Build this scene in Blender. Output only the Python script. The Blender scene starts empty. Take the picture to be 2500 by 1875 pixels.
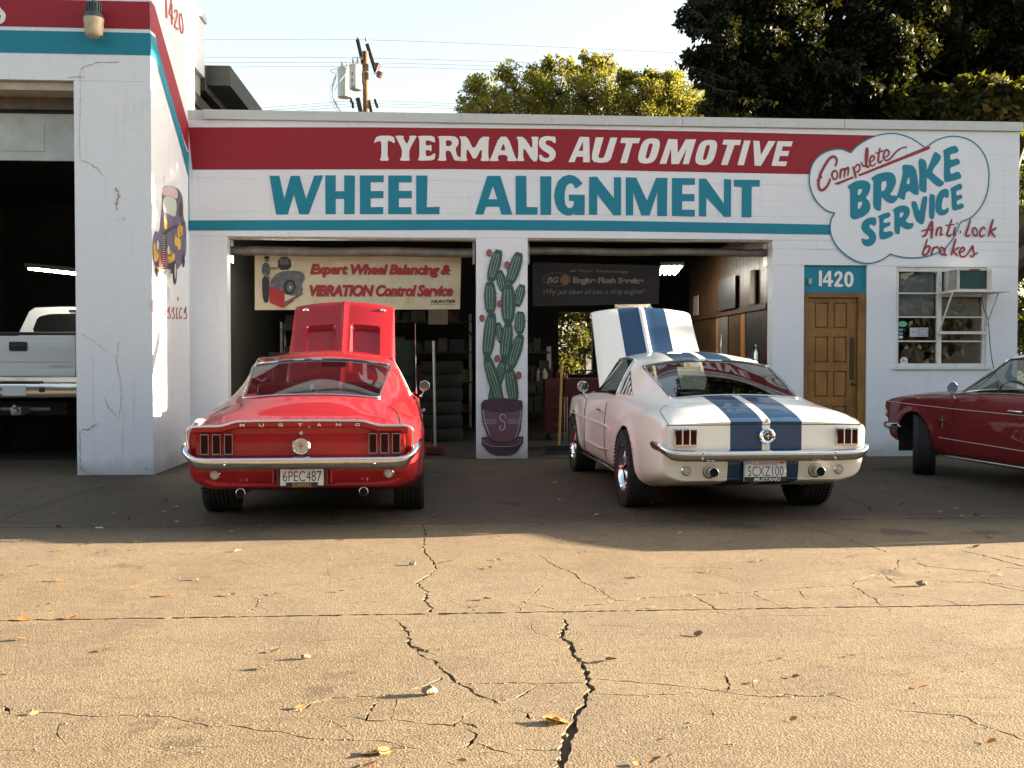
import bpy, bmesh, math, random
from math import sin, cos, pi, radians, tan, atan2, sqrt
from mathutils import Vector, Matrix, noise
from mathutils.geometry import tessellate_polygon, delaunay_2d_cdt

random.seed(7)
scene = bpy.context.scene
COL = scene.collection

# ------------------------------------------------------------------ camera
CAM_H, CAM_F = 1.21, 2445.0
PSI, TH = radians(3.6), radians(1.266)
cam_d = bpy.data.cameras.new('camera'); cam = bpy.data.objects.new('camera', cam_d); COL.objects.link(cam)
cam.location = (0, 0, CAM_H)
cam.rotation_euler = (pi/2 - TH, 0, -PSI)
cam_d.sensor_width = 36.0; cam_d.lens = CAM_F/2500*36.0
cam_d.clip_start = 0.1; cam_d.clip_end = 3000
scene.camera = cam

# ------------------------------------------------------------------ light
SUN_EL, SUN_AZ = radians(10.0), radians(5.6)          # azimuth from +x towards +y
SDIR = Vector((cos(SUN_EL)*cos(SUN_AZ), cos(SUN_EL)*sin(SUN_AZ), sin(SUN_EL)))
world = bpy.data.worlds.new('World'); scene.world = world; world.use_nodes = True
wn = world.node_tree; wn.nodes.clear()
wo = wn.nodes.new('ShaderNodeOutputWorld'); wb = wn.nodes.new('ShaderNodeBackground'); ws = wn.nodes.new('ShaderNodeTexSky')
ws.sky_type = 'NISHITA'; ws.sun_disc = False
ws.sun_elevation = SUN_EL; ws.sun_rotation = pi/2 - SUN_AZ
ws.air_density = 1.2; ws.dust_density = 1.8; ws.ozone_density = 1.0
wb.inputs['Strength'].default_value = 0.05
wh_ = wn.nodes.new('ShaderNodeHueSaturation'); wh_.inputs['Saturation'].default_value = 0.62; wh_.inputs['Value'].default_value = 1.06
wn.links.new(ws.outputs[0], wh_.inputs['Color']); wn.links.new(wh_.outputs[0], wb.inputs['Color']); wn.links.new(wb.outputs[0], wo.inputs['Surface'])
sun_d = bpy.data.lights.new('sun', 'SUN'); sun_d.energy = 5.0; sun_d.angle = radians(0.5); sun_d.color = (1.0, 0.83, 0.60)
sun = bpy.data.objects.new('sun', sun_d); COL.objects.link(sun)
sun.rotation_euler = SDIR.to_track_quat('Z', 'Y').to_euler(); sun.location = (20, 8, 20)
scene.view_settings.view_transform = 'Standard'
try: scene.view_settings.look = 'None'
except Exception: pass
scene.view_settings.gamma = 1.0; scene.view_settings.use_curve_mapping = False
scene.view_settings.exposure = 3.3

# camera maths: a traced point of the photograph is carried on to a known wall, floor or side plane
_F = Vector((sin(PSI)*cos(TH), cos(PSI)*cos(TH), -sin(TH))); _R = Vector((cos(PSI), -sin(PSI), 0)); _U = _R.cross(_F)
_C = Vector((0, 0, CAM_H))
def ray(x, y): return _F + _R*((x-1250)/CAM_F) - _U*((y-937.5)/CAM_F)
def onY(x, y, Y): d = ray(x, y); return _C + d*(Y/d.y)
def onX(x, y, X): d = ray(x, y); return _C + d*(X/d.x)
def onG(x, y, z=0.0): d = ray(x, y); return _C + d*((z-CAM_H)/d.z)

# ------------------------------------------------------------------ materials
MATS = {}
def nodes_of(name):
    m = bpy.data.materials.new(name); m.use_nodes = True
    nt = m.node_tree; b = nt.nodes['Principled BSDF']
    return m, nt, b
def N(nt, t, **kw):
    n = nt.nodes.new(t)
    for k, v in kw.items():
        if k.startswith('_'): setattr(n, k[1:], v)
        else: n.inputs[k].default_value = v
    return n
def L(nt, a, b): nt.links.new(a, b)
def ramp(nt, fac, stops):
    r = nt.nodes.new('ShaderNodeValToRGB'); els = r.color_ramp.elements
    while len(els) < len(stops): els.new(0.5)
    for e, (p, c) in zip(els, stops):
        e.position = p; e.color = (c[0], c[1], c[2], 1) if hasattr(c, '__len__') else (c, c, c, 1)
    L(nt, fac, r.inputs[0]); return r.outputs[0]
def mixc(nt, fac, a, b, mode='MIX'):
    m = nt.nodes.new('ShaderNodeMix'); m.data_type = 'RGBA'; m.blend_type = mode
    if isinstance(fac, (int, float)): m.inputs[0].default_value = fac
    else: L(nt, fac, m.inputs[0])
    for v, i in ((a, 6), (b, 7)):
        if hasattr(v, 'is_output'): L(nt, v, m.inputs[i])
        else: m.inputs[i].default_value = (v[0], v[1], v[2], 1)
    return m.outputs[2]
def coords(nt, scale=(1, 1, 1), out='Object'):
    tc = nt.nodes.new('ShaderNodeTexCoord'); mp = nt.nodes.new('ShaderNodeMapping'); mp.inputs['Scale'].default_value = scale
    L(nt, tc.outputs[out], mp.inputs[0]); return mp.outputs[0]
def noise_t(nt, co, scale, detail=4, rough=0.55, dist=0.0):
    n = N(nt, 'ShaderNodeTexNoise', Scale=scale, Detail=detail, Roughness=rough, Distortion=dist); L(nt, co, n.inputs['Vector']); return n.outputs['Fac']
def bump(nt, b, h, strength, dist=0.01):
    n = N(nt, 'ShaderNodeBump', Strength=strength, Distance=dist); L(nt, h, n.inputs['Height']); L(nt, n.outputs[0], b.inputs['Normal'])
def mat(name, col, rough=0.5, metal=0.0, var=0.0, vscale=8.0, bmp=0.0, bscale=60.0, coat=0.0, spec=0.5, emit=None, dirt=None, dscale=2.0, stretch=(1, 1, 1)):
    if name in MATS: return MATS[name]
    m, nt, b = nodes_of(name)
    b.inputs['Roughness'].default_value = rough; b.inputs['Metallic'].default_value = metal
    b.inputs['Specular IOR Level'].default_value = spec
    b.inputs['Coat Weight'].default_value = coat; b.inputs['Coat Roughness'].default_value = 0.03
    co = coords(nt, stretch)
    c = None
    if var > 0:
        n = noise_t(nt, co, vscale)
        lo = [max(0, x*(1-var)) for x in col]; hi = [min(1, x*(1+var)) for x in col]
        c = ramp(nt, n, [(0.3, lo), (0.7, hi)])
    if dirt:
        n2 = noise_t(nt, co, dscale, 8, 0.7)
        f = ramp(nt, n2, [(0.5, 0.0), (0.78, 1.0)])
        c = mixc(nt, f, c if c is not None else col, dirt)
    if c is None: b.inputs['Base Color'].default_value = (*col, 1)
    else: L(nt, c, b.inputs['Base Color'])
    if bmp > 0: bump(nt, b, noise_t(nt, co, bscale, 3), bmp)
    if emit: b.inputs['Emission Color'].default_value = (*emit[0], 1); b.inputs['Emission Strength'].default_value = emit[1]
    MATS[name] = m; return m

def painted_block(name, col, dirtamt=0.35, gloss=0.55):
    m, nt, b = nodes_of(name)
    co = coords(nt)
    n1 = noise_t(nt, co, 0.9, 5); n2 = noise_t(nt, co, 26, 5, .7); n3 = noise_t(nt, co, 3.2, 9, .75, .6)
    c = mixc(nt, ramp(nt, n1, [(0.35, 0.0), (0.7, 0.16)]), col, [x*.78 for x in col])
    # dark specks and fine dirty veins
    f = ramp(nt, n3, [(0.63, 0.0), (0.72, dirtamt)])
    c = mixc(nt, f, c, (0.22*col[0]+.08, 0.2*col[1]+.07, 0.17*col[2]+.06))
    # streaks running down
    cs = coords(nt, (7, 7, 0.35)); ns = noise_t(nt, cs, 2.0, 6, .6)
    c = mixc(nt, ramp(nt, ns, [(0.56, 0.0), (0.8, dirtamt*.6)]), c, (0.35*col[0]+.06, .34*col[1]+.06, .32*col[2]+.05))
    # splash dirt along the foot of the wall, faded block joints showing through the paint
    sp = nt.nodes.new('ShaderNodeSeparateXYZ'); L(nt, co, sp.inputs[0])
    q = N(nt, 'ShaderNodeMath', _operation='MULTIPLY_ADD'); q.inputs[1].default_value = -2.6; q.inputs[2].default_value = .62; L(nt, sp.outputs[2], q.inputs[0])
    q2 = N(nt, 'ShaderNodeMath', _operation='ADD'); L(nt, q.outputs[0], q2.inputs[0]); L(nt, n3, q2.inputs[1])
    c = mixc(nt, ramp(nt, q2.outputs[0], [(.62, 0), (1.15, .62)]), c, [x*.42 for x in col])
    dv = N(nt, 'ShaderNodeMath', _operation='MODULO'); L(nt, sp.outputs[2], dv.inputs[0]); dv.inputs[1].default_value = .2032
    c = mixc(nt, ramp(nt, dv.outputs[0], [(0.0, .05), (.012, 0)]), c, [x*.55 for x in col])
    # hand painted unevenness and small worn chips
    cbz = coords(nt, (2.2, 2.2, 16)); c = mixc(nt, ramp(nt, noise_t(nt, cbz, 2.4, 6, .7), [(.40, .14), (.62, 0)]), c, [x*.72 for x in col])
    if col[0] < .5 or col[1] < .3: c = mixc(nt, ramp(nt, noise_t(nt, co, 14, 8, .8, .4), [(.66, 0), (.70, .5)]), c, [.5*x+.22 for x in col])
    L(nt, c, b.inputs['Base Color'])
    b.inputs['Roughness'].default_value = gloss; b.inputs['Specular IOR Level'].default_value = 0.3
    ad = N(nt, 'ShaderNodeMath', _operation='ADD'); L(nt, n2, ad.inputs[0]); L(nt, noise_t(nt, co, 90, 3), ad.inputs[1])
    bump(nt, b, ad.outputs[0], 0.35, 0.006)
    MATS[name] = m; return m

WHITE = painted_block('white_block_paint', (0.70, 0.725, 0.775))
STUCCO = painted_block('white_stucco_paint', (0.68, 0.71, 0.76), 0.6)
REDP = painted_block('red_sign_paint', (0.26, 0.012, 0.022), 0.25)
TEALP = painted_block('teal_sign_paint', (0.010, 0.195, 0.285), 0.10)
WLET = painted_block('white_sign_paint', (0.74, 0.73, 0.72), 0.3)
COPING = painted_block('coping_grey_paint', (0.52, 0.54, 0.54), 0.6)
MAROON = mat('maroon_script_paint', (0.24, 0.016, 0.028), .5, var=.12)
BLACK = mat('black_paint', (0.012, 0.012, 0.013), .45)
DARK = mat('dark_grime', (0.03, 0.028, 0.026), .9, var=.4)
RUBBER = mat('tyre_rubber', (0.018, 0.018, 0.018), .78, var=.25, vscale=20, bmp=.2, bscale=180)
CHROME = mat('chrome', (0.78, 0.79, 0.80), .06, 1.0)
CHROME2 = mat('worn_chrome', (0.62, 0.62, 0.62), .16, 1.0)
STEEL = mat('grey_steel', (0.35, 0.35, 0.34), .4, .8, var=.2, vscale=6)
WHITEP = mat('white_gloss_paint', (0.62, 0.62, 0.60), .35, var=.05)
CREAM = mat('cream_metal', (0.55, 0.53, 0.46), .5, var=.15, vscale=5, dirt=(.3, .27, .2), dscale=3)
WOODY = mat('yellow_wood_handle', (0.45, 0.28, 0.06), .5, var=.2)

def glass_mat(name, tint=(0.7, 0.75, 0.73), rough=0.0, ior=1.5):
    m = bpy.data.materials.new(name); m.use_nodes = True; nt = m.node_tree; nt.nodes.clear()
    o = nt.nodes.new('ShaderNodeOutputMaterial'); mx = nt.nodes.new('ShaderNodeMixShader')
    tr = N(nt, 'ShaderNodeBsdfTransparent'); tr.inputs[0].default_value = (*tint, 1)
    gl = N(nt, 'ShaderNodeBsdfGlossy', Roughness=rough); gl.inputs[0].default_value = (.95, .95, .95, 1)
    lw = N(nt, 'ShaderNodeLayerWeight', Blend=.5); pw_ = N(nt, 'ShaderNodeMath', _operation='POWER'); pw_.inputs[1].default_value = 5.0; L(nt, lw.outputs['Facing'], pw_.inputs[0])
    r0 = ((ior-1)/(ior+1))**2*2; fr = N(nt, 'ShaderNodeMath', _operation='MULTIPLY_ADD'); L(nt, pw_.outputs[0], fr.inputs[0]); fr.inputs[1].default_value = 1-r0; fr.inputs[2].default_value = r0
    L(nt, fr.outputs[0], mx.inputs[0]); L(nt, tr.outputs[0], mx.inputs[1]); L(nt, gl.outputs[0], mx.inputs[2]); L(nt, mx.outputs[0], o.inputs[0])
    MATS[name] = m; return m
GLASS = glass_mat('car_glass', (0.58, 0.63, 0.60), 0.0, 1.85)
GLASS2 = glass_mat('tinted_car_glass', (0.36, 0.38, 0.34), 0.0, 1.75)
WINGLASS = glass_mat('window_glass', (0.8, 0.82, 0.8), 0.01, 1.5)

def carpaint(name, col, stripe=None, flake=0.0):
    m, nt, b = nodes_of(name)
    co = coords(nt)
    c = mixc(nt, ramp(nt, noise_t(nt, co, 3, 4), [(.3, 0.0), (.7, .12)]), col, [x*.8 for x in col])
    if stripe:
        sx = nt.nodes.new('ShaderNodeSeparateXYZ'); L(nt, co, sx.inputs[0])
        ab = N(nt, 'ShaderNodeMath', _operation='ABSOLUTE'); L(nt, sx.outputs[0], ab.inputs[0])
        g1 = N(nt, 'ShaderNodeMath', _operation='GREATER_THAN'); g1.inputs[1].default_value = 0.030; L(nt, ab.outputs[0], g1.inputs[0])
        g2 = N(nt, 'ShaderNodeMath', _operation='LESS_THAN'); g2.inputs[1].default_value = 0.272; L(nt, ab.outputs[0], g2.inputs[0])
        mu = N(nt, 'ShaderNodeMath', _operation='MULTIPLY'); L(nt, g1.outputs[0], mu.inputs[0]); L(nt, g2.outputs[0], mu.inputs[1])
        c = mixc(nt, mu.outputs[0], c, stripe)
    L(nt, c, b.inputs['Base Color'])
    b.inputs['Roughness'].default_value = 0.5; b.inputs['Specular IOR Level'].default_value = .2; b.inputs['Coat Weight'].default_value = .8; b.inputs['Coat Roughness'].default_value = 0.02
    b.inputs['Metallic'].default_value = flake
    n = noise_t(nt, co, 14, 3); bump(nt, b, n, 0.012, 0.01)
    MATS[name] = m; return m
RED67 = carpaint('bright_red_car_paint', (0.29, 0.005, 0.010))
WHITE65 = carpaint('white_car_paint_blue_stripes', (0.82, 0.79, 0.72), (0.008, 0.042, 0.105))
RED65 = carpaint('dark_red_car_paint', (0.13, 0.005, 0.008))
TRUCKW = carpaint('white_truck_paint', (0.66, 0.67, 0.69))

# ------------------------------------------------------------------ object helpers
def tag(o, label=None, cat=None, group=None, kind=None):
    if label: o['label'] = label
    if cat: o['category'] = cat
    if group: o['group'] = group
    if kind: o['kind'] = kind
    return o
def empty(name, loc=(0, 0, 0), rz=0.0, label=None, cat=None, group=None, kind=None):
    o = bpy.data.objects.new(name, None); o.empty_display_size = .2; COL.objects.link(o)
    o.location = loc; o.rotation_euler = (0, 0, rz)
    return tag(o, label, cat, group, kind)
def root_matrix(o):
    if o is None: return Matrix.Identity(4)
    m = Matrix.Translation(o.location) @ o.rotation_euler.to_matrix().to_4x4()
    return root_matrix(o.parent) @ m if o.parent else m
class MB:
    """collects shapes; build() links them as ONE mesh object"""
    def __init__(s): s.v = []; s.f = []; s.m = []; s.cur = 0
    def add(s, vs, fs, mi=None):
        b = len(s.v); s.v += [Vector(v) for v in vs]; s.f += [[b+i for i in f] for f in fs]; s.m += [s.cur if mi is None else mi]*len(fs); return s
    def box(s, x0, x1, y0, y1, z0, z1, bev=0.0, M=None):
        if bev <= 0:
            vs = [(x, y, z) for z in (z0, z1) for y in (y0, y1) for x in (x0, x1)]
            fs = [(0, 2, 3, 1), (4, 5, 7, 6), (0, 1, 5, 4), (2, 6, 7, 3), (0, 4, 6, 2), (1, 3, 7, 5)]
        else:
            bm = bmesh.new(); bmesh.ops.create_cube(bm, size=1)
            for v in bm.verts: v.co = Vector(((x0+x1)/2+v.co.x*(x1-x0), (y0+y1)/2+v.co.y*(y1-y0), (z0+z1)/2+v.co.z*(z1-z0)))
            bmesh.ops.bevel(bm, geom=bm.edges[:], offset=bev, segments=2, affect='EDGES', profile=.6)
            vs = [v.co.copy() for v in bm.verts]; fs = [[v.index for v in f.verts] for f in bm.faces]; bm.free()
        if M is not None: vs = [M @ Vector(v) for v in vs]
        return s.add(vs, fs)
    def tube(s, pts, r, n=8, caps=True, closed=False):
        pts = [Vector(p) for p in pts]; rs = r if hasattr(r, '__len__') else [r]*len(pts)
        k = len(pts); vs = []; prev = None
        for i, p in enumerate(pts):
            a = pts[(i-1) % k] if (i > 0 or closed) else p; b = pts[(i+1) % k] if (i < k-1 or closed) else p
            t = (b-a).normalized() if (b-a).length > 1e-9 else Vector((0, 0, 1))
            if prev is None: u = t.orthogonal().normalized()
            else:
                u = prev - t*prev.dot(t); u = u.normalized() if u.length > 1e-6 else t.orthogonal().normalized()
            prev = u; w = t.cross(u)
            vs += [p + (u*cos(2*pi*j/n)+w*sin(2*pi*j/n))*rs[i] for j in range(n)]
        fs = []
        for i in range(k if closed else k-1):
            for j in range(n):
                a, b = i*n+j, i*n+(j+1) % n; c, d = ((i+1) % k)*n+(j+1) % n, ((i+1) % k)*n+j
                fs.append((a, b, c, d))
        if caps and not closed: fs += [list(range(n))[::-1], [(k-1)*n+j for j in range(n)]]
        return s.add(vs, fs)
    def cyl(s, p0, p1, r0, r1=None, n=16): return s.tube([p0, p1], [r0, r0 if r1 is None else r1], n)
    def lathe(s, prof, origin=(0, 0, 0), axis='z', n=24, M=None, closed=False):
        """prof: list of (r, h)"""
        vs = []
        for (r, h) in prof:
            for j in range(n):
                a = 2*pi*j/n
                if axis == 'z': v = Vector((r*cos(a), r*sin(a), h))
                elif axis == 'x': v = Vector((h, r*cos(a), r*sin(a)))
                else: v = Vector((r*cos(a), h, r*sin(a)))
                vs.append(v)
        k = len(prof); fs = []
        for i in range(k-1 + (1 if closed else 0)):
            for j in range(n):
                fs.append((i*n+j, i*n+(j+1) % n, ((i+1) % k)*n+(j+1) % n, ((i+1) % k)*n+j))
        vs = [(M @ v if M is not None else v)+Vector(origin) for v in vs]
        return s.add(vs, fs)
    def ball(s, c, r, n=12, m=8, sq=(1, 1, 1), M=None):
        prof = [(max(1e-4, r*sin(pi*i/m)), -r*cos(pi*i/m)) for i in range(m+1)]
        vs = []; c = Vector(c)
        for (rr, h) in prof:
            for j in range(n): vs.append(Vector((rr*cos(2*pi*j/n)*sq[0], rr*sin(2*pi*j/n)*sq[1], h*sq[2])))
        if M is not None: vs = [M @ v for v in vs]
        fs = [(i*n+j, i*n+(j+1) % n, (i+1)*n+(j+1) % n, (i+1)*n+j) for i in range(m) for j in range(n)]
        return s.add([v+c for v in vs], fs)
    def poly(s, loops, fn, thick=0.0):
        """flat polygon with holes; loops of 2D points, fn maps 2D -> 3D (and optional lift)"""
        L3 = [[Vector((p[0], p[1], 0)) for p in lp] for lp in loops]
        tris = tessellate_polygon(L3); flat = [p for lp in L3 for p in lp]
        vs = [fn(p.x, p.y) for p in flat]
        return s.add(vs, [tuple(t) for t in tris])
    def prism(s, loop, fn0, fn1):
        """closed outline extruded between two mappings"""
        n = len(loop); tris = tessellate_polygon([[Vector((p[0], p[1], 0)) for p in loop]])
        vs = [fn0(*p) for p in loop]+[fn1(*p) for p in loop]
        fs = [tuple(t) for t in tris]+[tuple(n+i for i in t[::-1]) for t in tris]+[(i, (i+1) % n, n+(i+1) % n, n+i) for i in range(n)]
        return s.add(vs, fs)
    def ribbon(s, pts, w, fn, closed=False):
        pts = [Vector((p[0], p[1])) for p in pts]; k = len(pts); vs = []
        ws = w if hasattr(w, '__len__') else [w]*k
        for i, p in enumerate(pts):
            a = pts[(i-1) % k] if (i > 0 or closed) else p; b = pts[(i+1) % k] if (i < k-1 or closed) else p
            t = (b-a); t = t.normalized() if t.length > 1e-9 else Vector((1, 0)); nrm = Vector((-t.y, t.x))
            vs += [fn(*(p+nrm*ws[i]/2)), fn(*(p-nrm*ws[i]/2))]
        fs = [(2*i, 2*i+1, 2*((i+1) % k)+1, 2*((i+1) % k)) for i in range(k if closed else k-1)]
        return s.add(vs, fs)
    def build(s, name, mats, parent=None, smooth=None, world=False, hide=False):
        me = bpy.data.meshes.new(name); vs = s.v
        if world and parent is not None:
            inv = root_matrix(parent).inverted(); vs = [inv @ v for v in vs]
        me.from_pydata([tuple(v) for v in vs], [], [tuple(f) for f in s.f])
        if not isinstance(mats, (list, tuple)): mats = [mats]
        for m in mats: me.materials.append(m)
        if len(mats) > 1: me.polygons.foreach_set('material_index', [min(i, len(mats)-1) for i in s.m])
        bm = bmesh.new(); bm.from_mesh(me); bmesh.ops.recalc_face_normals(bm, faces=bm.faces); bm.to_mesh(me); bm.free()
        me.update()
        if smooth is not None:
            me.polygons.foreach_set('use_smooth', [True]*len(me.polygons)); me.set_sharp_from_angle(angle=radians(smooth))
        o = bpy.data.objects.new(name, me); COL.objects.link(o)
        if parent is not None: o.parent = parent
        return o
def one(name, mats, label, cat, mb, group=None, kind=None, smooth=None, world=True):
    o = mb.build(name, mats, None, smooth); tag(o, label, cat, group, kind); return o
def linked(name, me, parent, loc=(0, 0, 0), rot=(0, 0, 0), sc=(1, 1, 1)):
    o = bpy.data.objects.new(name, me); COL.objects.link(o); o.location = loc; o.rotation_euler = rot; o.scale = sc
    if parent is not None: o.parent = parent
    return o
def clone(o, parent=None):
    c = o.copy(); COL.objects.link(c); c.parent = parent
    for ch in list(o.children): clone(ch, c)
    return c
def smoothline(pts, n=5, closed=False):
    P = [Vector(p) for p in pts]; k = len(P); out = []
    for i in range(k if closed else k-1):
        p0 = P[(i-1) % k] if (i > 0 or closed) else P[0]; p1 = P[i]; p2 = P[(i+1) % k]; p3 = P[(i+2) % k] if (i+2 < k or closed) else P[-1]
        for j in range(n):
            t = j/n; out.append(.5*((2*p1)+(-p0+p2)*t+(2*p0-5*p1+4*p2-p3)*t*t+(-p0+3*p1-3*p2+p3)*t**3))
    if not closed: out.append(P[-1])
    return out
def chaikin(lp, it=1, q=.25):
    for _ in range(it):
        o = []; k = len(lp)
        for i in range(k):
            a, b = lp[i], lp[(i+1) % k]
            o += [(a[0]*(1-q)+b[0]*q, a[1]*(1-q)+b[1]*q), (a[0]*q+b[0]*(1-q), a[1]*q+b[1]*(1-q))]
        lp = o
    return lp
_tc = {}
def text_geo(s, bold=0.0, shear=0.0, space=1.0, extrude=0.0):
    key = (s, bold, shear, space, extrude)
    if key in _tc: return _tc[key]
    cu = bpy.data.curves.new('t', 'FONT'); cu.body = s; cu.size = 1; cu.offset = bold; cu.shear = shear; cu.space_character = space; cu.extrude = extrude; cu.resolution_u = 4
    o = bpy.data.objects.new('t', cu); COL.objects.link(o); bpy.context.view_layer.update()
    me = bpy.data.meshes.new_from_object(o.evaluated_get(bpy.context.evaluated_depsgraph_get()))
    vs = [v.co.copy() for v in me.vertices]; fs = [list(p.vertices) for p in me.polygons]
    bpy.data.objects.remove(o); bpy.data.curves.remove(cu); bpy.data.meshes.remove(me)
    _tc[key] = (vs, fs); return vs, fs
def put_text(mb, s, fn, bold=0.0, shear=0.0, space=1.0, fit=True):
    """text fitted into the unit square, fn(u, v) -> 3D"""
    vs, fs = text_geo(s, bold, shear, space)
    x0 = min(v.x for v in vs); x1 = max(v.x for v in vs); y0 = min(v.y for v in vs); y1 = max(v.y for v in vs)
    return mb.add([fn((v.x-x0)/(x1-x0), (v.y-y0)/(y1-y0)) for v in vs], fs)
def quad_fn(p00, p10, p01, p11):
    a, b, c, d = map(Vector, (p00, p10, p01, p11))
    return lambda u, v: a*(1-u)*(1-v)+b*u*(1-v)+c*(1-u)*v+d*u*v
# ------------------------------------------------------------------ ground: slabs with real joints and cracks
FY = 12.48            # front plane of the long wall
def concrete_mat(nm='worn_concrete', k=1.0):
    m, nt, b = nodes_of(nm)
    co = coords(nt)
    n1 = noise_t(nt, co, 0.55, 6, .6); n2 = noise_t(nt, co, 5, 8, .7); n3 = noise_t(nt, co, 110, 4, .7); n4 = noise_t(nt, co, 38, 5, .7)
    c = ramp(nt, n1, [(.3, (.205, .165, .115)), (.55, (.255, .21, .145)), (.75, (.30, .25, .18))])
    c = mixc(nt, ramp(nt, n2, [(.45, 0), (.75, .45)]), c, (.20, .16, .115))
    c = mixc(nt, ramp(nt, noise_t(nt, co, 1.7, 9, .75, .5), [(.47, 0), (.60, .55)]), c, (.14, .11, .085))
    c = mixc(nt, ramp(nt, noise_t(nt, coords(nt, (.35, 1, 1)), 11, 7, .75), [(.52, 0), (.64, .6)]), c, (.10, .08, .06))
    c = mixc(nt, ramp(nt, noise_t(nt, co, .38, 4, .6), [(.46, 0), (.62, .40)]), c, (.21, .185, .16))
    # broad tyre-worn bands running along the kerb side
    cb = coords(nt, (.06, 1.6, 1)); nb = noise_t(nt, cb, 1.3, 5, .6)
    c = mixc(nt, ramp(nt, nb, [(.52, 0), (.72, .42)]), c, (.16, .125, .085))
    vo = N(nt, 'ShaderNodeTexVoronoi', Scale=120.0); L(nt, co, vo.inputs['Vector'])
    c = mixc(nt, ramp(nt, vo.outputs['Distance'], [(.0, .55), (.28, 0)]), c, (.12, .10, .08))
    c = mixc(nt, ramp(nt, n3, [(.33, .85), (.5, 0)]), c, (.10, .08, .06))
    c = mixc(nt, ramp(nt, noise_t(nt, co, 52, 5, .8), [(.36, .7), (.5, 0)]), c, (.12, .09, .06))
    c = mixc(nt, ramp(nt, n3, [(.56, 0), (.7, .75)]), c, (.46, .38, .28))
    c = mixc(nt, ramp(nt, noise_t(nt, co, 24, 9, .85), [(.40, .65), (.50, 0)]), c, (.13, .105, .08))
    c = mixc(nt, ramp(nt, noise_t(nt, co, 30, 9, .85, .3), [(.53, 0), (.64, .5)]), c, (.44, .37, .28))
    # oil spots
    v2 = N(nt, 'ShaderNodeTexVoronoi', Scale=.9); L(nt, co, v2.inputs['Vector'])
    ns = noise_t(nt, co, 3.0, 4, .6); md = N(nt, 'ShaderNodeMath', _operation='ADD'); L(nt, v2.outputs['Distance'], md.inputs[0]); L(nt, ns, md.inputs[1])
    c = mixc(nt, ramp(nt, md.outputs[0], [(.50, .55), (.60, 0)]), c, (.07, .055, .045))
    c = mixc(nt, 1.0, c, (.90, .82, .72), 'MULTIPLY')
    # shade in front of the bays put into the concrete colour
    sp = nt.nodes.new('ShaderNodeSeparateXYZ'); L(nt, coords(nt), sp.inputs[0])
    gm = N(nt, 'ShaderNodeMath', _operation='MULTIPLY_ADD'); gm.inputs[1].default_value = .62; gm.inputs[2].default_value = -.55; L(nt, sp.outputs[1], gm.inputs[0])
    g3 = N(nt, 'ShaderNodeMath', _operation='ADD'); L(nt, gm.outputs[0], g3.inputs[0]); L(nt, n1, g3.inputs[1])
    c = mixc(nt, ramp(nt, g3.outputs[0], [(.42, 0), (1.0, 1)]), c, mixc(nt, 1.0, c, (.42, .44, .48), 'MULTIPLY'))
    L(nt, c, b.inputs['Base Color']); b.inputs['Roughness'].default_value = .9; b.inputs['Specular IOR Level'].default_value = .25
    a1 = N(nt, 'ShaderNodeMath', _operation='MULTIPLY'); a1.inputs[1].default_value = .18; L(nt, n4, a1.inputs[0])
    a2 = N(nt, 'ShaderNodeMath', _operation='ADD'); L(nt, a1.outputs[0], a2.inputs[0]); L(nt, n3, a2.inputs[1])
    a3 = N(nt, 'ShaderNodeMath', _operation='ADD'); L(nt, a2.outputs[0], a3.inputs[0]); L(nt, noise_t(nt, co, 210, 2, .7), a3.inputs[1])
    a4 = N(nt, 'ShaderNodeMath', _operation='MULTIPLY_ADD'); L(nt, vo.outputs['Distance'], a4.inputs[0]); a4.inputs[1].default_value = .9; L(nt, a3.outputs[0], a4.inputs[2])
    bump(nt, b, a4.outputs[0], .42, .006)
    MATS['worn_concrete'] = m; return m
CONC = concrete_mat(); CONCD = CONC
CRACKDIRT = mat('crack_dirt', (.05, .037, .026), .95, var=.5, vscale=40)
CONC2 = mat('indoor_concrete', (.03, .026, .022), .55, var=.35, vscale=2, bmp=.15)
ASPH = mat('far_asphalt', (.06, .055, .05), .9, var=.3, vscale=1.5, bmp=.3)

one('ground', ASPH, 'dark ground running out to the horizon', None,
    MB().add([(-400, -200, -.06), (400, -200, -.06), (400, 900, -.06), (-400, 900, -.06)], [(0, 1, 2, 3)]), kind='structure')

C1 = (0, 1250, 1.7696); C2 = (1250, 1250, 1.7696)
def cg(cr, pts): return [onG(cr[0]+x/cr[2], cr[1]+y/cr[2]) for x, y in pts]
rc = random.Random(3)
CR = []      # (points, width m)
def crack(cr, pts, w, jag=1.0): CR.append(([ (p.x, p.y) for p in cg(cr, pts)], w, jag))
crack(C1, [(1825,50),(1838,100),(1828,130),(1836,180),(1860,205),(1885,240),(1860,270),(1828,290),(1795,305),(1850,345),(1832,380),(1862,415),(1850,452)], .017)
crack(C1, [(1705,465),(1740,490),(1765,540),(1775,580),(1830,620),(1880,650),(1935,700),(1970,730),(2070,790),(2165,830),(2262,790),(2322,745)], .015)
crack(C1, [(1770,570),(1800,590),(1850,605),(1878,618)], .03)
crack(C2, [(218,460),(240,490),(208,540),(262,575),(270,620),(300,650),(320,700),(325,740),(340,765),(315,810),(295,860),(260,910),(225,960),(240,1010),(225,1060),(205,1106),(195,1200)], .026)
crack(C2, [(262,905),(250,960),(236,1020),(225,1070),(200,1120)], .034)
crack(C1, [(1935,705),(1830,755),(1700,785),(1580,795),(1440,805),(1370,820),(1290,855),(1150,885),(1040,920)], .012)
crack(C1, [(-40,880),(40,870),(110,862),(230,865),(430,885),(560,875),(740,885),(850,912),(920,930),(1000,920),(1100,940),(1240,955),(1330,975),(1500,985),(1640,990),(1760,1015),(1830,1030)], .0075)
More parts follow.
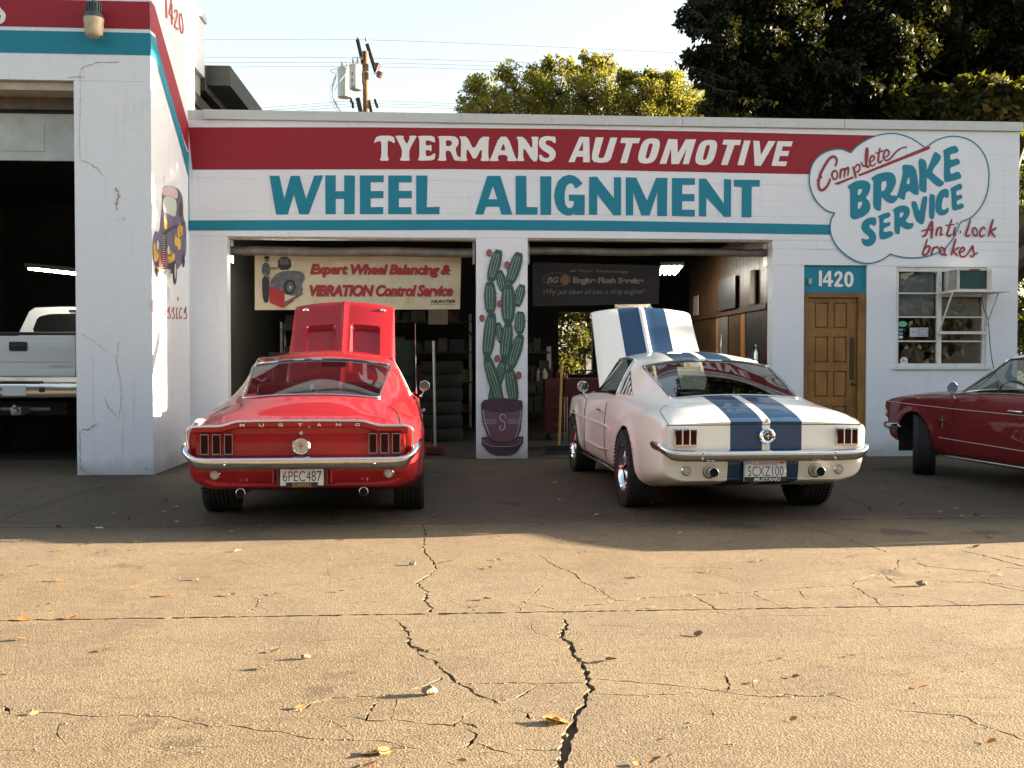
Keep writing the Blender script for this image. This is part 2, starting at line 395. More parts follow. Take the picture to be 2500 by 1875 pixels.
crack(C1, [(-20,850),(10,835),(40,872),(20,890)], .022)
crack(C1, [(1650,800),(1590,870),(1560,930)], .010)
crack(C1, [(1720,800),(1700,860),(1690,900)], .007)
crack(C1, [(1480,880),(1600,905),(1700,900),(1830,915),(1960,925),(2000,880),(2090,840),(2120,830)], .010)
crack(C1, [(2000,920),(2050,960),(2040,1000),(1960,1030),(1850,1045)], .012)
crack(C1, [(1990,900),(2060,930),(2090,925)], .02)
crack(C1, [(2050,985),(2130,1030),(2220,1050)], .010)
crack(C1, [(1430,890),(1480,940),(1530,970)], .006)
crack(C1, [(2050,740),(2212,738),(2330,742),(2537,738)], .008)
crack(C2, [(0,848),(60,870),(80,895),(180,895),(245,890)], .012)
crack(C2, [(340,722),(480,730),(700,748),(800,762),(930,780),(1050,795),(1170,798),(1290,795),(1410,795),(1480,820)], .008)
crack(C2, [(1120,800),(1180,788),(1230,795)], .02)
crack(C2, [(915,690),(940,745),(930,780)], .008)
crack(C2, [(345,785),(520,792),(700,788),(800,775)], .006)
crack(C2, [(1220,50),(1300,70),(1380,95),(1460,120),(1550,150),(1640,180)], .013)
crack(C2, [(120,185),(180,230),(270,265),(300,300),(375,335),(410,360),(445,385)], .010)
crack(C2, [(270,405),(400,398),(445,385),(600,370),(700,365),(860,355),(1050,345),(1240,330),(1460,315),(1540,280),(1670,240),(1660,215),(1680,200)], .013)
crack(C2, [(760,350),(850,395),(890,435),(940,445)], .012)
crack(C2, [(1040,345),(1060,365),(1160,405)], .006)
crack(C2, [(1235,335),(1270,380)], .008)
crack(C2, [(1460,315),(1540,360),(1590,395),(1640,432)], .012)
crack(C2, [(1540,285),(1700,292),(1900,300),(2110,310),(2260,335)], .008)
crack(C2, [(1740,215),(1790,235),(1900,245),(2060,260),(2150,240),(2260,250)], .015)
crack(C2, [(1930,165),(2030,185),(2130,215),(2260,245)], .015)
crack(C2, [(2090,180),(2180,200),(2260,215)], .013)
crack(C2, [(1600,270),(1660,310)], .012)
crack(C2, [(1990,290),(2060,310),(2150,330),(2260,350)], .010)
crack(C2, [(1660,855),(1860,875),(1940,880),(2050,930),(2130,955),(2260,1000)], .009)
crack(C2, [(0,1025),(100,1028),(215,1030)], .008)
crack(C2, [(135,315),(60,385),(30,430)], .008)
crack(C2, [(60,390),(150,410),(240,440)], .006)
crack(C2, [(860,855),(875,880),(760,935)], .006)
crack(C1, [(1110,370),(1115,400),(1060,440),(1050,452)], .010)
crack(C1, [(980,205),(1100,228),(1180,240),(1300,228)], .006)
crack(C1, [(265,900),(240,960),(290,1005)], .005)
crack(C1, [(730,1010),(900,1015),(1000,1010)], .004)
C3 = (0, 1050, 1.77); C4 = (1250, 1050, 1.77)
crack(C3, [(-30,405),(0,392),(90,352),(205,320),(350,275),(460,240),(550,205)], .012, .15)
crack(C3, [(1430,355),(1440,380),(1420,400)], .012)
crack(C4, [(1420,275),(1490,310),(1540,330),(1560,360)], .010)
crack(C4, [(700,360),(750,380),(775,405)], .012)
crack(C4, [(1800,322),(1950,325),(2050,322),(2212,312)], .010)
crack(C4, [(730,350),(780,400)], .006)

rh = random.Random(19)
for _ in range(34):
    x, y = rh.uniform(-2.4, 3.0), rh.uniform(2.9, 6.6); a = rh.uniform(-.5, .5)+rh.choice((0, 0, pi, pi/2)); pts = [(x, y)]
    for k in range(rh.randint(3, 9)): a += rh.uniform(-.6, .6); x += .07*cos(a); y += .07*sin(a); pts.append((x, y))
    CR.append((pts, rh.uniform(.002, .0038), .6))
def dens(pts, step, amp, r):
    out = []
    for i in range(len(pts)-1):
        a, b = Vector(pts[i]), Vector(pts[i+1]); n = max(1, int((b-a).length/step)); t = (b-a).normalized() if (b-a).length > 0 else Vector((1, 0)); nn = Vector((-t.y, t.x))
        for j in range(n):
            o = nn*r.uniform(-amp, amp) if (i > 0 or j > 0) else Vector((0, 0))
            out.append(a.lerp(b, j/n)+o)
    out.append(Vector(pts[-1])); return out
ground_root = empty('concrete_lot', (0, 6, 0), kind='structure')
CRP = []
for pts, w, jag in CR:
    d = dens(pts, .024, min(.010, w*.8)*jag, rc); k = len(d); ws = []
    for i in range(k):
        e = min(1, i/3+.15, (k-1-i)/3+.15)
        ws.append(max(.0018, w*.85*e*rc.uniform(.25, 1.5)))
    quads = []
    for i in range(k-1):
        a, b = d[i], d[i+1]; t0 = (d[min(i+1, k-1)]-d[max(i-1, 0)]).normalized(); t1 = (d[min(i+2, k-1)]-d[i]).normalized()
        n0 = Vector((-t0.y, t0.x))*ws[i]/2; n1 = Vector((-t1.y, t1.x))*ws[i+1]/2
        quads.append([a+n0, a-n0, b-n1, b+n1])
    CRP.append(quads)
def slab(x0, x1, y0, y1, name='concrete_slab', zt=0.0, cm=None):
    g = .010
    jr = random.Random(int(y0*100))
    # uneven slab edge along the joints
    def edge(a, b, n, amp): return [(a[0]+(b[0]-a[0])*i/n+(jr.uniform(-amp, amp) if 0 < i < n and a[0] == b[0] else 0), a[1]+(b[1]-a[1])*i/n+((jr.uniform(-amp, amp)+(jr.uniform(-.018, .018) if jr.random() < .06 else 0)) if 0 < i < n and a[1] == b[1] else 0)) for i in range(n)]
    n = int((x1-x0)/.03)
    outer = edge((x0+g, y0+g), (x1-g, y0+g), n, .007)+edge((x1-g, y0+g), (x1-g, y1-g), 20, .004)+edge((x1-g, y1-g), (x0+g, y1-g), n, .007)+edge((x0+g, y1-g), (x0+g, y0+g), 20, .004)
    V = [Vector(p) for p in outer]; Fc = [list(range(len(V)))]; ncr = 0
    for quads in CRP:
        base = None
        for q in quads:
            if not all(x0+.03 < p.x < x1-.03 and y0+.012 < p.y < y1-.012 for p in q): base = None; continue
            if base is None: b0 = len(V); V += [q[0], q[1]]; base = (b0, b0+1)
            b1 = len(V); V += [q[2], q[3]]
            Fc.append([base[0], base[1], b1, b1+1]); base = (b1+1, b1)
    res = delaunay_2d_cdt(V, [], Fc, 1, 1e-5)
    vo, fo, fi = res[0], res[2], res[5]
    top = []; low = []
    for f, ids in zip(fo, fi): (low if any(i != 0 for i in ids) else top).append(tuple(f))
    mb = MB(); n = len(vo)
    mb.add([(v.x, v.y, zt) for v in vo], top, 0)
    lowset = {}
    dep = .015
    used = sorted({i for f in low for i in f}); mp = {v: j for j, v in enumerate(used)}
    mb.add([(vo[i].x, vo[i].y, zt-dep) for i in used], [tuple(mp[i] for i in f) for f in low], 1)
    ec = {}
    for f in top:
        for i in range(len(f)):
            e = (f[i], f[(i+1) % len(f)]); ec[e] = 1
    walls = []
    le = set()
    for f in low:
        for i in range(len(f)): le.add((f[i], f[(i+1) % len(f)]))
    wv = []; wf = []
    for (a, b) in ec:
        if (b, a) not in ec:           # boundary of the top: crack wall or slab side
            d2 = dep if (b, a) in le else .05
            i = len(wv); wv += [(vo[a].x, vo[a].y, zt), (vo[b].x, vo[b].y, zt), (vo[b].x, vo[b].y, zt-d2), (vo[a].x, vo[a].y, zt-d2)]; wf.append((i, i+1, i+2, i+3))
    mb.add(wv, wf, 0)
    return mb.build(name, [cm or CONC, CRACKDIRT], ground_root, world=True)
J1, J2, J3 = 4.80, 7.50, 10.98
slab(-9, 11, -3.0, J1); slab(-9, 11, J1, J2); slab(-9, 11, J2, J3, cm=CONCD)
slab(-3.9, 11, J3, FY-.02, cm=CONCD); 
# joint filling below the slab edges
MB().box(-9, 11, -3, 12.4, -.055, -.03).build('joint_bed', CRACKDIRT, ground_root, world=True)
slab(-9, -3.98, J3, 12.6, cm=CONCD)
tag(empty('indoor_floor', (0, 13, 0)), kind='structure')
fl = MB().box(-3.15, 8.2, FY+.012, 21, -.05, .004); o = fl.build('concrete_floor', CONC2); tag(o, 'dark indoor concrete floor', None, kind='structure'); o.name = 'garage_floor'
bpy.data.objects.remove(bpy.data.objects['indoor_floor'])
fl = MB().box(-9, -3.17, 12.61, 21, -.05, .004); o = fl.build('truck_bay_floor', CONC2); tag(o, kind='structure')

# ------------------------------------------------------------------ long low garage building
garage = empty('garage_building', (2.0, FY, 0), label='long low white garage with a red and teal sign band above two open bays', cat='building')
WX0, WX1, WH = -3.165, 7.31, 4.16
OPN = [(-2.71, .34, 0, 2.745), (.98, 4.09, 0, 2.755), (4.50, 5.32, 0, 2.44), (5.70, 6.90, 1.14, 2.425)]
CH = .2032
def free_spans(z0, z1):
    sp = [(WX0, WX1)]
    for (a, b, c, d) in OPN:
        if z0 < d-.001 and z1 > c+.001:
            n = []
            for (p, q) in sp:
                if b <= p or a >= q: n.append((p, q))
                else:
                    if a > p: n.append((p, a))
                    if b < q: n.append((b, q))
            sp = n
    return sp
cuts = sorted({0.0, WH} | {k*CH for k in range(1, int(WH/CH)+1)} | {d for o_ in OPN for d in (o_[2], o_[3])})
cuts = [c for i, c in enumerate(cuts) if i == 0 or c-cuts[i-1] > .004]
rb = random.Random(11)
for z0, z1 in zip(cuts[:-1], cuts[1:]):
    if z1 <= z0: continue
    for (a, b) in free_spans(z0, z1):
        dy = rb.uniform(-.0008, .0008)
        MB().box(a, b, FY+dy, FY+.19, z0+.0006, z1-.0006, bev=.0008 if z1-z0 > .03 else 0).build('block_course', WHITE, garage, world=True)
# solid core of the wall behind the block faces
core = MB()
zz = sorted({0.0, WH} | {d for o_ in OPN for d in (o_[2], o_[3])})
for z0, z1 in zip(zz[:-1], zz[1:]):
    for (a, b) in free_spans(z0, z1): core.box(a+.004, b-.004, FY+.006, FY+.185, z0, z1)
core.build('wall_core', WHITE, garage, world=True)
# coping in lengths
xs = [WX0+.19, .15, 2.92, 5.0, WX1+.03]
for a, b in zip(xs[:-1], xs[1:]):
    MB().box(a+.002, b-.002, FY-.035, FY+.24, WH+.002, WH+.118, bev=.006).build('coping', COPING, garage, world=True)
MB().box(WX0+.002, WX0+.188, FY+.002, FY+.24, WH+.002, WH+.118).build('coping', COPING, garage, world=True)
# roof, side and back walls, ceiling (the hall is dark inside)
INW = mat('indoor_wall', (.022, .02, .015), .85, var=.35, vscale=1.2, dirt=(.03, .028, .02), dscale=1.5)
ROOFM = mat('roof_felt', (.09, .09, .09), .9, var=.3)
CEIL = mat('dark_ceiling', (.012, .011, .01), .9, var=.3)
MB().box(WX0, WX1, FY+.245, 21, 3.86, 3.98).build('roof', ROOFM, garage, world=True)
MB().box(WX1-.19, WX1, FY+.195, 21, 0, 3.85).build('side_wall', WHITE, garage, world=True)
bw = MB()
bw.box(WX0, 2.28, 20.8, 21, 0, 3.85); bw.box(3.0, WX1-.2, 20.8, 21, 0, 3.85); bw.box(2.28, 3.0, 20.8, 21, 2.25, 3.85); bw.box(2.28, 3.0, 20.8, 21, 0, .95)
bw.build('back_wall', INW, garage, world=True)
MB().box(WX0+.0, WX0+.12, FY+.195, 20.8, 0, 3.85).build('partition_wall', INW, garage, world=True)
# lintel trims of the openings
TRIM = mat('beige_trim', (.42, .37, .29), .6, var=.2, dirt=(.2, .16, .1), dscale=5)
for (a, b, c, d) in OPN[:2]:
    MB().box(a+.002, b-.002, FY+.02, FY+.18, d-.022, d-.003).build('lintel_trim', TRIM, garage, world=True)

# ---- painted signs on the wall (thin paint films, each a few millimetres proud)
def wallfn(cr, off, Y=FY):
    ox, oy, s = cr
    return lambda x, y: onY(ox+x/s, oy+y/s, Y)+Vector((0, -off, 0))
PX = (0, 0, 1.0); K4 = (440, 260, 2.765); K5 = (1140, 260, 2.6976); K9 = (1900, 300, 3.607)
ZB = lambda z: z
def flat(x, z, off): return Vector((x, FY-off, z))
cloudpts = [(635,265),(700,200),(800,140),(900,105),(1010,95),(1110,115),(1200,155),(1290,220),(1325,200),(1400,150),(1520,120),(1640,135),(1740,190),(1810,280),(1845,380),(1852,480),(1835,620),(1780,740),(1700,830),(1610,870),(1590,900),(1560,970),(1520,1040),(1460,1110),(1360,1160),(1250,1185),(1130,1188),(1030,1170),(985,1155),(930,1195),(850,1230),(770,1237),(680,1215),(590,1160),(510,1080),(465,990),(455,920),(465,850),(495,795),(430,775),(360,720),(310,650),(280,570),(272,480),(290,390),(330,320),(400,265),(480,238),(560,235)]
def cusped(pts, cusps, n=5):
    out = []; k = len(pts); idx = sorted(cusps)
    for a, b in zip(idx, idx[1:]+[idx[0]+k]):
        seg = [pts[i % k] for i in range(a, b+1)]
        out += smoothline(seg, n)[:-1]
    return out
cloud = cusped(cloudpts, [0, 7, 19, 28, 38])
bandm = MB()
bandm.poly([[(460,311),(900,311),(1400,315),(1800,323),(2180,332),(2180,442),(2000,426),(1975,425.5),(1500,416),(1100,413),(470,414.5)]], wallfn(PX, .004))
bandm.build('red_band', REDP, garage, world=True)
tb = MB(); tb.poly([[(462,538),(1200,536.5),(1500,539),(1900,546),(2035,549),(2035,573),(1900,571),(1500,564),(1200,561.5),(462,563)]], wallfn(PX, .004)); tb.build('teal_band', TEALP, garage, world=True)
cb = MB(); cb.poly([[tuple(p) for p in cloud]], wallfn(K9, .0075)); cb.build('cloud_patch', WHITE, garage, world=True)
cb = MB(); cb.ribbon(cloud, 11, wallfn(K9, .0105), closed=True); cb.build('cloud_outline', TEALP, garage, world=True)

def letter(name, loops, cr, m, ch=0, off=.0115, grp=None, q=.25):
    lp = [chaikin(l, ch, q) if ch else l for l in loops]
    mb = MB(); mb.poly(lp, wallfn(cr, off)); return mb.build('letter', m, grp, world=True)
lw = empty('wheel_alignment_lettering', (0, 0, 0)); lw.parent = garage; lw['label'] = 'large teal block letters reading WHEEL ALIGNMENT'
wheel = [
 [[(603,468),(670,468),(703,622),(746,468),(806,468),(851,625),(905,467),(967,465),(868,728),(803,728),(768,592),(727,730),(648,730)]],
 [[(979,465),(1050,465),(1050,572),(1107,572),(1107,465),(1180,467),(1178,727),(1107,727),(1107,624),(1050,624),(1050,727),(981,727)]],
 [[(1213,466),(1374,466),(1374,512),(1286,512),(1286,572),(1372,570),(1372,620),(1286,620),(1286,680),(1371,678),(1371,727),(1213,727)]],
 [[(1405,466),(1563,466),(1563,512),(1476,512),(1476,570),(1563,570),(1563,620),(1476,620),(1476,680),(1561,680),(1561,727),(1405,727)]],
 [[(1593,466),(1670,466),(1664,680),(1751,677),(1750,727),(1594,727)]]]
align = [
 [[(53,711),(133,457),(220,457),(299,712),(228,712),(211,660),(125,660),(110,711)],[(142,611),(171,523),(200,611)]],
 [[(320,457),(391,457),(393,662),(466,664),(464,712),(322,712)]],
 [[(483,460),(556,460),(554,714),(484,714)]],
 [[(762,508),(735,475),(705,455),(670,450),(630,462),(598,495),(580,545),(574,590),(582,640),(600,680),(630,708),(665,720),(690,716),(700,706),(712,714),(775,714),(776,582),(671,580),(671,621),(706,624),(700,655),(685,670),(665,668),(648,645),(643,600),(645,560),(655,525),(672,508),(690,505),(705,520),(716,541)]],
 [[(805,464),(856,462),(968,605),(968,466),(1015,466),(1015,717),(965,717),(858,580),(858,714),(803,712)]],
 [[(1046,466),(1115,468),(1185,620),(1245,470),(1320,470),(1317,722),(1253,722),(1253,565),(1203,718),(1148,718),(1095,567),(1095,717),(1046,717)]],
 [[(1350,471),(1502,473),(1500,516),(1418,516),(1418,577),(1498,577),(1498,624),(1417,624),(1417,680),(1501,680),(1500,725),(1350,721)]],
 [[(1528,475),(1575,475),(1692,640),(1692,478),(1740,480),(1738,727),(1693,727),(1577,600),(1575,725),(1527,722)]],
 [[(1757,482),(1928,484),(1928,528),(1875,528),(1873,730),(1808,730),(1810,532),(1758,526)]]]
for g in wheel: letter('l', g, K4, TEALP, 0, .004, lw)
for g in align: letter('l', g, K5, TEALP, 0, .004, lw)
lt = empty('garage_name_lettering'); lt.parent = garage; lt['label'] = 'white letters reading TYERMANS AUTOMOTIVE on the red band'
ty4 = [
 [[(1328,198),(1440,198),(1452,245),(1440,248),(1425,236),(1406,232),(1400,240),(1400,340),(1412,367),(1345,367),(1358,340),(1358,240),(1345,233),(1325,240),(1305,248)]],
 [[(1450,198),(1510,198),(1505,212),(1530,258),(1550,215),(1545,198),(1598,198),(1590,214),(1548,290),(1545,345),(1553,367),(1480,367),(1495,340),(1498,290),(1458,212)]],
 [[(1600,199),(1715,198),(1722,245),(1705,240),(1680,230),(1657,230),(1657,262),(1680,265),(1695,256),(1697,306),(1680,295),(1657,295),(1657,336),(1690,335),(1710,318),(1724,318),(1715,365),(1600,366),(1614,345),(1615,220)]],
 [[(1735,200),(1850,200),(1878,222),(1880,255),(1857,285),(1868,330),(1885,345),(1898,345),(1893,366),(1850,367),(1825,300),(1793,298),(1792,340),(1800,367),(1735,367),(1750,340),(1750,220)],[(1793,228),(1825,230),(1836,248),(1825,268),(1793,268)]]]
mans = [
 [[(-89-30+20,205),(-60,205),(-40,205),(10,290),(52,200),(105-0,198),(152,198),(145,220),(142,335),(152,360),(86,360),(98,335),(98,270),(50,360),(2,270),(-4,335),(8,360),(-52,360),(-38,335),(-36,225),(-48,205)]],
 [[(212,200),(270,200),(318,335),(333,360),(262,360),(270,340),(260,320),(208,320),(202,340),(212,360),(145,360),(160,335)],[(220,290),(240,240),(255,290)]],
 [[(322,200),(375,200),(430,285),(430,218),(420,200),(475,200),(466,218),(466,362),(432,362),(372,265),(370,340),(382,360),(325,360),(338,335),(338,222)]],
 [[(585,240),(575,243),(555,225),(530,222),(515,235),(520,250),(560,270),(582,295),(585,325),(570,352),(535,368),(500,362),(478,355),(475,318),(488,318),(505,338),(530,342),(545,328),(540,312),(500,290),(478,268),(472,240),(480,212),(505,198),(535,195),(560,200),(572,198),(582,200)]]]
mans[0] = [[(-45,198),(0,198),(45,288),(92,200),(150,200),(142,222),(140,335),(152,360),(86,360),(98,335),(98,272),(50,360),(0,272),(-5,335),(6,360),(-58,360),(-40,335),(-38,222),(-52,198)]]
for g in ty4: letter('l', g, K4, WLET, 1, .007, lt, .2)
for g in mans: letter('l', g, K5, WLET, 1, .007, lt, .2)
O1 = [[(1210,210),(1255,213),(1272,235),(1265,285),(1245,345),(1220,370),(1180,378),(1140,372),(1125,350),(1130,310),(1150,245),(1175,218)],[(1205,243),(1222,245),(1222,260),(1200,335),(1188,344),(1176,340),(1177,325),(1195,255)]]
auto = [
 [[(668,367),(742,200),(805,202),(809,368),(764,368),(764,332),(722,331),(708,367)],[(735,292),(764,230),(764,293)]],
 [[(848,204),(900,204),(865,330),(872,340),(893,340),(905,328),(945,205),(990,206),(948,345),(925,367),(880,372),(835,365),(822,345),(824,310)]],
 [[(1018,207),(1142,209),(1130,243),(1090,243),(1053,373),(1008,373),(1048,243),(1008,241)]],
 O1,
 [[(1325,215),(1385,217),(1388,310),(1440,217),(1508,217),(1460,380),(1420,380),(1448,275),(1395,380),(1345,380),(1343,275),(1312,378),(1268,378)]],
 [[(x+377, y+10) for x, y in l] for l in O1],
 [[(1690,219),(1805,221),(1797,255),(1762,255),(1715,386),(1672,386),(1715,253),(1680,251)]],
 [[(1825,224),(1867,226),(1822,388),(1780,386)]],
 [[(1885,226),(1925,228),(1935,320),(1985,228),(2032,229),(1935,392),(1893,390)]],
 [[(2045,229),(2145,231),(2135,264),(2080,263),(2070,293),(2122,294),(2113,327),(2060,326),(2050,362),(2108,363),(2098,394),(2005,391)]]]
for i, g in enumerate(auto): letter('l', g, K5, WLET, 1 if i in (3, 5) else 0, .007, lt)
lb = empty('brake_service_lettering'); lb.parent = garage; lb['label'] = 'teal brush letters reading BRAKE SERVICE inside the cloud outline'
brake = [
 [[(605,568),(625,545),(680,512),(740,505),(790,518),(810,545),(808,590),(785,640),(765,660),(800,690),(812,740),(795,790),(750,825),(690,850),(650,850),(630,825),(632,640),(625,585)],[(700,585),(735,580),(738,600),(715,635),(698,640)],[(697,700),(735,690),(738,720),(715,755),(697,760)]],
 [[(810,490),(870,450),(950,432),(1005,440),(1030,475),(1035,530),(1010,590),(975,640),(1050,640),(1045,680),(1000,715),(950,695),(908,650),(905,700),(902,775),(870,775),(832,745),(835,600),(835,510)],[(905,520),(950,510),(955,545),(935,590),(905,610)]],
 [[(1095,368),(1180,372),(1215,420),(1240,640),(1190,630),(1152,598),(1120,615),(1110,685),(1075,665),(1040,655),(1060,590),(1095,450),(1088,390)],[(1122,540),(1148,465),(1158,540)]],
 [[(1230,310),(1290,325),(1305,370),(1302,430),(1368,262),(1385,255),(1430,290),(1425,330),(1345,430),(1400,480),(1465,530),(1430,565),(1390,555),(1320,490),(1303,480),(1305,615),(1270,612),(1235,590),(1240,470)]],
 [[(1445,245),(1500,215),(1560,200),(1588,240),(1575,265),(1510,275),(1510,330),(1580,312),(1602,352),(1580,370),(1510,395),(1512,455),(1585,425),(1615,475),(1595,495),(1520,515),(1465,525),(1455,500),(1458,280)]],
 [[(860,895),(838,912),(820,893),(800,900),(800,920),(845,960),(862,1000),(855,1045),(825,1080),(780,1090),(745,1075),(728,1030),(735,1015),(770,1030),(800,1020),(795,1000),(750,965),(728,930),(735,880),(770,845),(820,830),(860,835)]],
 [[(870,825),(920,800),(975,785),(988,815),(970,835),(925,850),(925,885),(980,870),(990,900),(925,930),(925,965),(990,950),(1015,975),(1000,1000),(925,1030),(885,1020),(890,850)]],
 [[(1002,768),(1050,735),(1100,725),(1145,740),(1158,775),(1150,820),(1115,865),(1150,885),(1192,880),(1185,920),(1150,942),(1105,930),(1070,905),(1068,960),(1062,985),(1020,970),(1020,790)],[(1065,795),(1100,785),(1100,815),(1068,840)]],
 [[(1162,690),(1215,690),(1240,790),(1265,650),(1310,645),(1308,700),(1280,890),(1250,895),(1205,860)]],
 [[(1325,625),(1370,630),(1378,650),(1372,850),(1340,848),(1325,830)]],
 [[(1500,620),(1497,655),(1480,665),(1462,650),(1448,665),(1435,720),(1440,765),(1465,765),(1490,745),(1500,755),(1495,790),(1460,815),(1415,815),(1385,785),(1378,730),(1390,650),(1425,595),(1470,578),(1495,590)]],
 [[(1508,580),(1550,555),(1605,530),(1620,570),(1605,590),(1565,600),(1565,645),(1610,628),(1622,665),(1568,685),(1570,725),(1620,705),(1635,740),(1615,755),(1555,775),(1525,760),(1520,600)]]]
for g in brake: letter('l', g, K9, TEALP, 1, .011, lb, .2)
# brush scripts
def script(strokes, cr, m, parent, name, label, Yp=FY, off=.0125, fn=None):
    mb = MB(); f = fn or wallfn(cr, off, Yp)
    for i, (pts, w) in enumerate(strokes):
        lo = (lambda x, y, ff=f, d=i*.00004: ff(x, y)+Vector((0, -d, 0))) if fn is None else f
        s = smoothline(pts, 6); k = len(s)
        ws = [w*(.55+.45*min(1, 3.5*min(j, k-1-j)/k+.25)) for j in range(k)]
        mb.ribbon(s, ws, lo)
    o = mb.build(name, m, parent, world=True); o['label'] = label; return o
def el(cx, cy, rx, ry, sl=0.0, a0=0, a1=2*pi, n=14):
    return [(cx+rx*cos(a0+(a1-a0)*i/n)-sl*ry*sin(a0+(a1-a0)*i/n), cy+ry*sin(a0+(a1-a0)*i/n)) for i in range(n+1)]
comp = [([(500,385),(512,330),(490,298),(450,315),(405,380),(370,450),(352,520),(357,575),(380,595),(418,570),(445,525),(455,490)], 24), ([(338,515),(360,490),(385,475)], 18),
 (el(495,460,24,38), 17), ([(540,492),(546,440),(548,405)], 19), ([(546,440),(562,412),(580,405),(582,440),(578,485)], 17), ([(580,440),(596,405),(612,395),(614,430),(608,470)], 17),
 ([(655,385),(668,430),(682,490)], 20), ([(668,405),(690,370),(712,375),(714,410),(695,435),(678,432)], 16),
 ([(725,345),(745,380),(768,370),(782,300),(785,235),(770,220)], 17), ([(772,225),(768,330),(780,390),(800,378)], 20),
 ([(798,350),(835,330),(842,300),(822,292),(803,325),(806,365),(830,380),(856,355)], 16),
 ([(893,220),(880,300),(878,340),(892,352),(912,330)], 18), ([(850,270),(890,258),(925,243)], 13),
 ([(925,310),(960,292),(972,258),(948,238),(928,270),(925,315),(950,332),(985,315),(1030,262),(1080,224),(1130,214)], 16)]
script(comp, K9, MAROON, garage, 'complete_script', 'dark red brush script reading Complete')
ul = MB(); ul.poly([[(487,535),(652,472),(662,488),(522,547)]], wallfn(K9, .0117)); ul.poly([[(697,458),(1312,206),(1335,213),(1330,232),(712,473)]], wallfn(K9, .0117)); ul.build('script_underline', MAROON, garage, world=True)
anti = [([(1262,1003),(1295,985),(1325,910),(1350,862)], 19), ([(1352,865),(1350,940),(1345,1020)], 24), ([(1255,955),(1310,940),(1368,945)], 14),
 ([(1402,920),(1392,960),(1385,1000)], 19), ([(1390,970),(1412,925),(1432,925),(1430,960),(1425,990),(1450,980)], 16),
 ([(1525,848),(1500,930),(1482,985),(1505,998),(1520,980)], 19), ([(1468,905),(1510,900),(1548,893)], 13),
 ([(1558,915),(1545,960),(1540,990),(1565,985)], 19), ([(1566,888),(1576,884)], 22), ([(1594,962),(1606,960)], 24),
 ([(1690,850),(1665,930),(1648,985),(1668,998),(1685,985)], 19), (el(1728,960,20,36,-.15), 16),
 ([(1818,940),(1805,920),(1785,935),(1770,975),(1782,1003),(1815,985)], 17),
 ([(1888,848),(1868,920),(1848,1000)], 20), ([(1918,922),(1885,945),(1865,955),(1880,975),(1908,1008)], 19)]
script(anti, K9, MAROON, garage, 'anti_lock_script', 'dark red brush script reading Anti-lock')
brk = [([(1310,1022),(1290,1090),(1268,1155),(1300,1160),(1325,1120),(1330,1095),(1312,1085),(1290,1110)], 18),
 ([(1360,1095),(1352,1130),(1342,1165)], 18), ([(1350,1135),(1375,1098),(1400,1095),(1402,1112)], 16),
 (el(1440,1130,22,32,-.15), 17), ([(1472,1098),(1460,1140),(1465,1165),(1485,1160)], 17),
 ([(1560,1018),(1540,1090),(1520,1168)], 19), ([(1590,1095),(1555,1118),(1538,1128),(1555,1150),(1575,1175)], 17),
 ([(1588,1148),(1625,1132),(1636,1108),(1615,1098),(1593,1135),(1600,1172),(1632,1180),(1660,1160)], 16),
 ([(1655,1165),(1685,1125),(1708,1085),(1712,1120),(1722,1155),(1705,1180),(1680,1168)], 17), ([(1715,1165),(1738,1155),(1757,1140)], 12)]
script(brk, K9, MAROON, garage, 'brakes_script', 'dark red brush script reading brakes')

# ---- cactus mural on the pillar between the bays
K3 = (1140, 560, 2.861)
CACT = painted_block('cactus_green_paint', (.045, .10, .078), .5); CACTL = mat('cactus_highlight_paint', (.20, .31, .24), .6, var=.3, vscale=30)
CACTD = mat('cactus_line_paint', (.02, .045, .04), .6); POT = painted_block('mauve_pot_paint', (.15, .075, .10), .4); POTD = mat('dark_mauve_paint', (.055, .025, .04), .6, var=.3); FRU = mat('cactus_fruit_paint', (.30, .07, .05), .6, var=.3, vscale=40)
POTL = mat('pale_lilac_paint', (.42, .36, .45), .6, var=.2)
mural = empty('cactus_mural'); mural.parent = garage; mural['label'] = 'painted tall green cactus in a mauve pot on the pillar'
pads = [((222,150),(165,360),62),((160,372),(165,580),68),((175,590),(140,885),68),((140,895),(235,1215),66),((225,290),(255,430),52),((365,168),(300,375),66),((288,390),(288,650),80),((385,390),(350,535),52),((215,655),(240,790),44),((290,660),(262,900),66),((372,578),(368,728),58),((375,740),(305,968),62),((262,905),(165,1215),58),((298,975),(330,1205),66)]
def pad_outline(a, b, w, ins=0):
    a, b = Vector(a), Vector(b); a, b = a-(b-a)*.025, b+(b-a)*.025; t = (b-a).normalized(); n = Vector((-t.y, t.x)); Ln = (b-a).length; out = []
    for i in range(17):
        u = i/16; prof = (sin(pi*min(1, max(0, u*.94+.03))))**.30
        out.append((u, prof))
    lft = [a+t*(Ln*u)+n*(w/2-ins)*p for u, p in out]; rgt = [a+t*(Ln*u)-n*(w/2-ins)*p for u, p in out]
    return lft+rgt[::-1], a, t, n, Ln
order = [12, 8, 4, 7, 10, 11, 13, 9, 6, 5, 2, 1, 0, 3]
rm = random.Random(5)
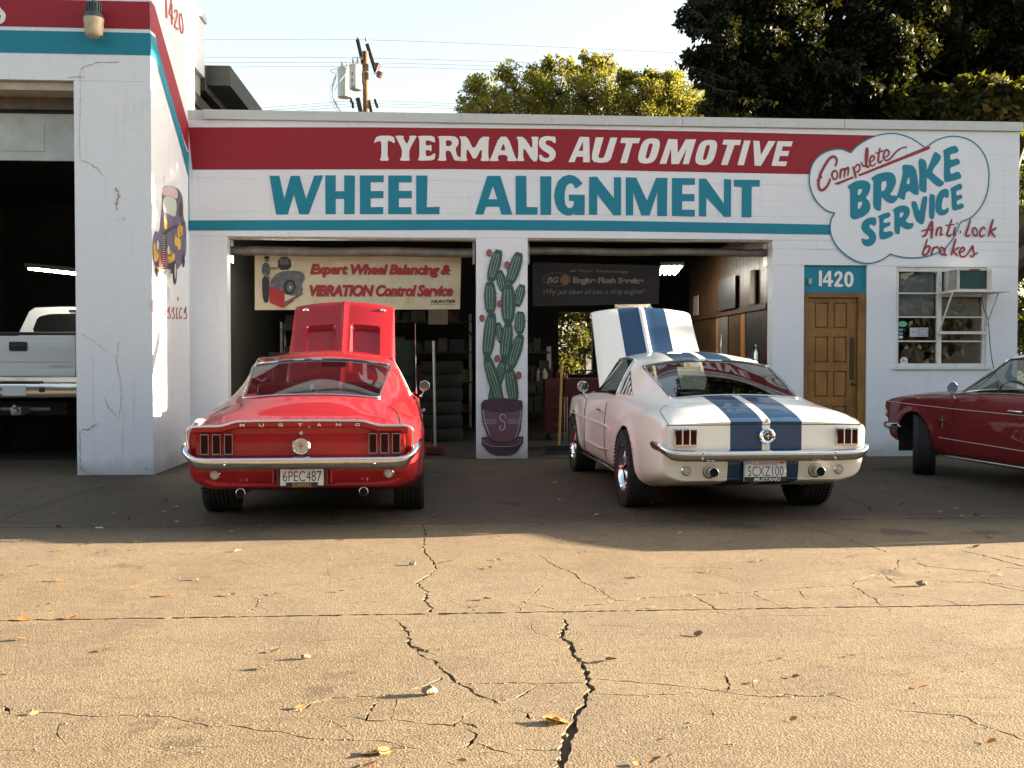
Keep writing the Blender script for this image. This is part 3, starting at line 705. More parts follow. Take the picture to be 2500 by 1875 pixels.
for q, i in enumerate(order):
    a, b, w = pads[i]; w *= 1.24; off = .004+q*.0011
    ol, A, T, Nn, Ln = pad_outline(a, b, w); inn = pad_outline(a, b, w, 4)[0]
    mb = MB(); mb.cur = 0; mb.poly([[tuple(p) for p in ol]], wallfn(K3, off)); mb.cur = 1; mb.poly([[tuple(p) for p in inn]], wallfn(K3, off+.0003))
    for s_ in (-.26, -.02, .24):
        pts = [A+T*(Ln*u)+Nn*(w*s_*(sin(pi*min(.98, max(.02, u))))**.4) for u in [j/8 for j in range(9)]]
        mb.cur = 2; mb.ribbon([p+Nn*5 for p in pts[1:-1]], 5, wallfn(K3, off+.0005)); mb.cur = 0; mb.ribbon(pts, 3.2, wallfn(K3, off+.0007))
    for j in range(26):      # spines
        u = rm.random(); s_ = rm.choice((-1, 1)); pr = (sin(pi*min(.97, max(.03, u))))**.42
        p = A+T*(Ln*u)+Nn*(w/2*pr*s_); mb.cur = 0; mb.ribbon([p, p+Nn*s_*9+T*rm.uniform(-5, 2)], 1.8, wallfn(K3, off))
    mb.build('cactus_pad', [CACTD, CACT, CACTL], mural, world=True)
for (x, y, r) in [(155,165,20),(280,250,20),(228,520,18),(105,620,19),(210,903,20),(360,1018,20)]:
    mb = MB(); mb.cur = 1; mb.poly([[tuple(p) for p in el(x, y, r, r*1.35)[:-1]]], wallfn(K3, .0196)); mb.cur = 0; mb.poly([[tuple(p) for p in el(x, y, r-3.5, r*1.35-4)[:-1]]], wallfn(K3, .0199))
    mb.build('cactus_fruit', [FRU, CACTD], mural, world=True)
mb = MB(); F3 = lambda o: wallfn(K3, o)
mb.cur = 1; mb.poly([[(103,1450),(395,1445),(392,1490),(345,1560),(300,1578),(200,1578),(150,1555),(102,1500)]], F3(.0125))
mb.cur = 0; mb.poly([[(110,1460),(388,1455),(384,1480),(338,1500),(160,1505),(112,1485)]], F3(.0128))
mb.cur = 1; mb.poly([[(98,1215),(120,1190),(250,1175),(385,1195),(390,1230),(375,1400),(345,1470),(300,1490),(200,1490),(150,1465),(110,1350),(98,1250)]], F3(.0210))
mb.cur = 0; mb.poly([[(106,1255),(150,1272),(250,1280),(345,1272),(384,1250),(368,1395),(338,1462),(298,1480),(203,1480),(158,1456),(118,1345)]], F3(.0213))
mb.cur = 1; mb.poly([[(106,1212),(130,1198),(250,1186),(370,1200),(382,1220),(345,1240),(250,1252),(150,1242)]], F3(.0213))
mb.cur = 2; mb.ribbon(smoothline([(112,1262),(128,1350),(160,1440)]), 6, F3(.0216)); mb.ribbon(smoothline([(376,1262),(362,1380),(335,1455)]), 5, F3(.0216))
mb.ribbon(smoothline([(270,1320),(262,1296),(240,1292),(228,1312),(240,1335),(262,1345),(262,1385),(240,1402),(226,1385),(238,1370)]), 7, F3(.0216))
for s_, x0 in ((-1, 205), (1, 285)):
    for j in range(5):
        x = x0+s_*j*19; mb.ribbon([(x, 1342), (x+s_*16, 1322)], 4, F3(.0216)); mb.ribbon([(x, 1345), (x+s_*16, 1358)], 4, F3(.0216))
mb.cur = 2; mb.ribbon(smoothline([(112,1470),(130,1498),(200,1515),(320,1512),(375,1490)]), 4, F3(.0222))
mb.build('painted_pot', [POT, POTD, POTL], mural, world=True)

# ---- door, transom, window
DOORW = None
def wood(name, a, b_, sc=(22, 22, 1.2), rough=.45):
    m, nt, b = nodes_of(name); co = coords(nt, sc)
    n = noise_t(nt, co, 1.4, 8, .65, 1.2); n2 = noise_t(nt, coords(nt), 1.8, 5, .6)
    c = ramp(nt, n, [(.3, a), (.7, b_)]); c = mixc(nt, ramp(nt, n2, [(.42, 0), (.72, .75)]), c, [x*.35 for x in a])
    L(nt, c, b.inputs['Base Color']); b.inputs['Roughness'].default_value = rough; bump(nt, b, n, .12, .004); MATS[name] = m; return m
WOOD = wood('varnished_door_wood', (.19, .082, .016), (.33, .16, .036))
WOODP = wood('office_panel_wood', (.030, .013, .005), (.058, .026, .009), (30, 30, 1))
tr = MB(); tr.box(4.502, 5.318, FY+.035, FY+.09, 2.095, 2.438); tr.build('transom_panel', TEALP, garage, world=True)
tx = MB()
for s_, (a, b) in zip('1420', [((357,1300),(384,1438)), ((398,1303),(480,1443)), ((490,1306),(572,1446)), ((576,1308),(662,1450))]):
    pass
KT = (1900, 300, 3.607)
ft = wallfn(KT, .004, FY+.035)
tx.poly([[(357,1303),(368,1300),(384,1300),(384,1438),(357,1438)]], ft)
tx.poly([[(440,1303),(465,1303),(465,1385),(482,1385),(482,1408),(465,1408),(465,1443),(438,1443),(438,1408),(392,1408),(392,1385)],[(438,1340),(438,1385),(415,1385)]], ft)
tx.poly([chaikin([(492,1340),(500,1318),(522,1304),(548,1308),(566,1330),(564,1360),(540,1395),(525,1418),(570,1420),(570,1446),(490,1444),(492,1420),(520,1380),(540,1352),(538,1335),(526,1328),(516,1338),(514,1352),(492,1352)], 1)], ft)
tx.poly([chaikin([(620,1306),(648,1320),(662,1350),(662,1400),(648,1435),(620,1450),(595,1438),(580,1405),(580,1350),(594,1318)], 1), chaikin([(620,1332),(632,1345),(636,1375),(632,1412),(620,1424),(609,1412),(606,1375),(610,1345)], 1)], ft)
tx.build('house_number', WLET, garage, world=True)['label'] = 'white number 1420 on the teal transom'
# small lamp socket on transom
MB().box(4.555, 4.60, FY+.0, FY+.032, 2.19, 2.27, bev=.012).build('transom_lamp', STEEL, garage, world=True)
fr = MB()
fr.box(4.502, 4.555, FY+.02, FY+.12, 0.02, 2.092, bev=.004); fr.build('door_frame', WOOD, garage, world=True)
fr = MB(); fr.box(5.215, 5.318, FY+.02, FY+.12, 0.02, 2.092, bev=.004); fr.build('door_frame', WOOD, garage, world=True)
fr = MB(); fr.box(4.557, 5.213, FY+.02, FY+.12, 2.03, 2.092, bev=.004); fr.build('door_frame', WOOD, garage, world=True)
door = empty('office_door', (4.885, FY+.06, 0)); door.parent = None
door.parent = garage; door.location = door.location - garage.location; door['label'] = 'brown wooden door with two columns of raised panels'
def gw(mb, name, m, p): return mb.build(name, m, p, world=True)
dx0, dx1 = 4.559, 5.211; st = .085
cols = [(dx0+st+.02, (dx0+dx1)/2-.035-.01), ((dx0+dx1)/2+.035-.01, dx1-st-.045)]
rows = [(.20, .62), (.74, 1.24), (1.33, 1.84)]
rows = [(.14, .64), (.76, 1.09), (1.20, 1.53), (1.64, 1.965)]
dm = MB(); ys, ye = FY+.055, FY+.095
dm.box(dx0, dx1, ys+.022, ye, .02, 2.028)
zc = sorted([0.02, 2.028]+[v for r_ in rows for v in r_]); xc = [dx0]+[v for c_ in cols for v in c_]+[dx1]
for i in range(0, len(zc)-1, 2): dm.box(dx0, dx1, ys, ys+.021, zc[i]+.001, zc[i+1]-.001, bev=.004)
for (a, b) in rows:
    for i in range(0, len(xc)-1, 2): dm.box(xc[i], xc[i+1], ys+.0005, ys+.021, a, b, bev=.003)
gw(dm, 'door_leaf', WOOD, door)
for (a, b) in rows:
    for (c, d) in cols: gw(MB().box(c+.012, d-.012, ys+.006, ys+.021, a+.012, b-.012, bev=.012), 'door_panel', WOOD, door)
gw(MB().box(dx1-.09, dx1-.035, ys-.004, ys, .98, 1.52), 'push_plate', mat('dark_bronze', (.05, .035, .02), .5, .4), door)
k = MB(); k.cyl((dx1-.06, ys, .93), (dx1-.06, ys-.04, .93), .013); k.ball((dx1-.06, ys-.055, .93), .028); gw(k, 'door_handle', MATS['dark_bronze'], door)
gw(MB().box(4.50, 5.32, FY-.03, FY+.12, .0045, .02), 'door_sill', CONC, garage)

win = empty('office_window', (6.3, FY, 1.14)); win.parent = garage; win.location = win.location-garage.location
win['label'] = 'white framed steel window with grey blinds in its upper half'
FRM = mat('window_frame_paint', (.62, .62, .60), .5, var=.15, dirt=(.3, .27, .22), dscale=8)
y0, y1 = FY+.02, FY+.075
for (a, b, c, d, yy) in [(5.702,5.745,1.142,2.423,0),(6.855,6.898,1.142,2.423,0),(5.747,6.853,2.365,2.423,.002),(5.747,6.853,1.142,1.19,.002),(6.255,6.315,1.192,2.363,.004)]:
    gw(MB().box(a, b, y0+yy, y1, c, d, bev=.004), 'frame', FRM, win)
for z in (1.475, 1.785, 2.09):
    gw(MB().box(5.747, 6.253, y0+.012, y1-.01, z-.009, z+.009), 'glazing_bar', FRM, win)
    if z != 2.09: gw(MB().box(6.317, 6.853, y0+.012, y1-.01, z-.009, z+.009), 'glazing_bar', FRM, win)
gw(MB().box(6.317, 6.853, y0+.006, y1-.01, 2.045, 2.085), 'glazing_bar', FRM, win)
zs = [1.19, 1.466, 1.776, 2.081, 2.363]; ze = [1.19, 1.484, 1.794, 2.099]
for i in range(4):
    za = ze[i]+(.001 if i == 0 else 0); zb = zs[i+1]
    gw(MB().box(5.748, 6.252, y0+.03, y0+.034, za, zb), 'pane', WINGLASS, win)
    if i < 3: gw(MB().box(6.318, 6.852, y0+.03, y0+.034, za, min(zb, 2.043)), 'pane', WINGLASS, win)
BLIND = mat('grey_blind', (.34, .34, .37), .7, var=.12, vscale=3)
gw(MB().box(5.75, 6.25, y1+.03, y1+.036, 1.80, 2.36), 'blind', BLIND, win)
gw(MB().box(6.32, 6.85, y1+.03, y1+.036, 1.80, 2.04), 'blind', BLIND, win)
gw(MB().box(5.66, 6.94, FY-.03, FY+.018, 1.112, 1.138, bev=.004), 'window_sill', FRM, win)
# stickers on the glass
def stick(px0, py0, px1, py1, m, shape='box'):
    a = onY(px0, py1, y0+.028); b = onY(px1, py0, y0+.028); mb = MB()
    if shape == 'box': mb.box(a.x, b.x, y0+.026, y0+.029, a.z, b.z)
    else:
        c = (a+b)/2; n = 8 if shape == 'oct' else 20; rx, rz = (b.x-a.x)/2, (b.z-a.z)/2
        lp = [(c.x+rx*cos(2*pi*(i+.5)/n), c.z+rz*sin(2*pi*(i+.5)/n)) for i in range(n)]
        mb.prism(lp, lambda x, z: Vector((x, y0+.026, z)), lambda x, z: Vector((x, y0+.029, z)))
    return gw(mb, 'sticker', m, win), a, b
STW = mat('white_sticker', (.6, .6, .6), .5); STG = mat('green_sticker', (.14, .42, .22), .5); STB = mat('blue_sticker', (.08, .25, .50), .5)
stick(2192, 784, 2215, 798, STG, 'round'); stick(2194, 802, 2204, 808, STB); stick(2194, 811, 2204, 817, STB); stick(2194, 820, 2204, 826, STW)
_, a, b = stick(2221, 800, 2266, 822, mat('pale_grey_sign', (.45, .46, .48), .5))
mb = MB()
for i, t in enumerate(['No Smoking', 'open      8', 'oil, tires', 'and alignments']):
    u = b.z-(b.z-a.z)*(.24+.22*i); put_text(mb, t, quad_fn((a.x+(b.x-a.x)*.40, y0+.024, u), (b.x-.008, y0+.024, u), (a.x+(b.x-a.x)*.40, y0+.024, u+.018), (b.x-.008, y0+.024, u+.018)))
mb.ribbon([(a.x+.02, (a.z+b.z)/2), (a.x+.07, (a.z+b.z)/2+.01)], .006, lambda x, z: Vector((x, y0+.024, z)))
gw(mb, 'sticker_print', BLACK, win)
_, a, b = stick(2197, 871, 2217, 891, STW, 'oct')
mb = MB(); mb.ribbon([(a.x+.015, (a.z+b.z)/2), (b.x-.012, (a.z+b.z)/2-.004)], .006, lambda x, z: Vector((x, y0+.024, z))); mb.ribbon([((a.x+b.x)/2-.01, b.z-.025), ((a.x+b.x)/2-.01, a.z+.04)], .007, lambda x, z: Vector((x, y0+.0238, z))); gw(mb, 'sticker_print', BLACK, win)

# office room seen through the window
off = MB(); off.box(4.42, 4.46, FY+.2, 16.0, 0, 3.0); off.box(4.42, WX1-.2, 16.0, 16.1, 0, 3.0); off.box(4.42, WX1-.2, FY+.2, 16.1, 3.0, 3.05)
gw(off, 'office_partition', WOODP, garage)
# ------------------------------------------------------------------ taller building on the left
lb2 = empty('tall_building', (-3.6, 10.95, 0), label='tall white stucco building on the left with a red and teal stripe and truck bay', cat='building')
PYF, PXR = 10.95, -3.165
LH = 5.60
gw(MB().box(-3.965, PXR, PYF, PYF+.5, 0, 4.19), 'pier', STUCCO, lb2)
m_ = MB(); m_.box(-9, PXR, PYF, PYF+.5, 4.192, LH); gw(m_, 'header_wall', STUCCO, lb2)
m_ = MB(); m_.box(PXR-.3, PXR, PYF+.502, 12.80, 0, LH); m_.box(PXR-.3, PXR, 12.80, 13.33, 4.90, LH); gw(m_, 'side_wall', STUCCO, lb2)
m_ = MB(); m_.box(PXR-.29, PXR-.05, 12.802, 13.30, 0, 4.898); gw(m_, 'bare_wall', mat('bare_concrete', (.22, .22, .20), .9, var=.3, vscale=4, bmp=.3, bscale=30), lb2)
m_ = MB(); m_.box(PXR-.33, PXR+.03, PYF-.02, 13.36, LH+.002, LH+.07); gw(m_, 'coping', COPING, lb2)
DKR = mat('dark_roof_edge', (.045, .05, .045), .8, var=.2)
m_ = MB(); m_.box(-8, PXR-.002, 13.36, 20.9, 4.75, 5.08); m_.box(-8, PXR+.3, 13.45, 21.2, 4.84, 5.10); gw(m_, 'rear_roof', DKR, lb2)
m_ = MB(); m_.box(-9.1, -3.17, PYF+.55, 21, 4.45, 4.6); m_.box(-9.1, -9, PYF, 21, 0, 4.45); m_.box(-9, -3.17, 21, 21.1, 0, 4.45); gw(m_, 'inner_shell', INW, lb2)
# stripes: front face and side face in one run
def yfn(off): return lambda x, y: onY(x, y, PYF)+Vector((0, -off, 0))
K1 = (0, 0, 3.568)
def sfn(cr, off): return lambda x, y: onX(cr[0]+x/cr[2], cr[1]+y/cr[2], PXR)+Vector((off, 0, 0))
# front
z_red0, z_red1 = 4.745, 5.035; z_t0, z_t1 = 4.47, 4.705
m_ = MB(); m_.add([(-9, PYF-.004, z_red0), (PXR, PYF-.004, z_red0), (PXR, PYF-.004, z_red1), (-9, PYF-.004, z_red1)], [(0, 1, 2, 3)]); gw(m_, 'red_stripe', REDP, lb2)
m_ = MB(); m_.add([(-9, PYF-.004, z_t0), (PXR, PYF-.004, z_t0), (PXR, PYF-.004, z_t1), (-9, PYF-.004, z_t1)], [(0, 1, 2, 3)]); gw(m_, 'teal_stripe', TEALP, lb2)
# side: traced on the side wall (crop coordinates)
m_ = MB(); m_.poly([[(1309,0),(1345,55),(1400,250),(1640,1090),(1672,1112),(1672,1335),(1635,1312),(1600,1210),(1410,560),(1352,300),(1309,262)]], sfn(K1, .004)); gw(m_, 'red_stripe', REDP, lb2)
m_ = MB(); m_.poly([[(1309,292),(1352,330),(1400,520),(1622,1312),(1670,1345),(1672,1660),(1672,2010),(1640,2010),(1640,1545),(1560,1240),(1350,520),(1309,482)]], sfn(K1, .005)); gw(m_, 'teal_stripe', TEALP, lb2)
# corner figure 8 / S at far left of the red stripe
m_ = MB(); m_.ribbon([tuple(p) for p in smoothline([(-40,40),(0,95),(20,115),(32,140),(22,175),(0,190),(-40,200)])], 42, lambda x, y: onY(x/3.568, y/3.568, PYF)+Vector((0, -.008, 0))); gw(m_, 'painted_letter', WLET, lb2)
# 1420 high on the side wall
RUST = mat('rust_red_paint', (.40, .07, .05), .6, var=.15)
m_ = MB(); f_ = sfn(K1, .004)
m_.ribbon([(1443, -30), (1448, 160)], 18, f_)
m_.ribbon([(1500, -60), (1470, 120), (1512, 165)], 13, f_); m_.ribbon([(1492, 30), (1495, 215)], 15, f_)
m_.ribbon([tuple(p) for p in smoothline([(1515,110),(1524,88),(1538,95),(1542,125),(1532,170),(1516,232)])], 14, f_); m_.ribbon([(1514, 226), (1548, 258)], 16, f_)
m_.ribbon([tuple(p) for p in el(1577, 205, 15, 88, -.08)], 13, f_)
gw(m_, 'house_number', RUST, lb2)['label'] = 'rust red number 1420 high on the side wall'
# Classics script + hot rod mural
K8 = (360, 440, 4.367)
f8 = lambda off: sfn(K8, off)
cls = [([(112,1225),(115,1180),(95,1170),(68,1225),(55,1320),(62,1410),(88,1458),(115,1440)], 10), ([(140,1215),(132,1330),(135,1465),(148,1455)], 9), ([(190,1350),(172,1340),(160,1400),(168,1465),(185,1420),(192,1350),(190,1465),(200,1462)], 8),
 ([(210,1410),(232,1350),(228,1400),(240,1450),(228,1475),(212,1460)], 9), ([(255,1410),(275,1350),(272,1400),(284,1450),(272,1478),(256,1462)], 9), ([(312,1355),(306,1440),(312,1478),(325,1460)], 9), ([(320,1245),(324,1285)], 14),
 ([(362,1375),(352,1360),(338,1420),(342,1475),(362,1450)], 9), ([(385,1420),(408,1350),(404,1400),(414,1455),(400,1480),(385,1465)], 9)]
mb = MB()
for i, (pts, w) in enumerate(cls): mb.ribbon(smoothline(pts, 5), w, f8(.004+i*.00005))
gw(mb, 'classics_script', mat('bright_maroon_paint', (.38, .03, .05), .5), lb2)['label'] = 'dark red script reading Classics'
rodm = [mat('rod_purple_paint', (.12, .10, .16), .6, var=.3, vscale=6), mat('rod_dark_paint', (.03, .03, .04), .6), mat('rod_yellow_paint', (.60, .38, .06), .6, var=.2), mat('rod_red_paint', (.40, .05, .05), .6, var=.3), mat('rod_grey_paint', (.42, .42, .42), .6, var=.3), mat('rod_glass_paint', (.42, .47, .43), .5), mat('rod_pink_paint', (.50, .38, .40), .6)]
mb = MB()
def rp(mi, pts, q, ch=2): mb.cur = mi; mb.poly([chaikin(pts, ch)], f8(.004+q*.0006))
rp(0, [(160,90),(180,60),(250,58),(320,85),(360,140),(378,230),(378,390),(410,480),(412,760),(395,830),(330,940),(300,960),(250,1000),(160,1010),(110,960),(70,900),(50,800),(52,620),(80,530),(120,570),(140,400)], 0, 1)
rp(6, [(160,100),(185,65),(250,62),(315,95),(320,210),(250,170),(160,165)], 1)
rp(5, [(162,170),(250,172),(310,215),(300,400),(240,370),(155,335)], 2)
rp(1, [(330,250),(360,240),(372,300),(365,390),(325,400)], 2)
rp(1, [(170,570),(200,520),(300,480),(380,450),(385,470),(310,505),(220,545),(195,590),(180,640)], 3)
rp(3, [(120,740),(165,760),(170,950),(125,960)], 2); rp(3, [(180,700),(212,760),(212,880),(185,940)], 2)
rp(1, [(205,880),(290,870),(300,960),(240,1010),(205,990)], 3)
for (a, b) in [((75,760),(100,860)), ((230,780),(245,880)), ((330,640),(345,740)), ((300,620),(320,700)), ((180,430),(200,520)), ((330,520),(345,600)), ((350,500),(362,590))]:
    rp(2, [(a[0]-12, b[1]), (a[0]-16, a[1]+10), (a[0]-4, a[1]-60), (a[0]+8, a[1]+8), (a[0]+20, a[1]-30), (b[0]+6, b[1]-20), (b[0]-6, b[1]+8)], 4)
rp(2, [(58,690),(75,650),(85,760),(115,790),(110,830),(70,835),(56,790)], 4); rp(2, [(210,800),(240,740),(265,790),(290,770),(285,850),(240,880),(212,850)], 4)
rp(1, [(160,560),(175,540),(205,600),(195,720),(178,960),(140,965),(140,700)], 5)
for j in range(16): mb.cur = 4; y = 590+j*24; mb.ribbon([(148-j*.2, y), (188-j*.8, y+4)], 6, f8(.0075))
for (x, y) in ((102, 690), (218, 745)):
    mb.cur = 1; mb.poly([[tuple(p) for p in el(x, y, 18, 62)[:-1]]], f8(.0078)); mb.cur = 4; mb.poly([[tuple(p) for p in el(x, y, 13, 52)[:-1]]], f8(.0081))
mb.cur = 1
for (x, y, rx, ry) in ((98, 950, 20, 98), (287, 985, 21, 130), (378, 860, 14, 72)): mb.poly([[tuple(p) for p in el(x, y, rx, ry)[:-1]]], f8(.0084))
mb.cur = 4; mb.poly([[tuple(p) for p in el(290, 970, 9, 85)[:-1]]], f8(.0087)); mb.poly([[(192,945),(240,955),(240,1040),(192,1025)]], f8(.0087))
mb.cur = 2; mb.ribbon([(78,915),(130,955),(185,965)], 12, f8(.0087))
gw(mb, 'hot_rod_mural', rodm, lb2)['label'] = 'painted purple hot rod with yellow flames'
# roll-up truck door
tdoor = empty('truck_bay_door', (-5.5, 11.3, 3.4)); tdoor.parent = lb2; tdoor.location = tdoor.location-lb2.location
BEI = mat('beige_jamb', (.40, .35, .27), .6, var=.15); DOORG = mat('pale_grey_door', (.46, .48, .46), .6, var=.12, dirt=(.25, .25, .22), dscale=4)
gw(MB().box(-9, -3.97, PYF+.06, PYF+.36, 4.10, 4.187), 'door_head', BEI, tdoor)
gw(MB().box(-9, -3.99, PYF+.36, PYF+.40, 3.97, 4.098), 'upper_panel', mat('brown_panel', (.14, .11, .09), .7, var=.3), tdoor)
for (za, zb) in ((3.42, 3.93),):
    for k in range(4):
        xa = -9+k*1.25; xb = xa+1.243
        gw(MB().box(xa, xb, PYF+.40, PYF+.44, za, zb, bev=.004), 'door_panel', DOORG, tdoor)
        gw(MB().box(xa+.2, xb-.42, PYF+.392, PYF+.40, za+.1, zb-.1, bev=.004), 'panel_moulding', DOORG, tdoor)
gw(MB().box(-9, -3.99, PYF+.41, PYF+.45, 3.932, 3.965), 'door_seal', DARK, tdoor)
# stucco scars as thin raised flakes and cracks
SCAR = mat('bare_stucco', (.36, .34, .29), .9, var=.4, vscale=30, bmp=.4)
mb = MB(); rr = random.Random(9)
def scar(pts, w, fnn):
    d = dens([(p[0], p[1]) for p in pts], 9, w*.5, rr); ws = [w*rr.uniform(.2, 1.2) for _ in d]; mb.ribbon(d, ws, fnn)
ff = lambda x, y: onY(x/3.568, y/3.568, PYF)+Vector((0, -.003, 0))
scar([(700,690),(697,620),(720,590),(790,565),(850,545),(960,545),(1040,540)], 9, ff)
scar([(600,680),(660,670),(740,672)], 10, ff); scar([(698,700),(700,860),(692,1200),(700,1400)], 5, ff); scar([(705,1400),(780,1420),(850,1470),(900,1530)], 10, ff)
K2 = (0, 450, 2.074); f2_ = lambda x, y: onY(x/2.074, 450+y/2.074, PYF)+Vector((0, -.003, 0))
scar([(590,15),(600,60),(590,130)], 14, f2_); scar([(530,1085),(550,1130),(600,1180),(612,1130),(615,1020),(590,900),(602,800)], 4, f2_); scar([(415,1245),(450,1240),(490,1212)], 9, f2_); scar([(410,1430),(440,1465),(520,1470)], 10, f2_); scar([(735,1435),(768,1440)], 14, f2_); scar([(410,760),(470,790),(560,860)], 2.5, f2_); scar([(405,1250),(408,1450)], 5, f2_)
gw(mb, 'stucco_scar', SCAR, lb2)

# dusk-to-dawn lamp on the header
lamp = empty('wall_lamp', (-3.70, 10.80, 4.6), label='dusty dome floodlight with ribbed grey cap on the tall building', cat='wall lamp')
LX, LY = -3.70, 10.80
LG = mat('lamp_cap_grey', (.055, .065, .075), .5, .3, var=.2); LENS = mat('dusty_yellow_lens', (.42, .36, .24), .4, var=.25, vscale=6, dirt=(.2, .17, .1), dscale=8)
mb = MB(); mb.lathe([(.001, 4.985), (.02, 4.985), (.03, 4.975), (.052, 4.965), (.062, 4.94), (.066, 4.86), (.085, 4.845), (.10, 4.82), (.105, 4.80), (.10, 4.795)], (LX, LY, 0), n=28)
for j in range(16):
    a = 2*pi*j/16; mb.box(-.006, .006, .058, .078, 4.87, 4.955, M=Matrix.Translation((LX, LY, 0)) @ Matrix.Rotation(a, 4, 'Z'))
mb.build('cap', LG, lamp, smooth=35, world=True)
mb = MB(); mb.lathe([(.103, 4.797), (.103, 4.785), (.098, 4.74), (.088, 4.64), (.078, 4.615), (.05, 4.60), (.001, 4.598)], (LX, LY, 0), n=28); mb.build('lens', LENS, lamp, smooth=40, world=True)
MB().tube([(LX, LY, 4.9), (LX, PYF-.01, 4.92)], .022).build('arm', LG, lamp, world=True)
MB().tube([(LX+.07, LY, 4.61), (LX+.085, LY, 4.595), (LX+.085, LY, 4.62)], .008).build('latch', LG, lamp, world=True)

# ------------------------------------------------------------------ air conditioner on its shelf
acr = empty('air_conditioner', (6.75, 12.2, 2.12), label='boxy window air conditioner with dark green coil on a white shelf', cat='air conditioner')
ax0, ax1, ay0, ay1, az0, az1 = 6.355, 6.80, 12.19, 12.49, 2.105, 2.375
ACM = mat('ac_beige_metal', (.46, .45, .40), .5, var=.12, dirt=(.25, .22, .16), dscale=5)
mb = MB(); mb.box(ax0, ax1, ay0+.004, ay1+.06, az1-.02, az1, bev=.004); mb.box(ax0, ax1, ay0+.004, ay1+.06, az0, az0+.02, bev=.004); mb.box(ax0, ax0+.03, ay0, ay0+.03, az0+.02, az1-.02); mb.box(ax1-.06, ax1, ay0, ay0+.03, az0+.02, az1-.02); mb.box(ax1-.02, ax1, ay0+.03, ay1+.06, az0+.02, az1-.02); mb.box(ax0, ax0+.02, ay0+.22, ay1+.06, az0+.02, az1-.02)
mb.box(ax0+.02, ax1-.02, ay0+.05, ay1, az0+.02, az1-.02)
mb.build('casing', ACM, acr, world=True)
AG = mat('dark_green_coil', (.012, .06, .06), .6, var=.4, vscale=60)
for k in range(22):
    z = az0+.028+k*.0105; MB().box(ax0+.032, ax1-.062, ay0+.012, ay0+.045, z, z+.0075).build('coil_fin', AG, acr, world=True)
for k in range(11):
    z = az0+.04+k*.019; MB().box(ax0+.002, ax0+.018, ay0+.05, ay0+.21, z, z+.009).build('side_louver', ACM, acr, world=True)
MB().box(ax0+.035, ax0+.025+.3, ay0+.05, ay0+.21, az0+.03, az1-.03).build('side_core', DARK, acr, world=True)
mb = MB(); mb.box(ax0+.15, ax0+.29, ay0-.004, ay0+.0035, az1-.018, az1-.0005, bev=.001); mb.build('name_badge', mat('red_badge', (.25, .03, .03), .5), acr, world=True)
shelf = empty('conditioner_shelf', (6.7, 12.25, 2.0), label='white bracketed shelf under the air conditioner', cat='shelf')
mb = MB(); mb.box(6.26, 6.97, 12.08, FY-.004, 2.078, 2.103, bev=.003); mb.build('shelf_board', FRM, shelf, world=True)
pL0, pL1 = onY(2326, 716, 12.10), onY(2292, 812, FY-.03); pR0, pR1 = onY(2438, 716, 12.10), onY(2402, 812, FY-.03)
for a, b in ((pL0, pL1), (pR0, pR1)): MB().tube([(a.x, a.y, 2.075), tuple(b)], .012, 6).build('strut', FRM, shelf, world=True)
MB().box(pL1.x-.02, pR1.x+.02, FY-.05, FY-.012, pL1.z-.02, pL1.z+.016, bev=.003).build('cross_bar', FRM, shelf, world=True)
cpts = [onY(2397, 724, 11.98), onY(2402, 755, 12.2), onY(2412, 782, 12.35), onY(2418, 850, 12.42), onY(2424, 890, 12.43), onY(2432, 918, 12.44), onY(2438, 970, 12.44), onY(2442, 1040, 12.44)]
one('power_cord', mat('brown_cord', (.10, .07, .04), .5), 'brown power cord hanging down the wall below the air conditioner', 'cord', MB().tube(smoothline([tuple(p) for p in cpts], 5), .006, 6), smooth=60)

# ------------------------------------------------------------------ roller shutters, banners, inside of the bays
ROLL = mat('galvanised_roll', (.20, .185, .165), .5, .4, var=.3, vscale=4, dirt=(.35, .32, .28), dscale=3)
for (a, b, za, zb, lab) in ((-2.74, .33, 2.54, 2.66, 'rolled up grey steel shutter above the banner of the left bay'), (.99, 4.12, 2.575, 2.675, 'rolled up rusty steel shutter across the right bay')):
    r = empty('rolled_shutter', ((a+b)/2, 12.75, 2.6), label=lab, cat='roller shutter')
    mb = MB(); rad = (zb-za)/2; mb.tube([(a+(b-a)*i/12, 12.78, (za+zb)/2+.006*sin(i)) for i in range(13)], [rad*(1+.02*sin(i*2.1)) for i in range(13)], 14); mb.build('roll', ROLL, r, smooth=40, world=True)
    mb = MB(); mb.box(a, a+.03, 12.69, 12.86, 2.45, 2.74); mb.build('end_plate', STEEL, r, world=True); mb = MB(); mb.box(b-.03, b, 12.69, 12.86, 2.45, 2.74); mb.build('end_plate', STEEL, r, world=True)
def sheet(p00, p10, p01, p11, nx=40, nz=10, amp=.012, seed=0):
    f = quad_fn(p00, p10, p01, p11); mb = MB(); vs = []; 
    for j in range(nz+1):
        for i in range(nx+1):
            u, v = i/nx, j/nz; p = f(u, v); d = amp*(noise.noise(Vector((u*5, v*2, seed)))+.5*noise.noise(Vector((u*14+v*3, v*4, seed+3)))); vs.append(p+Vector((0, d, 0)))
    fs = [(j*(nx+1)+i, j*(nx+1)+i+1, (j+1)*(nx+1)+i+1, (j+1)*(nx+1)+i) for j in range(nz) for i in range(nx)]
    mb.add(vs, fs); 
    def fn(u, v, lift=.006):
        p = f(u, v); d = amp*(noise.noise(Vector((u*5, v*2, seed)))+.5*noise.noise(Vector((u*14+v*3, v*4, seed+3)))); return p+Vector((0, d-lift, 0))
    return mb, fn
BY = 12.95
p01, p11, p00, p10 = onY(622, 618, BY), onY(1126, 622, BY), onY(622, 757, BY), onY(1123, 755, BY)
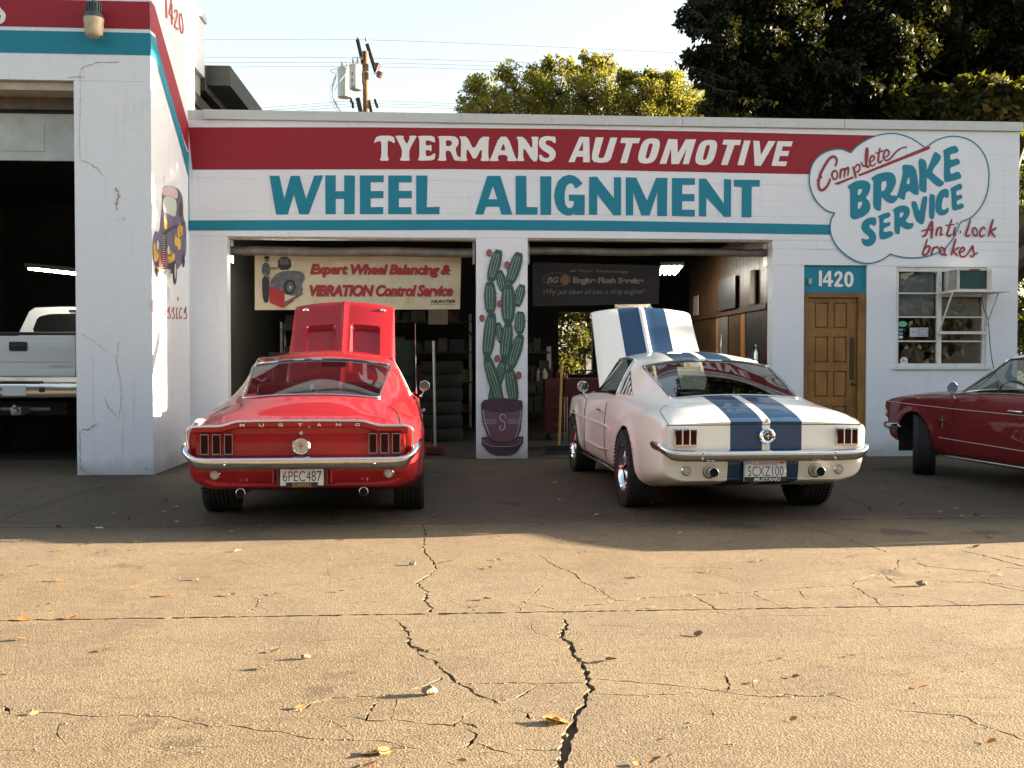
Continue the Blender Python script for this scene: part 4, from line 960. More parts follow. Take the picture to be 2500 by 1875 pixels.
ban = empty('wheel_banner', tuple((p00+p10)/2), label='cream banner reading Expert Wheel Balancing & VIBRATION Control Service', cat='banner')
mb, fn = sheet(p00, p10, p01, p11, seed=1)
mb.build('cloth', mat('cream_vinyl', (.60, .52, .36), .35, var=.12, vscale=3, dirt=(.42, .33, .18), dscale=2.5), ban, smooth=60, world=True)
RDL = mat('red_print', (.38, .015, .02), .5); GRL = mat('grey_shadow_print', (.16, .13, .12), .6)
def bcell(fn, x0, y0, x1, y1, lift=.006, X=(622, 1126), Y=(618, 757)):
    return lambda u, v: fn((x0+(x1-x0)*u-X[0])/(X[1]-X[0]), 1-((y1+(y0-y1)*v)-Y[0])/(Y[1]-Y[0]), lift)
KB = (540, 560, 2.911)
for s_, (a, b, c, d) in (('Expert Wheel Balancing &', (628, 243, 1633, 338)), ('VIBRATION Control Service', (625, 392, 1650, 476))):
    A, B, C_, D = KB[0]+a/KB[2], KB[1]+b/KB[2], KB[0]+c/KB[2], KB[1]+d/KB[2]
    mb = MB(); put_text(mb, s_, bcell(fn, A+1.5, B+1.5, C_+1.5, D+1.5, .004), .045, .22, .92); mb.build('print_shadow', GRL, ban, world=True)
    mb = MB(); put_text(mb, s_, bcell(fn, A, B, C_, D, .008), .035, .22, .92); mb.build('print', RDL, ban, world=True)
mb = MB(); put_text(mb, 'HUNTER', bcell(fn, 1053, 733, 1114, 741), .03, .25); put_text(mb, 'Engineering Company', bcell(fn, 1052, 742.5, 1113, 747), .0, .2); mb.build('maker_print', BLACK, ban, world=True)
# printed picture: a person at a red balancing machine
def bpt(fn, lift): return lambda x, y: fn((KB[0]+x/KB[2]-622)/504, 1-((KB[1]+y/KB[2])-618)/139, lift)
mb = MB(); pm = [mat('print_blue_shirt', (.06, .09, .13), .6), mat('print_black', (.02, .02, .025), .6), mat('print_skin', (.25, .13, .08), .6), RDL, mat('print_grey', (.12, .12, .13), .6, var=.4, vscale=20), mat('print_light', (.5, .5, .5), .6)]
def q(mi, pts, l=.006, ch=1): mb.cur = mi; mb.poly([chaikin(pts, ch)], bpt(fn, l))
q(0, [(295,240),(330,235),(350,265),(345,335),(300,330),(285,300)]); q(1, [(292,330),(345,330),(340,505),(325,525),(300,515),(290,420)]); q(2, [(308,195),(342,200),(340,232),(312,235)], .007); q(1, [(306,190),(342,190),(342,210),(306,208)], .008); q(2, [(340,268),(405,268),(405,282),(340,288)], .007); q(2, [(300,300),(350,340),(360,355),(300,330)], .007)
q(4, [(355,350),(410,300),(500,290),(580,300),(598,350),(570,390),(585,440),(540,480),(400,450),(345,410)]); q(1, [(405,195),(490,195),(500,285),(400,290)], .007); q(4, [(415,205),(480,205),(480,250),(415,250)], .008, 0)
q(3, [(340,405),(450,440),(450,540),(430,558),(345,520)], .008, 0); q(3, [(430,545),(515,495),(515,510),(440,558)], .009, 0); q(4, [(440,520),(575,450),(585,460),(450,540)], .009, 0)
mb.cur = 1; mb.poly([[tuple(p) for p in el(485, 410, 45, 55)[:-1]]], bpt(fn, .009)); mb.cur = 4; mb.poly([[tuple(p) for p in el(488, 410, 26, 36)[:-1]]], bpt(fn, .010)); mb.cur = 5; mb.poly([[tuple(p) for p in el(490, 412, 7, 10)[:-1]]], bpt(fn, .011))
mb.build('printed_picture', pm, ban, world=True)
p01, p11, p00, p10 = onY(1300, 640, BY), onY(1612, 648, BY), onY(1300, 748, BY), onY(1608, 742, BY)
ban2 = empty('engine_banner', tuple((p00+p10)/2), label='dark maroon banner reading Engine Flush Service', cat='banner')
mb, fn2 = sheet(p00, p10, p01, p11, seed=6)
mb.build('cloth', mat('dark_maroon_vinyl', (.006, .004, .004), .7, dirt=(.035, .004, .005), dscale=1.2), ban2, smooth=60, world=True)
KC = (1270, 560, 2.911); GPR = mat('dull_gold_print', (.15, .12, .09), .6, var=.3, vscale=6)
def b2(x0, y0, x1, y1, l=.007): return bcell(fn2, KC[0]+x0/KC[2], KC[1]+y0/KC[2], KC[0]+x1/KC[2], KC[1]+y1/KC[2], l, (1300, 1612), (640, 748))
for t_, rc_, bo, sh in (('Engine Flush Service', (375, 335, 880, 395), .05, 0), ('Why put clean oil into a dirty engine?', (165, 425, 888, 475), 0, .3), ('all Your Technology', (350, 278, 775, 305), 0, .3), ('BG', (190, 335, 275, 382), .04, .2)):
    mb = MB(); put_text(mb, t_, b2(*rc_), bo, sh, .95); mb.build('print', GPR, ban2, world=True)
mb = MB(); g2 = b2(165, 305, 355, 405, .006); mb.ribbon([(0.5+.5*cos(2*pi*i/30), .5+.5*sin(2*pi*i/30)) for i in range(30)], .03, lambda u, v: g2(u, v), closed=True); g3 = b2(285, 320, 350, 395, .0065); mb.poly([[(0.5+.5*cos(2*pi*i/20), .5+.5*sin(2*pi*i/20)) for i in range(20)]], lambda u, v: g3(u, v)); mb.build('emblem', mat('dull_gold_emblem', (.12, .07, .03), .6), ban2, world=True)

# fluorescent fixtures
TUBE = mat('lit_tube', (1, 1, 1), .5, emit=((1.0, .93, .78), 9.0))
def fixture(pts0, pts1, n, label, w=.30):
    """pts0 -> pts1 long axis"""
    a, b = Vector(pts0), Vector(pts1); d = (b-a).normalized(); s_ = d.cross(Vector((0, 0, 1))).normalized()
    r = empty('ceiling_light', tuple((a+b)/2), label=label, cat='ceiling light')
    mb = MB(); v = [a-s_*w/2, a+s_*w/2, b+s_*w/2, b-s_*w/2]; v += [x+Vector((0, 0, .05)) for x in v]; mb.add(v, [(0, 1, 2, 3), (4, 5, 6, 7), (0, 1, 5, 4), (1, 2, 6, 5), (2, 3, 7, 6), (3, 0, 4, 7)]); mb.build('housing', STEEL, r, world=True)
    for i in range(n):
        o_ = s_*w*((i+.5)/n-.5)*.9; MB().tube([a+o_+d*.03+Vector((0, 0, -.025)), b+o_-d*.03+Vector((0, 0, -.025))], .016, 8).build('tube', TUBE, r, smooth=60, world=True)
    return r
fixture((3.22, 14.3, 2.60), (3.40, 15.5, 2.60), 4, 'lit four tube ceiling light in the right bay', .34)
fixture((-2.55, 13.7, 2.62), (-1.5, 14.3, 2.60), 2, 'lit ceiling light at the left edge of the cream banner')
a_ = onY(77, 652, 14.2); b_ = onY(215, 690, 13.0)
fixture(tuple(a_), (b_.x, 13.0, a_.z-.18), 2, 'lit tube light above the pickup truck', .2)

# wood panelled office wall inside the right bay (parallel to the cars)
pw = empty('panelled_wall', (4.2, 14.9, 0), label='brown wood panelled office wall inside the right bay', cat='wall')
PX0 = 4.13
for k in range(24):
    ya = 12.80+k*.178
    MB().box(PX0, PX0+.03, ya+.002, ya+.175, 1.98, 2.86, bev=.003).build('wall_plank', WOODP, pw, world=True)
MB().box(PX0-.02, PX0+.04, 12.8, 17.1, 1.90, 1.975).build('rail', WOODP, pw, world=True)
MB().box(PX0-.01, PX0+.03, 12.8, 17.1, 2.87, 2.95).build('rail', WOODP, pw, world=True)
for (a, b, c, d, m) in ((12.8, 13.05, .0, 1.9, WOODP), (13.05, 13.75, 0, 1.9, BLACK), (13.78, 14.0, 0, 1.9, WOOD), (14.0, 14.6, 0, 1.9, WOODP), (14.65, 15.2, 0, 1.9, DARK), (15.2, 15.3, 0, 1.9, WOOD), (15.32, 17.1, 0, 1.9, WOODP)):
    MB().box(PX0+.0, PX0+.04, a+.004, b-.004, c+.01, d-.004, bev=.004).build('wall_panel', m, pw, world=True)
PAP = mat('yellowed_paper', (.28, .24, .18), .8, var=.15, vscale=12)
def onwall(name, ya, yb, za, zb, m, label, cat, th=.02, dark=None):
    o_ = MB().box(PX0-.03-th, PX0-.03, ya, yb, za, zb, bev=.003).build(name, m); tag(o_, label, cat); return o_
onwall('notice', 16.25, 16.55, 1.98, 2.30, PAP, 'yellowed notice pinned to the far wood panel', 'notice')
onwall('black_board', 14.1, 15.0, 1.98, 2.45, BLACK, 'black board hanging on the wood panelling', 'board', .02)
onwall('wall_chart', 13.2, 13.4, 2.0, 2.45, PAP, 'pale chart hung nearest to the bay opening', 'chart')
fe = empty('fire_extinguisher', (PX0-.09, 12.98, 1.0), label='pale fire extinguisher hanging by the bay edge', cat='fire extinguisher')
MB().lathe([(.001, 1.02), (.045, 1.02), (.052, 1.04), (.052, 1.34), (.03, 1.39), (.018, 1.40), (.018, 1.44), (.001, 1.44)], (PX0-.09, 12.98, 0), n=16).build('cylinder', CHROME2, fe, smooth=40, world=True)
MB().tube([(PX0-.09, 12.98, 1.42), (PX0-.13, 12.95, 1.40), (PX0-.14, 12.95, 1.15)], .01).build('hose', BLACK, fe, world=True)

# clutter of the hall
GRN = mat('dark_green_tool_paint', (.010, .025, .022), .5, .2, var=.3); DKB = mat('dark_blue_grey', (.012, .014, .017), .6, var=.3); RDT = mat('red_tool_paint', (.07, .008, .007), .4, var=.2); YEL = mat('yellow_machine_paint', (.42, .25, .02), .5, var=.2)
RUB2 = mat('dimmed_hall_tyre', (.007, .007, .007), .9)  # tyre rubber with the gloom of the hall put into its colour
def tyre_stack(x, y, n, label):
    for k in range(n):
        o_ = MB().lathe([(.19, .02), (.30, 0), (.33, .04), (.33, .16), (.30, .2), (.19, .18), (.2, .1)], (x+.01*sin(k*3), y, .004+k*.203), n=24, closed=True).build('spare_tyre', RUB2, smooth=50)
        tag(o_, '%s, %s of its stack' % (label, ['lowest', 'second from the floor', 'third from the floor', 'fourth from the floor', 'fifth from the floor', 'topmost'][min(k, 5)]), 'tyre', 'spare tyres stacked in the garage')
tyre_stack(-.12, 15.4, 6, 'black tyre by the pillar'); 
def toolchest(x, y, w, h, d, m, label):
    r = empty('tool_chest', (x, y, 0), label=label, cat='tool chest')
    MB().box(x-w/2, x+w/2, y, y+d, .12, h, bev=.008).build('cabinet', m, r, world=True)
    nd = int((h-.2)/.13)
    for k in range(nd):
        z = .16+k*(h-.2)/nd; dr = MB().box(x-w/2+.02, x+w/2-.02, y-.015, y-.001, z, z+(h-.2)/nd-.014, bev=.003).build('drawer', m, r, world=True)
        MB().tube([(x-w*.3, y-.03, z+.07), (x+w*.3, y-.03, z+.07)], .008, 6).build('drawer_pull', CHROME2, r, world=True)
    for sx in (-1, 1):
        for sy in (.1, .9): MB().lathe([(.001, -.02), (.055, -.02), (.055, .02), (.001, .02)], (x+sx*(w/2-.07), y+d*sy, .06), axis='x', n=12).build('caster', RUBBER, r, world=True)
toolchest(-1.0, 15.8, .9, 1.55, .5, GRN, 'tall dark green tool chest behind the red car hood'); toolchest(-2.35, 15.2, .7, 1.35, .5, DKB, 'dark grey tool chest in the left corner of the left bay'); toolchest(1.75, 15.3, .55, .95, .45, RDT, 'red tool chest beside the white car hood')
DPAP = mat('dusty_cardboard', (.09, .07, .05), .9)
cn_ = {DKB.name: 'dark blue', RDT.name: 'red', INW.name: 'olive', DPAP.name: 'dusty cardboard', GRN.name: 'dark green', BLACK.name: 'black', CREAM.name: 'cream'}
od_ = ['', 'first', 'second', 'third', 'fourth', 'fifth', 'sixth', 'seventh', 'eighth', 'ninth', 'tenth', 'eleventh', 'twelfth', 'thirteenth']
def shelfunit(x0, x1, y, h, label, seed):
    r = empty('shelf_unit', ((x0+x1)/2, y, 0), label=label, cat='shelf')
    for sx in (x0, x1):
        for sy in (y, y+.4): MB().box(sx-.02, sx+.02, sy-.02, sy+.02, .005, h).build('post', STEEL, r, world=True)
    q_ = random.Random(seed)
    for k in range(4):
        z = .25+k*(h-.3)/3.2; MB().box(x0-.02, x1+.02, y-.02, y+.42, z, z+.03).build('board', GRN, r, world=True)
        x = x0+.05; nb_ = 0
        while x < x1-.15:
            w = q_.uniform(.1, .28); hh = q_.uniform(.1, .3)
            o_ = MB().box(x, x+w, y+.03, y+.3, z+.032, z+.03+hh, bev=.005).build('storage_box', q_.choice([DKB, RDT, INW, DPAP, GRN, BLACK, DKB])); 
            nb_ = nb_+1; tag(o_, '%s box, %s on %s board of the %s' % (cn_[o_.data.materials[0].name], od_[nb_], ['lowest', 'second', 'third', 'top'][k], label), 'box', 'parts boxes on the garage shelves')
            x += w+q_.uniform(.01, .08)
shelfunit(-2.9, -1.9, 17.6, 1.9, 'steel shelves at the back left', 1); shelfunit(-1.6, .4, 18.6, 2.1, 'long back wall shelves', 2); shelfunit(.7, 1.9, 18.8, 1.5, 'low shelves by the doorway', 4)
for (x, y, m, h, lab) in ((-.90, 12.95, YEL, 1.42, 'yellow jack handle standing behind the red car'), (-.40+.22, 13.0, STEEL, 1.48, 'grey steel pole standing on a base in the left bay')):
    r = empty('floor_jack', (x, y, 0), label=lab, cat='jack'); MB().tube([(x, y, .1), (x-.02, y+.02, h)], .018, 8).build('handle', m, r, world=True); MB().box(x-.12, x+.12, y-.1, y+.25, .02, .12, bev=.01).build('base', RDT if m is STEEL else m, r, world=True)
r = empty('push_broom', (1.44, 13.0, 0), label='push broom with a yellow wooden handle in the right bay', cat='broom'); MB().tube([(1.44, 13.05, .1), (1.47, 13.0, 1.18)], .017, 8).build('handle', WOODY, r, world=True); MB().box(1.25, 1.62, 12.98, 13.08, .06, .12, bev=.008).build('head', BLACK, r, world=True); MB().box(1.26, 1.61, 12.97, 13.09, .005, .058).build('bristles', DARK, r, world=True)
r = empty('tool_cart', (1.95, 14.2, 0), label='red tool cart on thin chrome legs in the right bay', cat='cart')
MB().box(1.62, 2.3, 13.95, 14.35, .72, .98, bev=.01).build('tray', RDT, r, world=True)
for sx in (1.66, 2.26):
    for sy in (13.99, 14.31): MB().tube([(sx, sy, .03), (sx, sy, 1.03)], .012, 6).build('leg', CHROME2, r, world=True)
MB().tube([(1.66, 13.99, 1.03), (1.8, 13.95, 1.09), (2.1, 13.95, 1.09), (2.26, 13.99, 1.03)], .01, 6).build('push_bar', CHROME2, r, world=True)
r = empty('work_bench', (2.2, 17, 0), label='cluttered dark workbench in the depth of the right bay', cat='workbench'); MB().box(1.1, 2.0, 16.6, 17.2, .82, .88).build('bench_top', GRN, r, world=True)
for sx in (1.15, 1.95): MB().box(sx-.03, sx+.03, 16.65, 16.71, .005, .82).build('leg', STEEL, r, world=True)
for k in range(7):
    o_ = MB().lathe([(.001, 0), (.035, 0), (.04, .01), (.04, .14+.02*(k % 3)), (.015, .19), (.015, .22), (.001, .22)], (1.17+k*.11, 16.8+.05*(k % 2), .882), n=12).build('bottle', [CREAM, DKB, RDT, PAP][k % 4]); tag(o_, '%s bottle, %s from the left on the workbench in the right bay' % (['cream', 'dark blue', 'red', 'pale'][k % 4], od_[k+1]), 'bottle', 'bottles on the workbench')
o_ = MB().box(2.55, 3.1, 15.3, 15.34, 1.5, 2.2).build('white_board', PAP); tag(o_, 'pale board leaning behind the raised striped hood', 'board'); 
o_ = MB().box(-.35, -.02, 17.2, 17.22, 1.85, 2.25).build('posted_sheet', PAP); tag(o_, 'pale posted sheet on the back of the left bay', 'notice')
o_ = MB().tube([(-.3, 17.0, 2.5), (.9, 14.5, .9)], .012, 6).build('hanging_cable', BLACK); tag(o_, 'black cable slanting across the left bay', 'cable')
r = empty('lift_post', (-2.3, 16.8, 0), label='pale steel post standing in the left bay', cat='post'); MB().box(-2.34, -2.24, 16.5, 16.6, .005, 2.4, bev=.01).build('column', PAP, r, world=True); MB().box(-2.45, -2.13, 16.4, 16.7, .005, .03).build('foot', STEEL, r, world=True)
# ------------------------------------------------------------------ cars (local frame: y forward, rear axle at y=0, x to the right)
LEATHER = mat('black_upholstery', (.02, .02, .022), .45, bmp=.1, bscale=80)
LENSR = mat('dark_red_lens', (.030, .002, .004), .5, spec=.12); LENSC = mat('clear_lens', (.45, .43, .38), .15, coat=.6)
PLATEW = mat('plate_white', (.62, .64, .66), .4); PLB = mat('plate_blue_black', (.01, .012, .03), .5); PRED = mat('plate_red_script', (.45, .02, .03), .5); PGRN = mat('plate_green_sticker', (.08, .4, .3), .5); POR = mat('plate_orange_sticker', (.6, .1, .03), .5); PBL = mat('plate_blue_sticker', (.05, .12, .4), .5)
UNDER = mat('underbody_black', (.010, .010, .010), .9)

def deck(y, w, zb, zs, zt, cr=.03, zi=None):
    return [(0, y, zb), (w*.80, y, zb), (w*.965, y, zb+.045), (w*1.0, y, .42), (w*.997, y, .63), (w*.965, y, zs), (w*.89, y, zt if zi is None else zi), (w*.70, y, zt+cr*.2), (w*.52, y, zt+cr*.55), (w*.26, y, zt+cr*.9), (0, y, zt+cr)]
def body_stations(kind):
    W = .905 if kind == '67' else .872
    K = {'67': .955, '65': .955, '65c': .99}[kind]
    S = []
    def cab(y, pts, w=None, zs=.83, zb=.20):
        w = w or W
        base = [(0, y, zb), (w*.80, y, zb), (w*.965, y, zb+.045), (w*1.0, y, .42), (w*.998, y, .63), (w*.965, y, zs)]
        return base+[(p[0], p[2] if len(p) > 2 else y, p[1]) for p in pts]
    if kind == '67':
        S.append([(0,-.98,.34),(.60,-.99,.34),(.735,-1.01,.36),(.795,-1.05,.46),(.83,-1.08,.60),(.825,-1.105,.71),(.79,-1.125,.745),(.66,-1.13,.755),(.48,-1.14,.782),(.24,-1.145,.788),(0,-1.145,.79)])
        S.append(deck(-1.02, .868, .30, .745, .79, .02, .765)); S.append(deck(-.76, .893, .26, .79, .845, .03, .81))
        S.append(cab(-.42, [(.80,.84),(.69,.875),(.555,.925),(.30,.95),(0,.955)], .905, .81))
        S.append(cab(.02, [(.785,.885),(.69,.96),(.575,1.055),(.30,1.085),(0,1.09)], .91, .835))
        S.append(cab(.48, [(.785,.905),(.70,1.03),(.615,1.18),(.32,1.225),(0,1.235)], .91, .84))
        S.append(cab(.80, [(.79,.91),(.715,1.08),(.62,1.235),(.32,1.29),(0,1.305)], .905, .84))
    else:
        hard = kind == '65c'
        S.append([(0,-1.0,.34),(.62,-1.0,.335),(.745,-1.01,.345),(.795,-1.03,.46),(.822,-1.05,.60),(.820,-1.07,.70),(.795,-1.08,.750),(.62,-1.085,.755),(.45,-1.09,.765),(.22,-1.09,.77),(0,-1.09,.77)])
        S.append(deck(-1.01, .838, .32, .765, .79, .02, .775)); S.append(deck(-.72, .862, .26, .80, .855, .03, .83))
        if not hard:
            S.append(cab(-.36, [(.77,.85),(.67,.875),(.555,.91),(.30,.935),(0,.94)], .872, .815))
            S.append(cab(.06, [(.765,.885),(.675,.955),(.58,1.055),(.30,1.085),(0,1.09)], .875, .835))
            S.append(cab(.48, [(.77,.90),(.69,1.03),(.60,1.17),(.32,1.215),(0,1.225)], .872, .84))
            S.append(cab(.80, [(.775,.905),(.70,1.08),(.60,1.225),(.32,1.28),(0,1.295)], .868, .84))
        else:
            S.append(deck(-.30, .872, .20, .82, .88, .03, .86))
            S.append(cab(.10, [(.765,.88),(.69,.93),(.60,.98),(.32,.99),(0,.995)], .872, .83))
            S.append(cab(.45, [(.77,.895),(.70,1.05),(.60,1.20),(.32,1.235),(0,1.245)], .872, .84))
            S.append(cab(.80, [(.775,.90),(.70,1.08),(.60,1.235),(.32,1.285),(0,1.30)], .868, .84))
    s = W/.905
    S.append(cab(1.18, [(.79*s,.91),(.71*s,1.10),(.605*s,1.255),(.32*s,1.315),(0,1.33)], W*.995, .84))
    S.append(cab(1.56, [(.79*s,.905),(.71*s,1.07),(.595*s,1.235),(.32*s,1.295),(0,1.31)], W*.993, .84))
    S.append(cab(2.12, [(.80*s,.885,2.12),(.765*s,.892,2.13),(.70*s,.90,2.14),(.36*s,.915,2.30),(0,.92,2.33)], W*.99, .835))
    S.append(deck(2.50, W*.985, .22, .83, .875, .04, .855)); S.append(deck(2.86, W*.98, .24, .825, .865, .04, .85))
    S.append(deck(3.18, W*.96, .28, .81, .845, .04, .83)); S.append(deck(3.40, W*.925, .32, .78, .81, .04, .80))
    nx = W/.905
    S.append([(0,3.22,.34),(.5*nx,3.22,.34),(.66*nx,3.22,.36),(.75*nx,3.27,.45),(.80*nx,3.36,.58),(.805*nx,3.46,.70),(.77*nx,3.50,.765),(.60*nx,3.52,.79),(.45*nx,3.54,.80),(.24*nx,3.555,.81),(0,3.56,.82)])
    S = [[(p[0]*(K if (p[1] > .3 or kind == '65c') else K-.012), p[1], p[2]) for p in st] for st in S]
    return S
def subsurf_eval(verts, faces, crease, lev, vcr=()):
    me = bpy.data.meshes.new('cage'); me.from_pydata(verts, [], faces)
    if crease:
        at = me.attributes.new('crease_edge', 'FLOAT', 'EDGE')
        for e in me.edges:
            k = tuple(sorted(e.vertices)); at.data[e.index].value = crease.get(k, 0.0)
    if vcr:
        av = me.attributes.new('crease_vert', 'FLOAT', 'POINT')
        for k in vcr: av.data[k].value = vcr[k]
    o = bpy.data.objects.new('cage', me); COL.objects.link(o)
    m = o.modifiers.new('s', 'SUBSURF'); m.levels = lev; m.render_levels = lev
    bpy.context.view_layer.update()
    r = bpy.data.meshes.new_from_object(o.evaluated_get(bpy.context.evaluated_depsgraph_get()))
    vs = [v.co.copy() for v in r.vertices]; fs = [list(p.vertices) for p in r.polygons]
    bpy.data.objects.remove(o); bpy.data.meshes.remove(me); bpy.data.meshes.remove(r)
    return vs, fs

def wheel_geo(rad, wid, rimr, chrome, spokes, name, parent, loc, side, steer=0.0):
    """side: -1 left, +1 right (outer face)"""
    w = empty(name, loc); w.parent = parent; w.rotation_euler = (0, 0, steer)
    h = wid/2; mb = MB()
    prof = [(rimr, -h*.82), (rimr+.012, -h*.95), (rad*.80, -h*1.02), (rad*.93, -h*.97), (rad*.985, -h*.86), (rad, -h*.74)]
    nb = 5; 
    for i in range(nb):
        a = -h*.70+i*(h*1.4)/nb; b = a+h*1.4/nb
        prof += [(rad, a+.004), (rad, b-.010), (rad-.010, b-.008), (rad-.010, b-.001)]
    prof += [(rad, h*.74), (rad*.985, h*.86), (rad*.93, h*.97), (rad*.80, h*1.02), (rimr+.012, h*.95), (rimr, h*.82)]
    mb.lathe(prof, axis='x', n=56); 
    for k in range(56):     # shoulder blocks
        a = 2*pi*k/56
        for s_ in (-1, 1):
            M = Matrix.Rotation(a, 4, 'X'); mb.box(s_*h*.93-.012, s_*h*.93+.012, -.011, .011, rad*.955, rad*.992, M=M)
    mb.build('tyre', RUBBER, w, smooth=35)
    mb = MB(); o = side*h
    mb.lathe([(rimr+.004, o*.86), (rimr+.010, o*.92), (rimr-.004, o*.93), (rimr-.02, o*.80), (rimr-.035, o*.45), (rimr-.04, -o*.8)], axis='x', n=40)
    mb.build('rim', chrome, w, smooth=40)
    mb = MB(); mb.lathe([(.001, o*.62), (rimr*.96, o*.15), (rimr*.96, o*.05)], axis='x', n=24); mb.build('brake', DARK, w, smooth=40)
    for k in range(spokes):
        M = Matrix.Rotation(2*pi*k/spokes, 4, 'X'); mb = MB()
        pr = [(-.030, .03), (.030, .03), (.022, rimr-.03), (-.022, rimr-.03)]
        vs = []
        for (yy, zz) in pr:
            base = o*(.72 if zz < .1 else .50); vs.append(M @ Vector((base+side*.018, yy*.6, zz)))
        for (yy, zz) in pr:
            base = o*(.72 if zz < .1 else .50); vs.append(M @ Vector((base, yy, zz)))
        mb.add(vs, [(0, 1, 2, 3), (4, 5, 6, 7), (0, 1, 5, 4), (1, 2, 6, 5), (2, 3, 7, 6), (3, 0, 4, 7)]); mb.build('spoke', chrome, w)
    mb = MB(); mb.lathe([(.001, o*.90), (.025, o*.90), (.034, o*.84), (.052, o*.78), (.055, o*.60)], axis='x', n=20); mb.build('hub_cap', chrome, w, smooth=40)
    return w

def loop_tube(pts, r, n=6): return MB().tube(pts, r, n, closed=True)

def make_car(kind, paint, glass, root, hood_open, R_ARCH=.345, wheel=(.322, .215), rear_w=.225, chrome=CHROME, spokes=5, steer=0.0):
    S = body_stations(kind); ns = len(S); np_ = 11
    V = []; idx = {}
    for i, st in enumerate(S):
        for j, p in enumerate(st):
            for sd in ((1,) if j in (0, 10) else (1, -1)):
                idx[(i, j, sd)] = len(V); V.append((p[0]*sd, p[1], p[2]))
    def g(i, j, sd): return idx.get((i, j, sd), idx.get((i, j, 1)))
    F = []; T = []
    hard = kind == '65c'
    def tagof(i, j):
        if j >= 8 and ((not hard and 3 <= i < 5) or (hard and 4 <= i < 5)): return 'rear_glass'
        if j >= 8 and i == 8: return 'windshield'
        if j in (6, 7) and ((not hard and 6 <= i < 9) or (hard and 5 <= i < 9)): return 'side_glass'
        if hood_open and j >= 7 and 9 <= i < 12: return 'hood_hole'
        return 'body'
    for i in range(ns-1):
        for j in range(np_-1):
            for sd in (1, -1):
                F.append([g(i, j, sd), g(i+1, j, sd), g(i+1, j+1, sd), g(i, j+1, sd)] if sd == 1 else [g(i, j+1, sd), g(i+1, j+1, sd), g(i+1, j, sd), g(i, j, sd)]); T.append((tagof(i, j), sd))
    for i in (0, ns-1):
        for j in range(0, 10):
            f = [g(i, j, 1), g(i, j+1, 1), g(i, j+1, -1), g(i, j, -1)]; f = list(dict.fromkeys(f)); F.append(f); T.append(('body', 0))
    cr = {}
    def c(a, b, v): cr[tuple(sorted((a, b)))] = v
    for sd in (1, -1):
        for j in range(0, 10):
            c(g(0, j, sd), g(0, j+1, sd), .95); c(g(ns-1, j, sd), g(ns-1, j+1, sd), .6)
        for i in range(ns-1):
            c(g(i, 1, sd), g(i+1, 1, sd), .6); c(g(i, 4, sd), g(i+1, 4, sd), .35)
            if i >= 9 or i < 3: c(g(i, 6, sd), g(i+1, 6, sd), .3); c(g(i, 5, sd), g(i+1, 5, sd), .45)
            elif i < 9: c(g(i, 6, sd), g(i+1, 6, sd), .55)
    VC = {}
    for sd in (1, -1):
        for (i, j, v_) in ((3 if not hard else 4, 8, .5), (5, 8, .45), (8, 8, .6), (9, 8, .6), (6 if not hard else 5, 6, .7), (6 if not hard else 5, 8, .55), (9, 6, .7)): VC[g(i, j, sd)] = v_
    body = [f for f, t in zip(F, T) if t[0] == 'body']
    vs, fs = subsurf_eval(V, body, cr, 3, VC)
    # wheel arches
    RA = R_ARCH; AX = (0.0, 2.743); AZ = .335
    inside = {}
    for k, v in enumerate(vs):
        if abs(v.x) > .50 and v.z < .80:
            for ay in AX:
                d = sqrt((v.y-ay)**2+(v.z-AZ)**2)
                if v.z < AZ: d = max(abs(v.y-ay), 0) if v.z < AZ else d
                if d < RA: inside[k] = ay
    keep = []; mix = set()
    for f in fs:
        n_in = sum(1 for k in f if k in inside)
        if n_in == len(f): continue
        if n_in: mix |= {k for k in f if k in inside}
        keep.append(f)
    for k in mix:
        v = vs[k]; ay = inside[k]; dz = v.z-AZ; dy = v.y-ay
        if dz >= 0:
            d = sqrt(dy*dy+dz*dz) or 1e-3; v.y = ay+dy/d*RA; v.z = AZ+dz/d*RA
        else: v.y = ay+(RA if dy >= 0 else -RA)
    # flared lip
    for k, v in enumerate(vs):
        if abs(v.x) > .6 and v.z < .80:
            for ay in AX:
                dz = max(v.z-AZ, 0); d = sqrt((v.y-ay)**2+dz*dz)
                if RA-.002 <= d < RA+.07: v.x += (1 if v.x > 0 else -1)*.018*max(0, 1-(d-RA)/.07)
    used = sorted({k for f in keep for k in f}); mp = {k: i for i, k in enumerate(used)}
    mb = MB(); mb.add([vs[k] for k in used], [[mp[k] for k in f] for f in keep])
    body_o = mb.build('body', paint, root, smooth=38)
    so = body_o.modifiers.new('skin', 'SOLIDIFY'); so.thickness = .012; so.offset = -1
    # liners of the wheel arches and the floor pan
    for ay in AX:
        for sd in (1, -1):
            mb = MB()
            pts = [(ay+RA*1.01*cos(pi*t/16), AZ+RA*1.01*sin(pi*t/16)) for t in range(17)]; pts = [(ay+RA*1.01, .22)]+pts+[(ay-RA*1.01, .22)]
            vv = []; 
            for (yy, zz) in pts: vv += [(sd*.42, yy, zz), (sd*.845*(1 if kind == '67' else .965), yy, zz)]
            mb.add(vv, [(2*i, 2*i+1, 2*i+3, 2*i+2) for i in range(len(pts)-1)])
            mb.add([(sd*.42, yy, zz) for yy, zz in pts], [tuple(range(len(pts)))])
            mb.build('wheel_arch_liner', UNDER, root)
    mb = MB(); mb.box(-.55, .55, -.55, 3.2, .30, .34); mb.box(-.40, .40, .35, 3.1, .19, .245); mb.cyl((-.7, 0, .33), (.7, 0, .33), .035, n=10); mb.cyl((-.68, 2.743, .30), (.68, 2.743, .30), .03, n=10); mb.tube([(0, .1, .33), (0, 2.2, .36)], .04); mb.ball((0, 0, .33), .13); mb.build('chassis', UNDER, root)
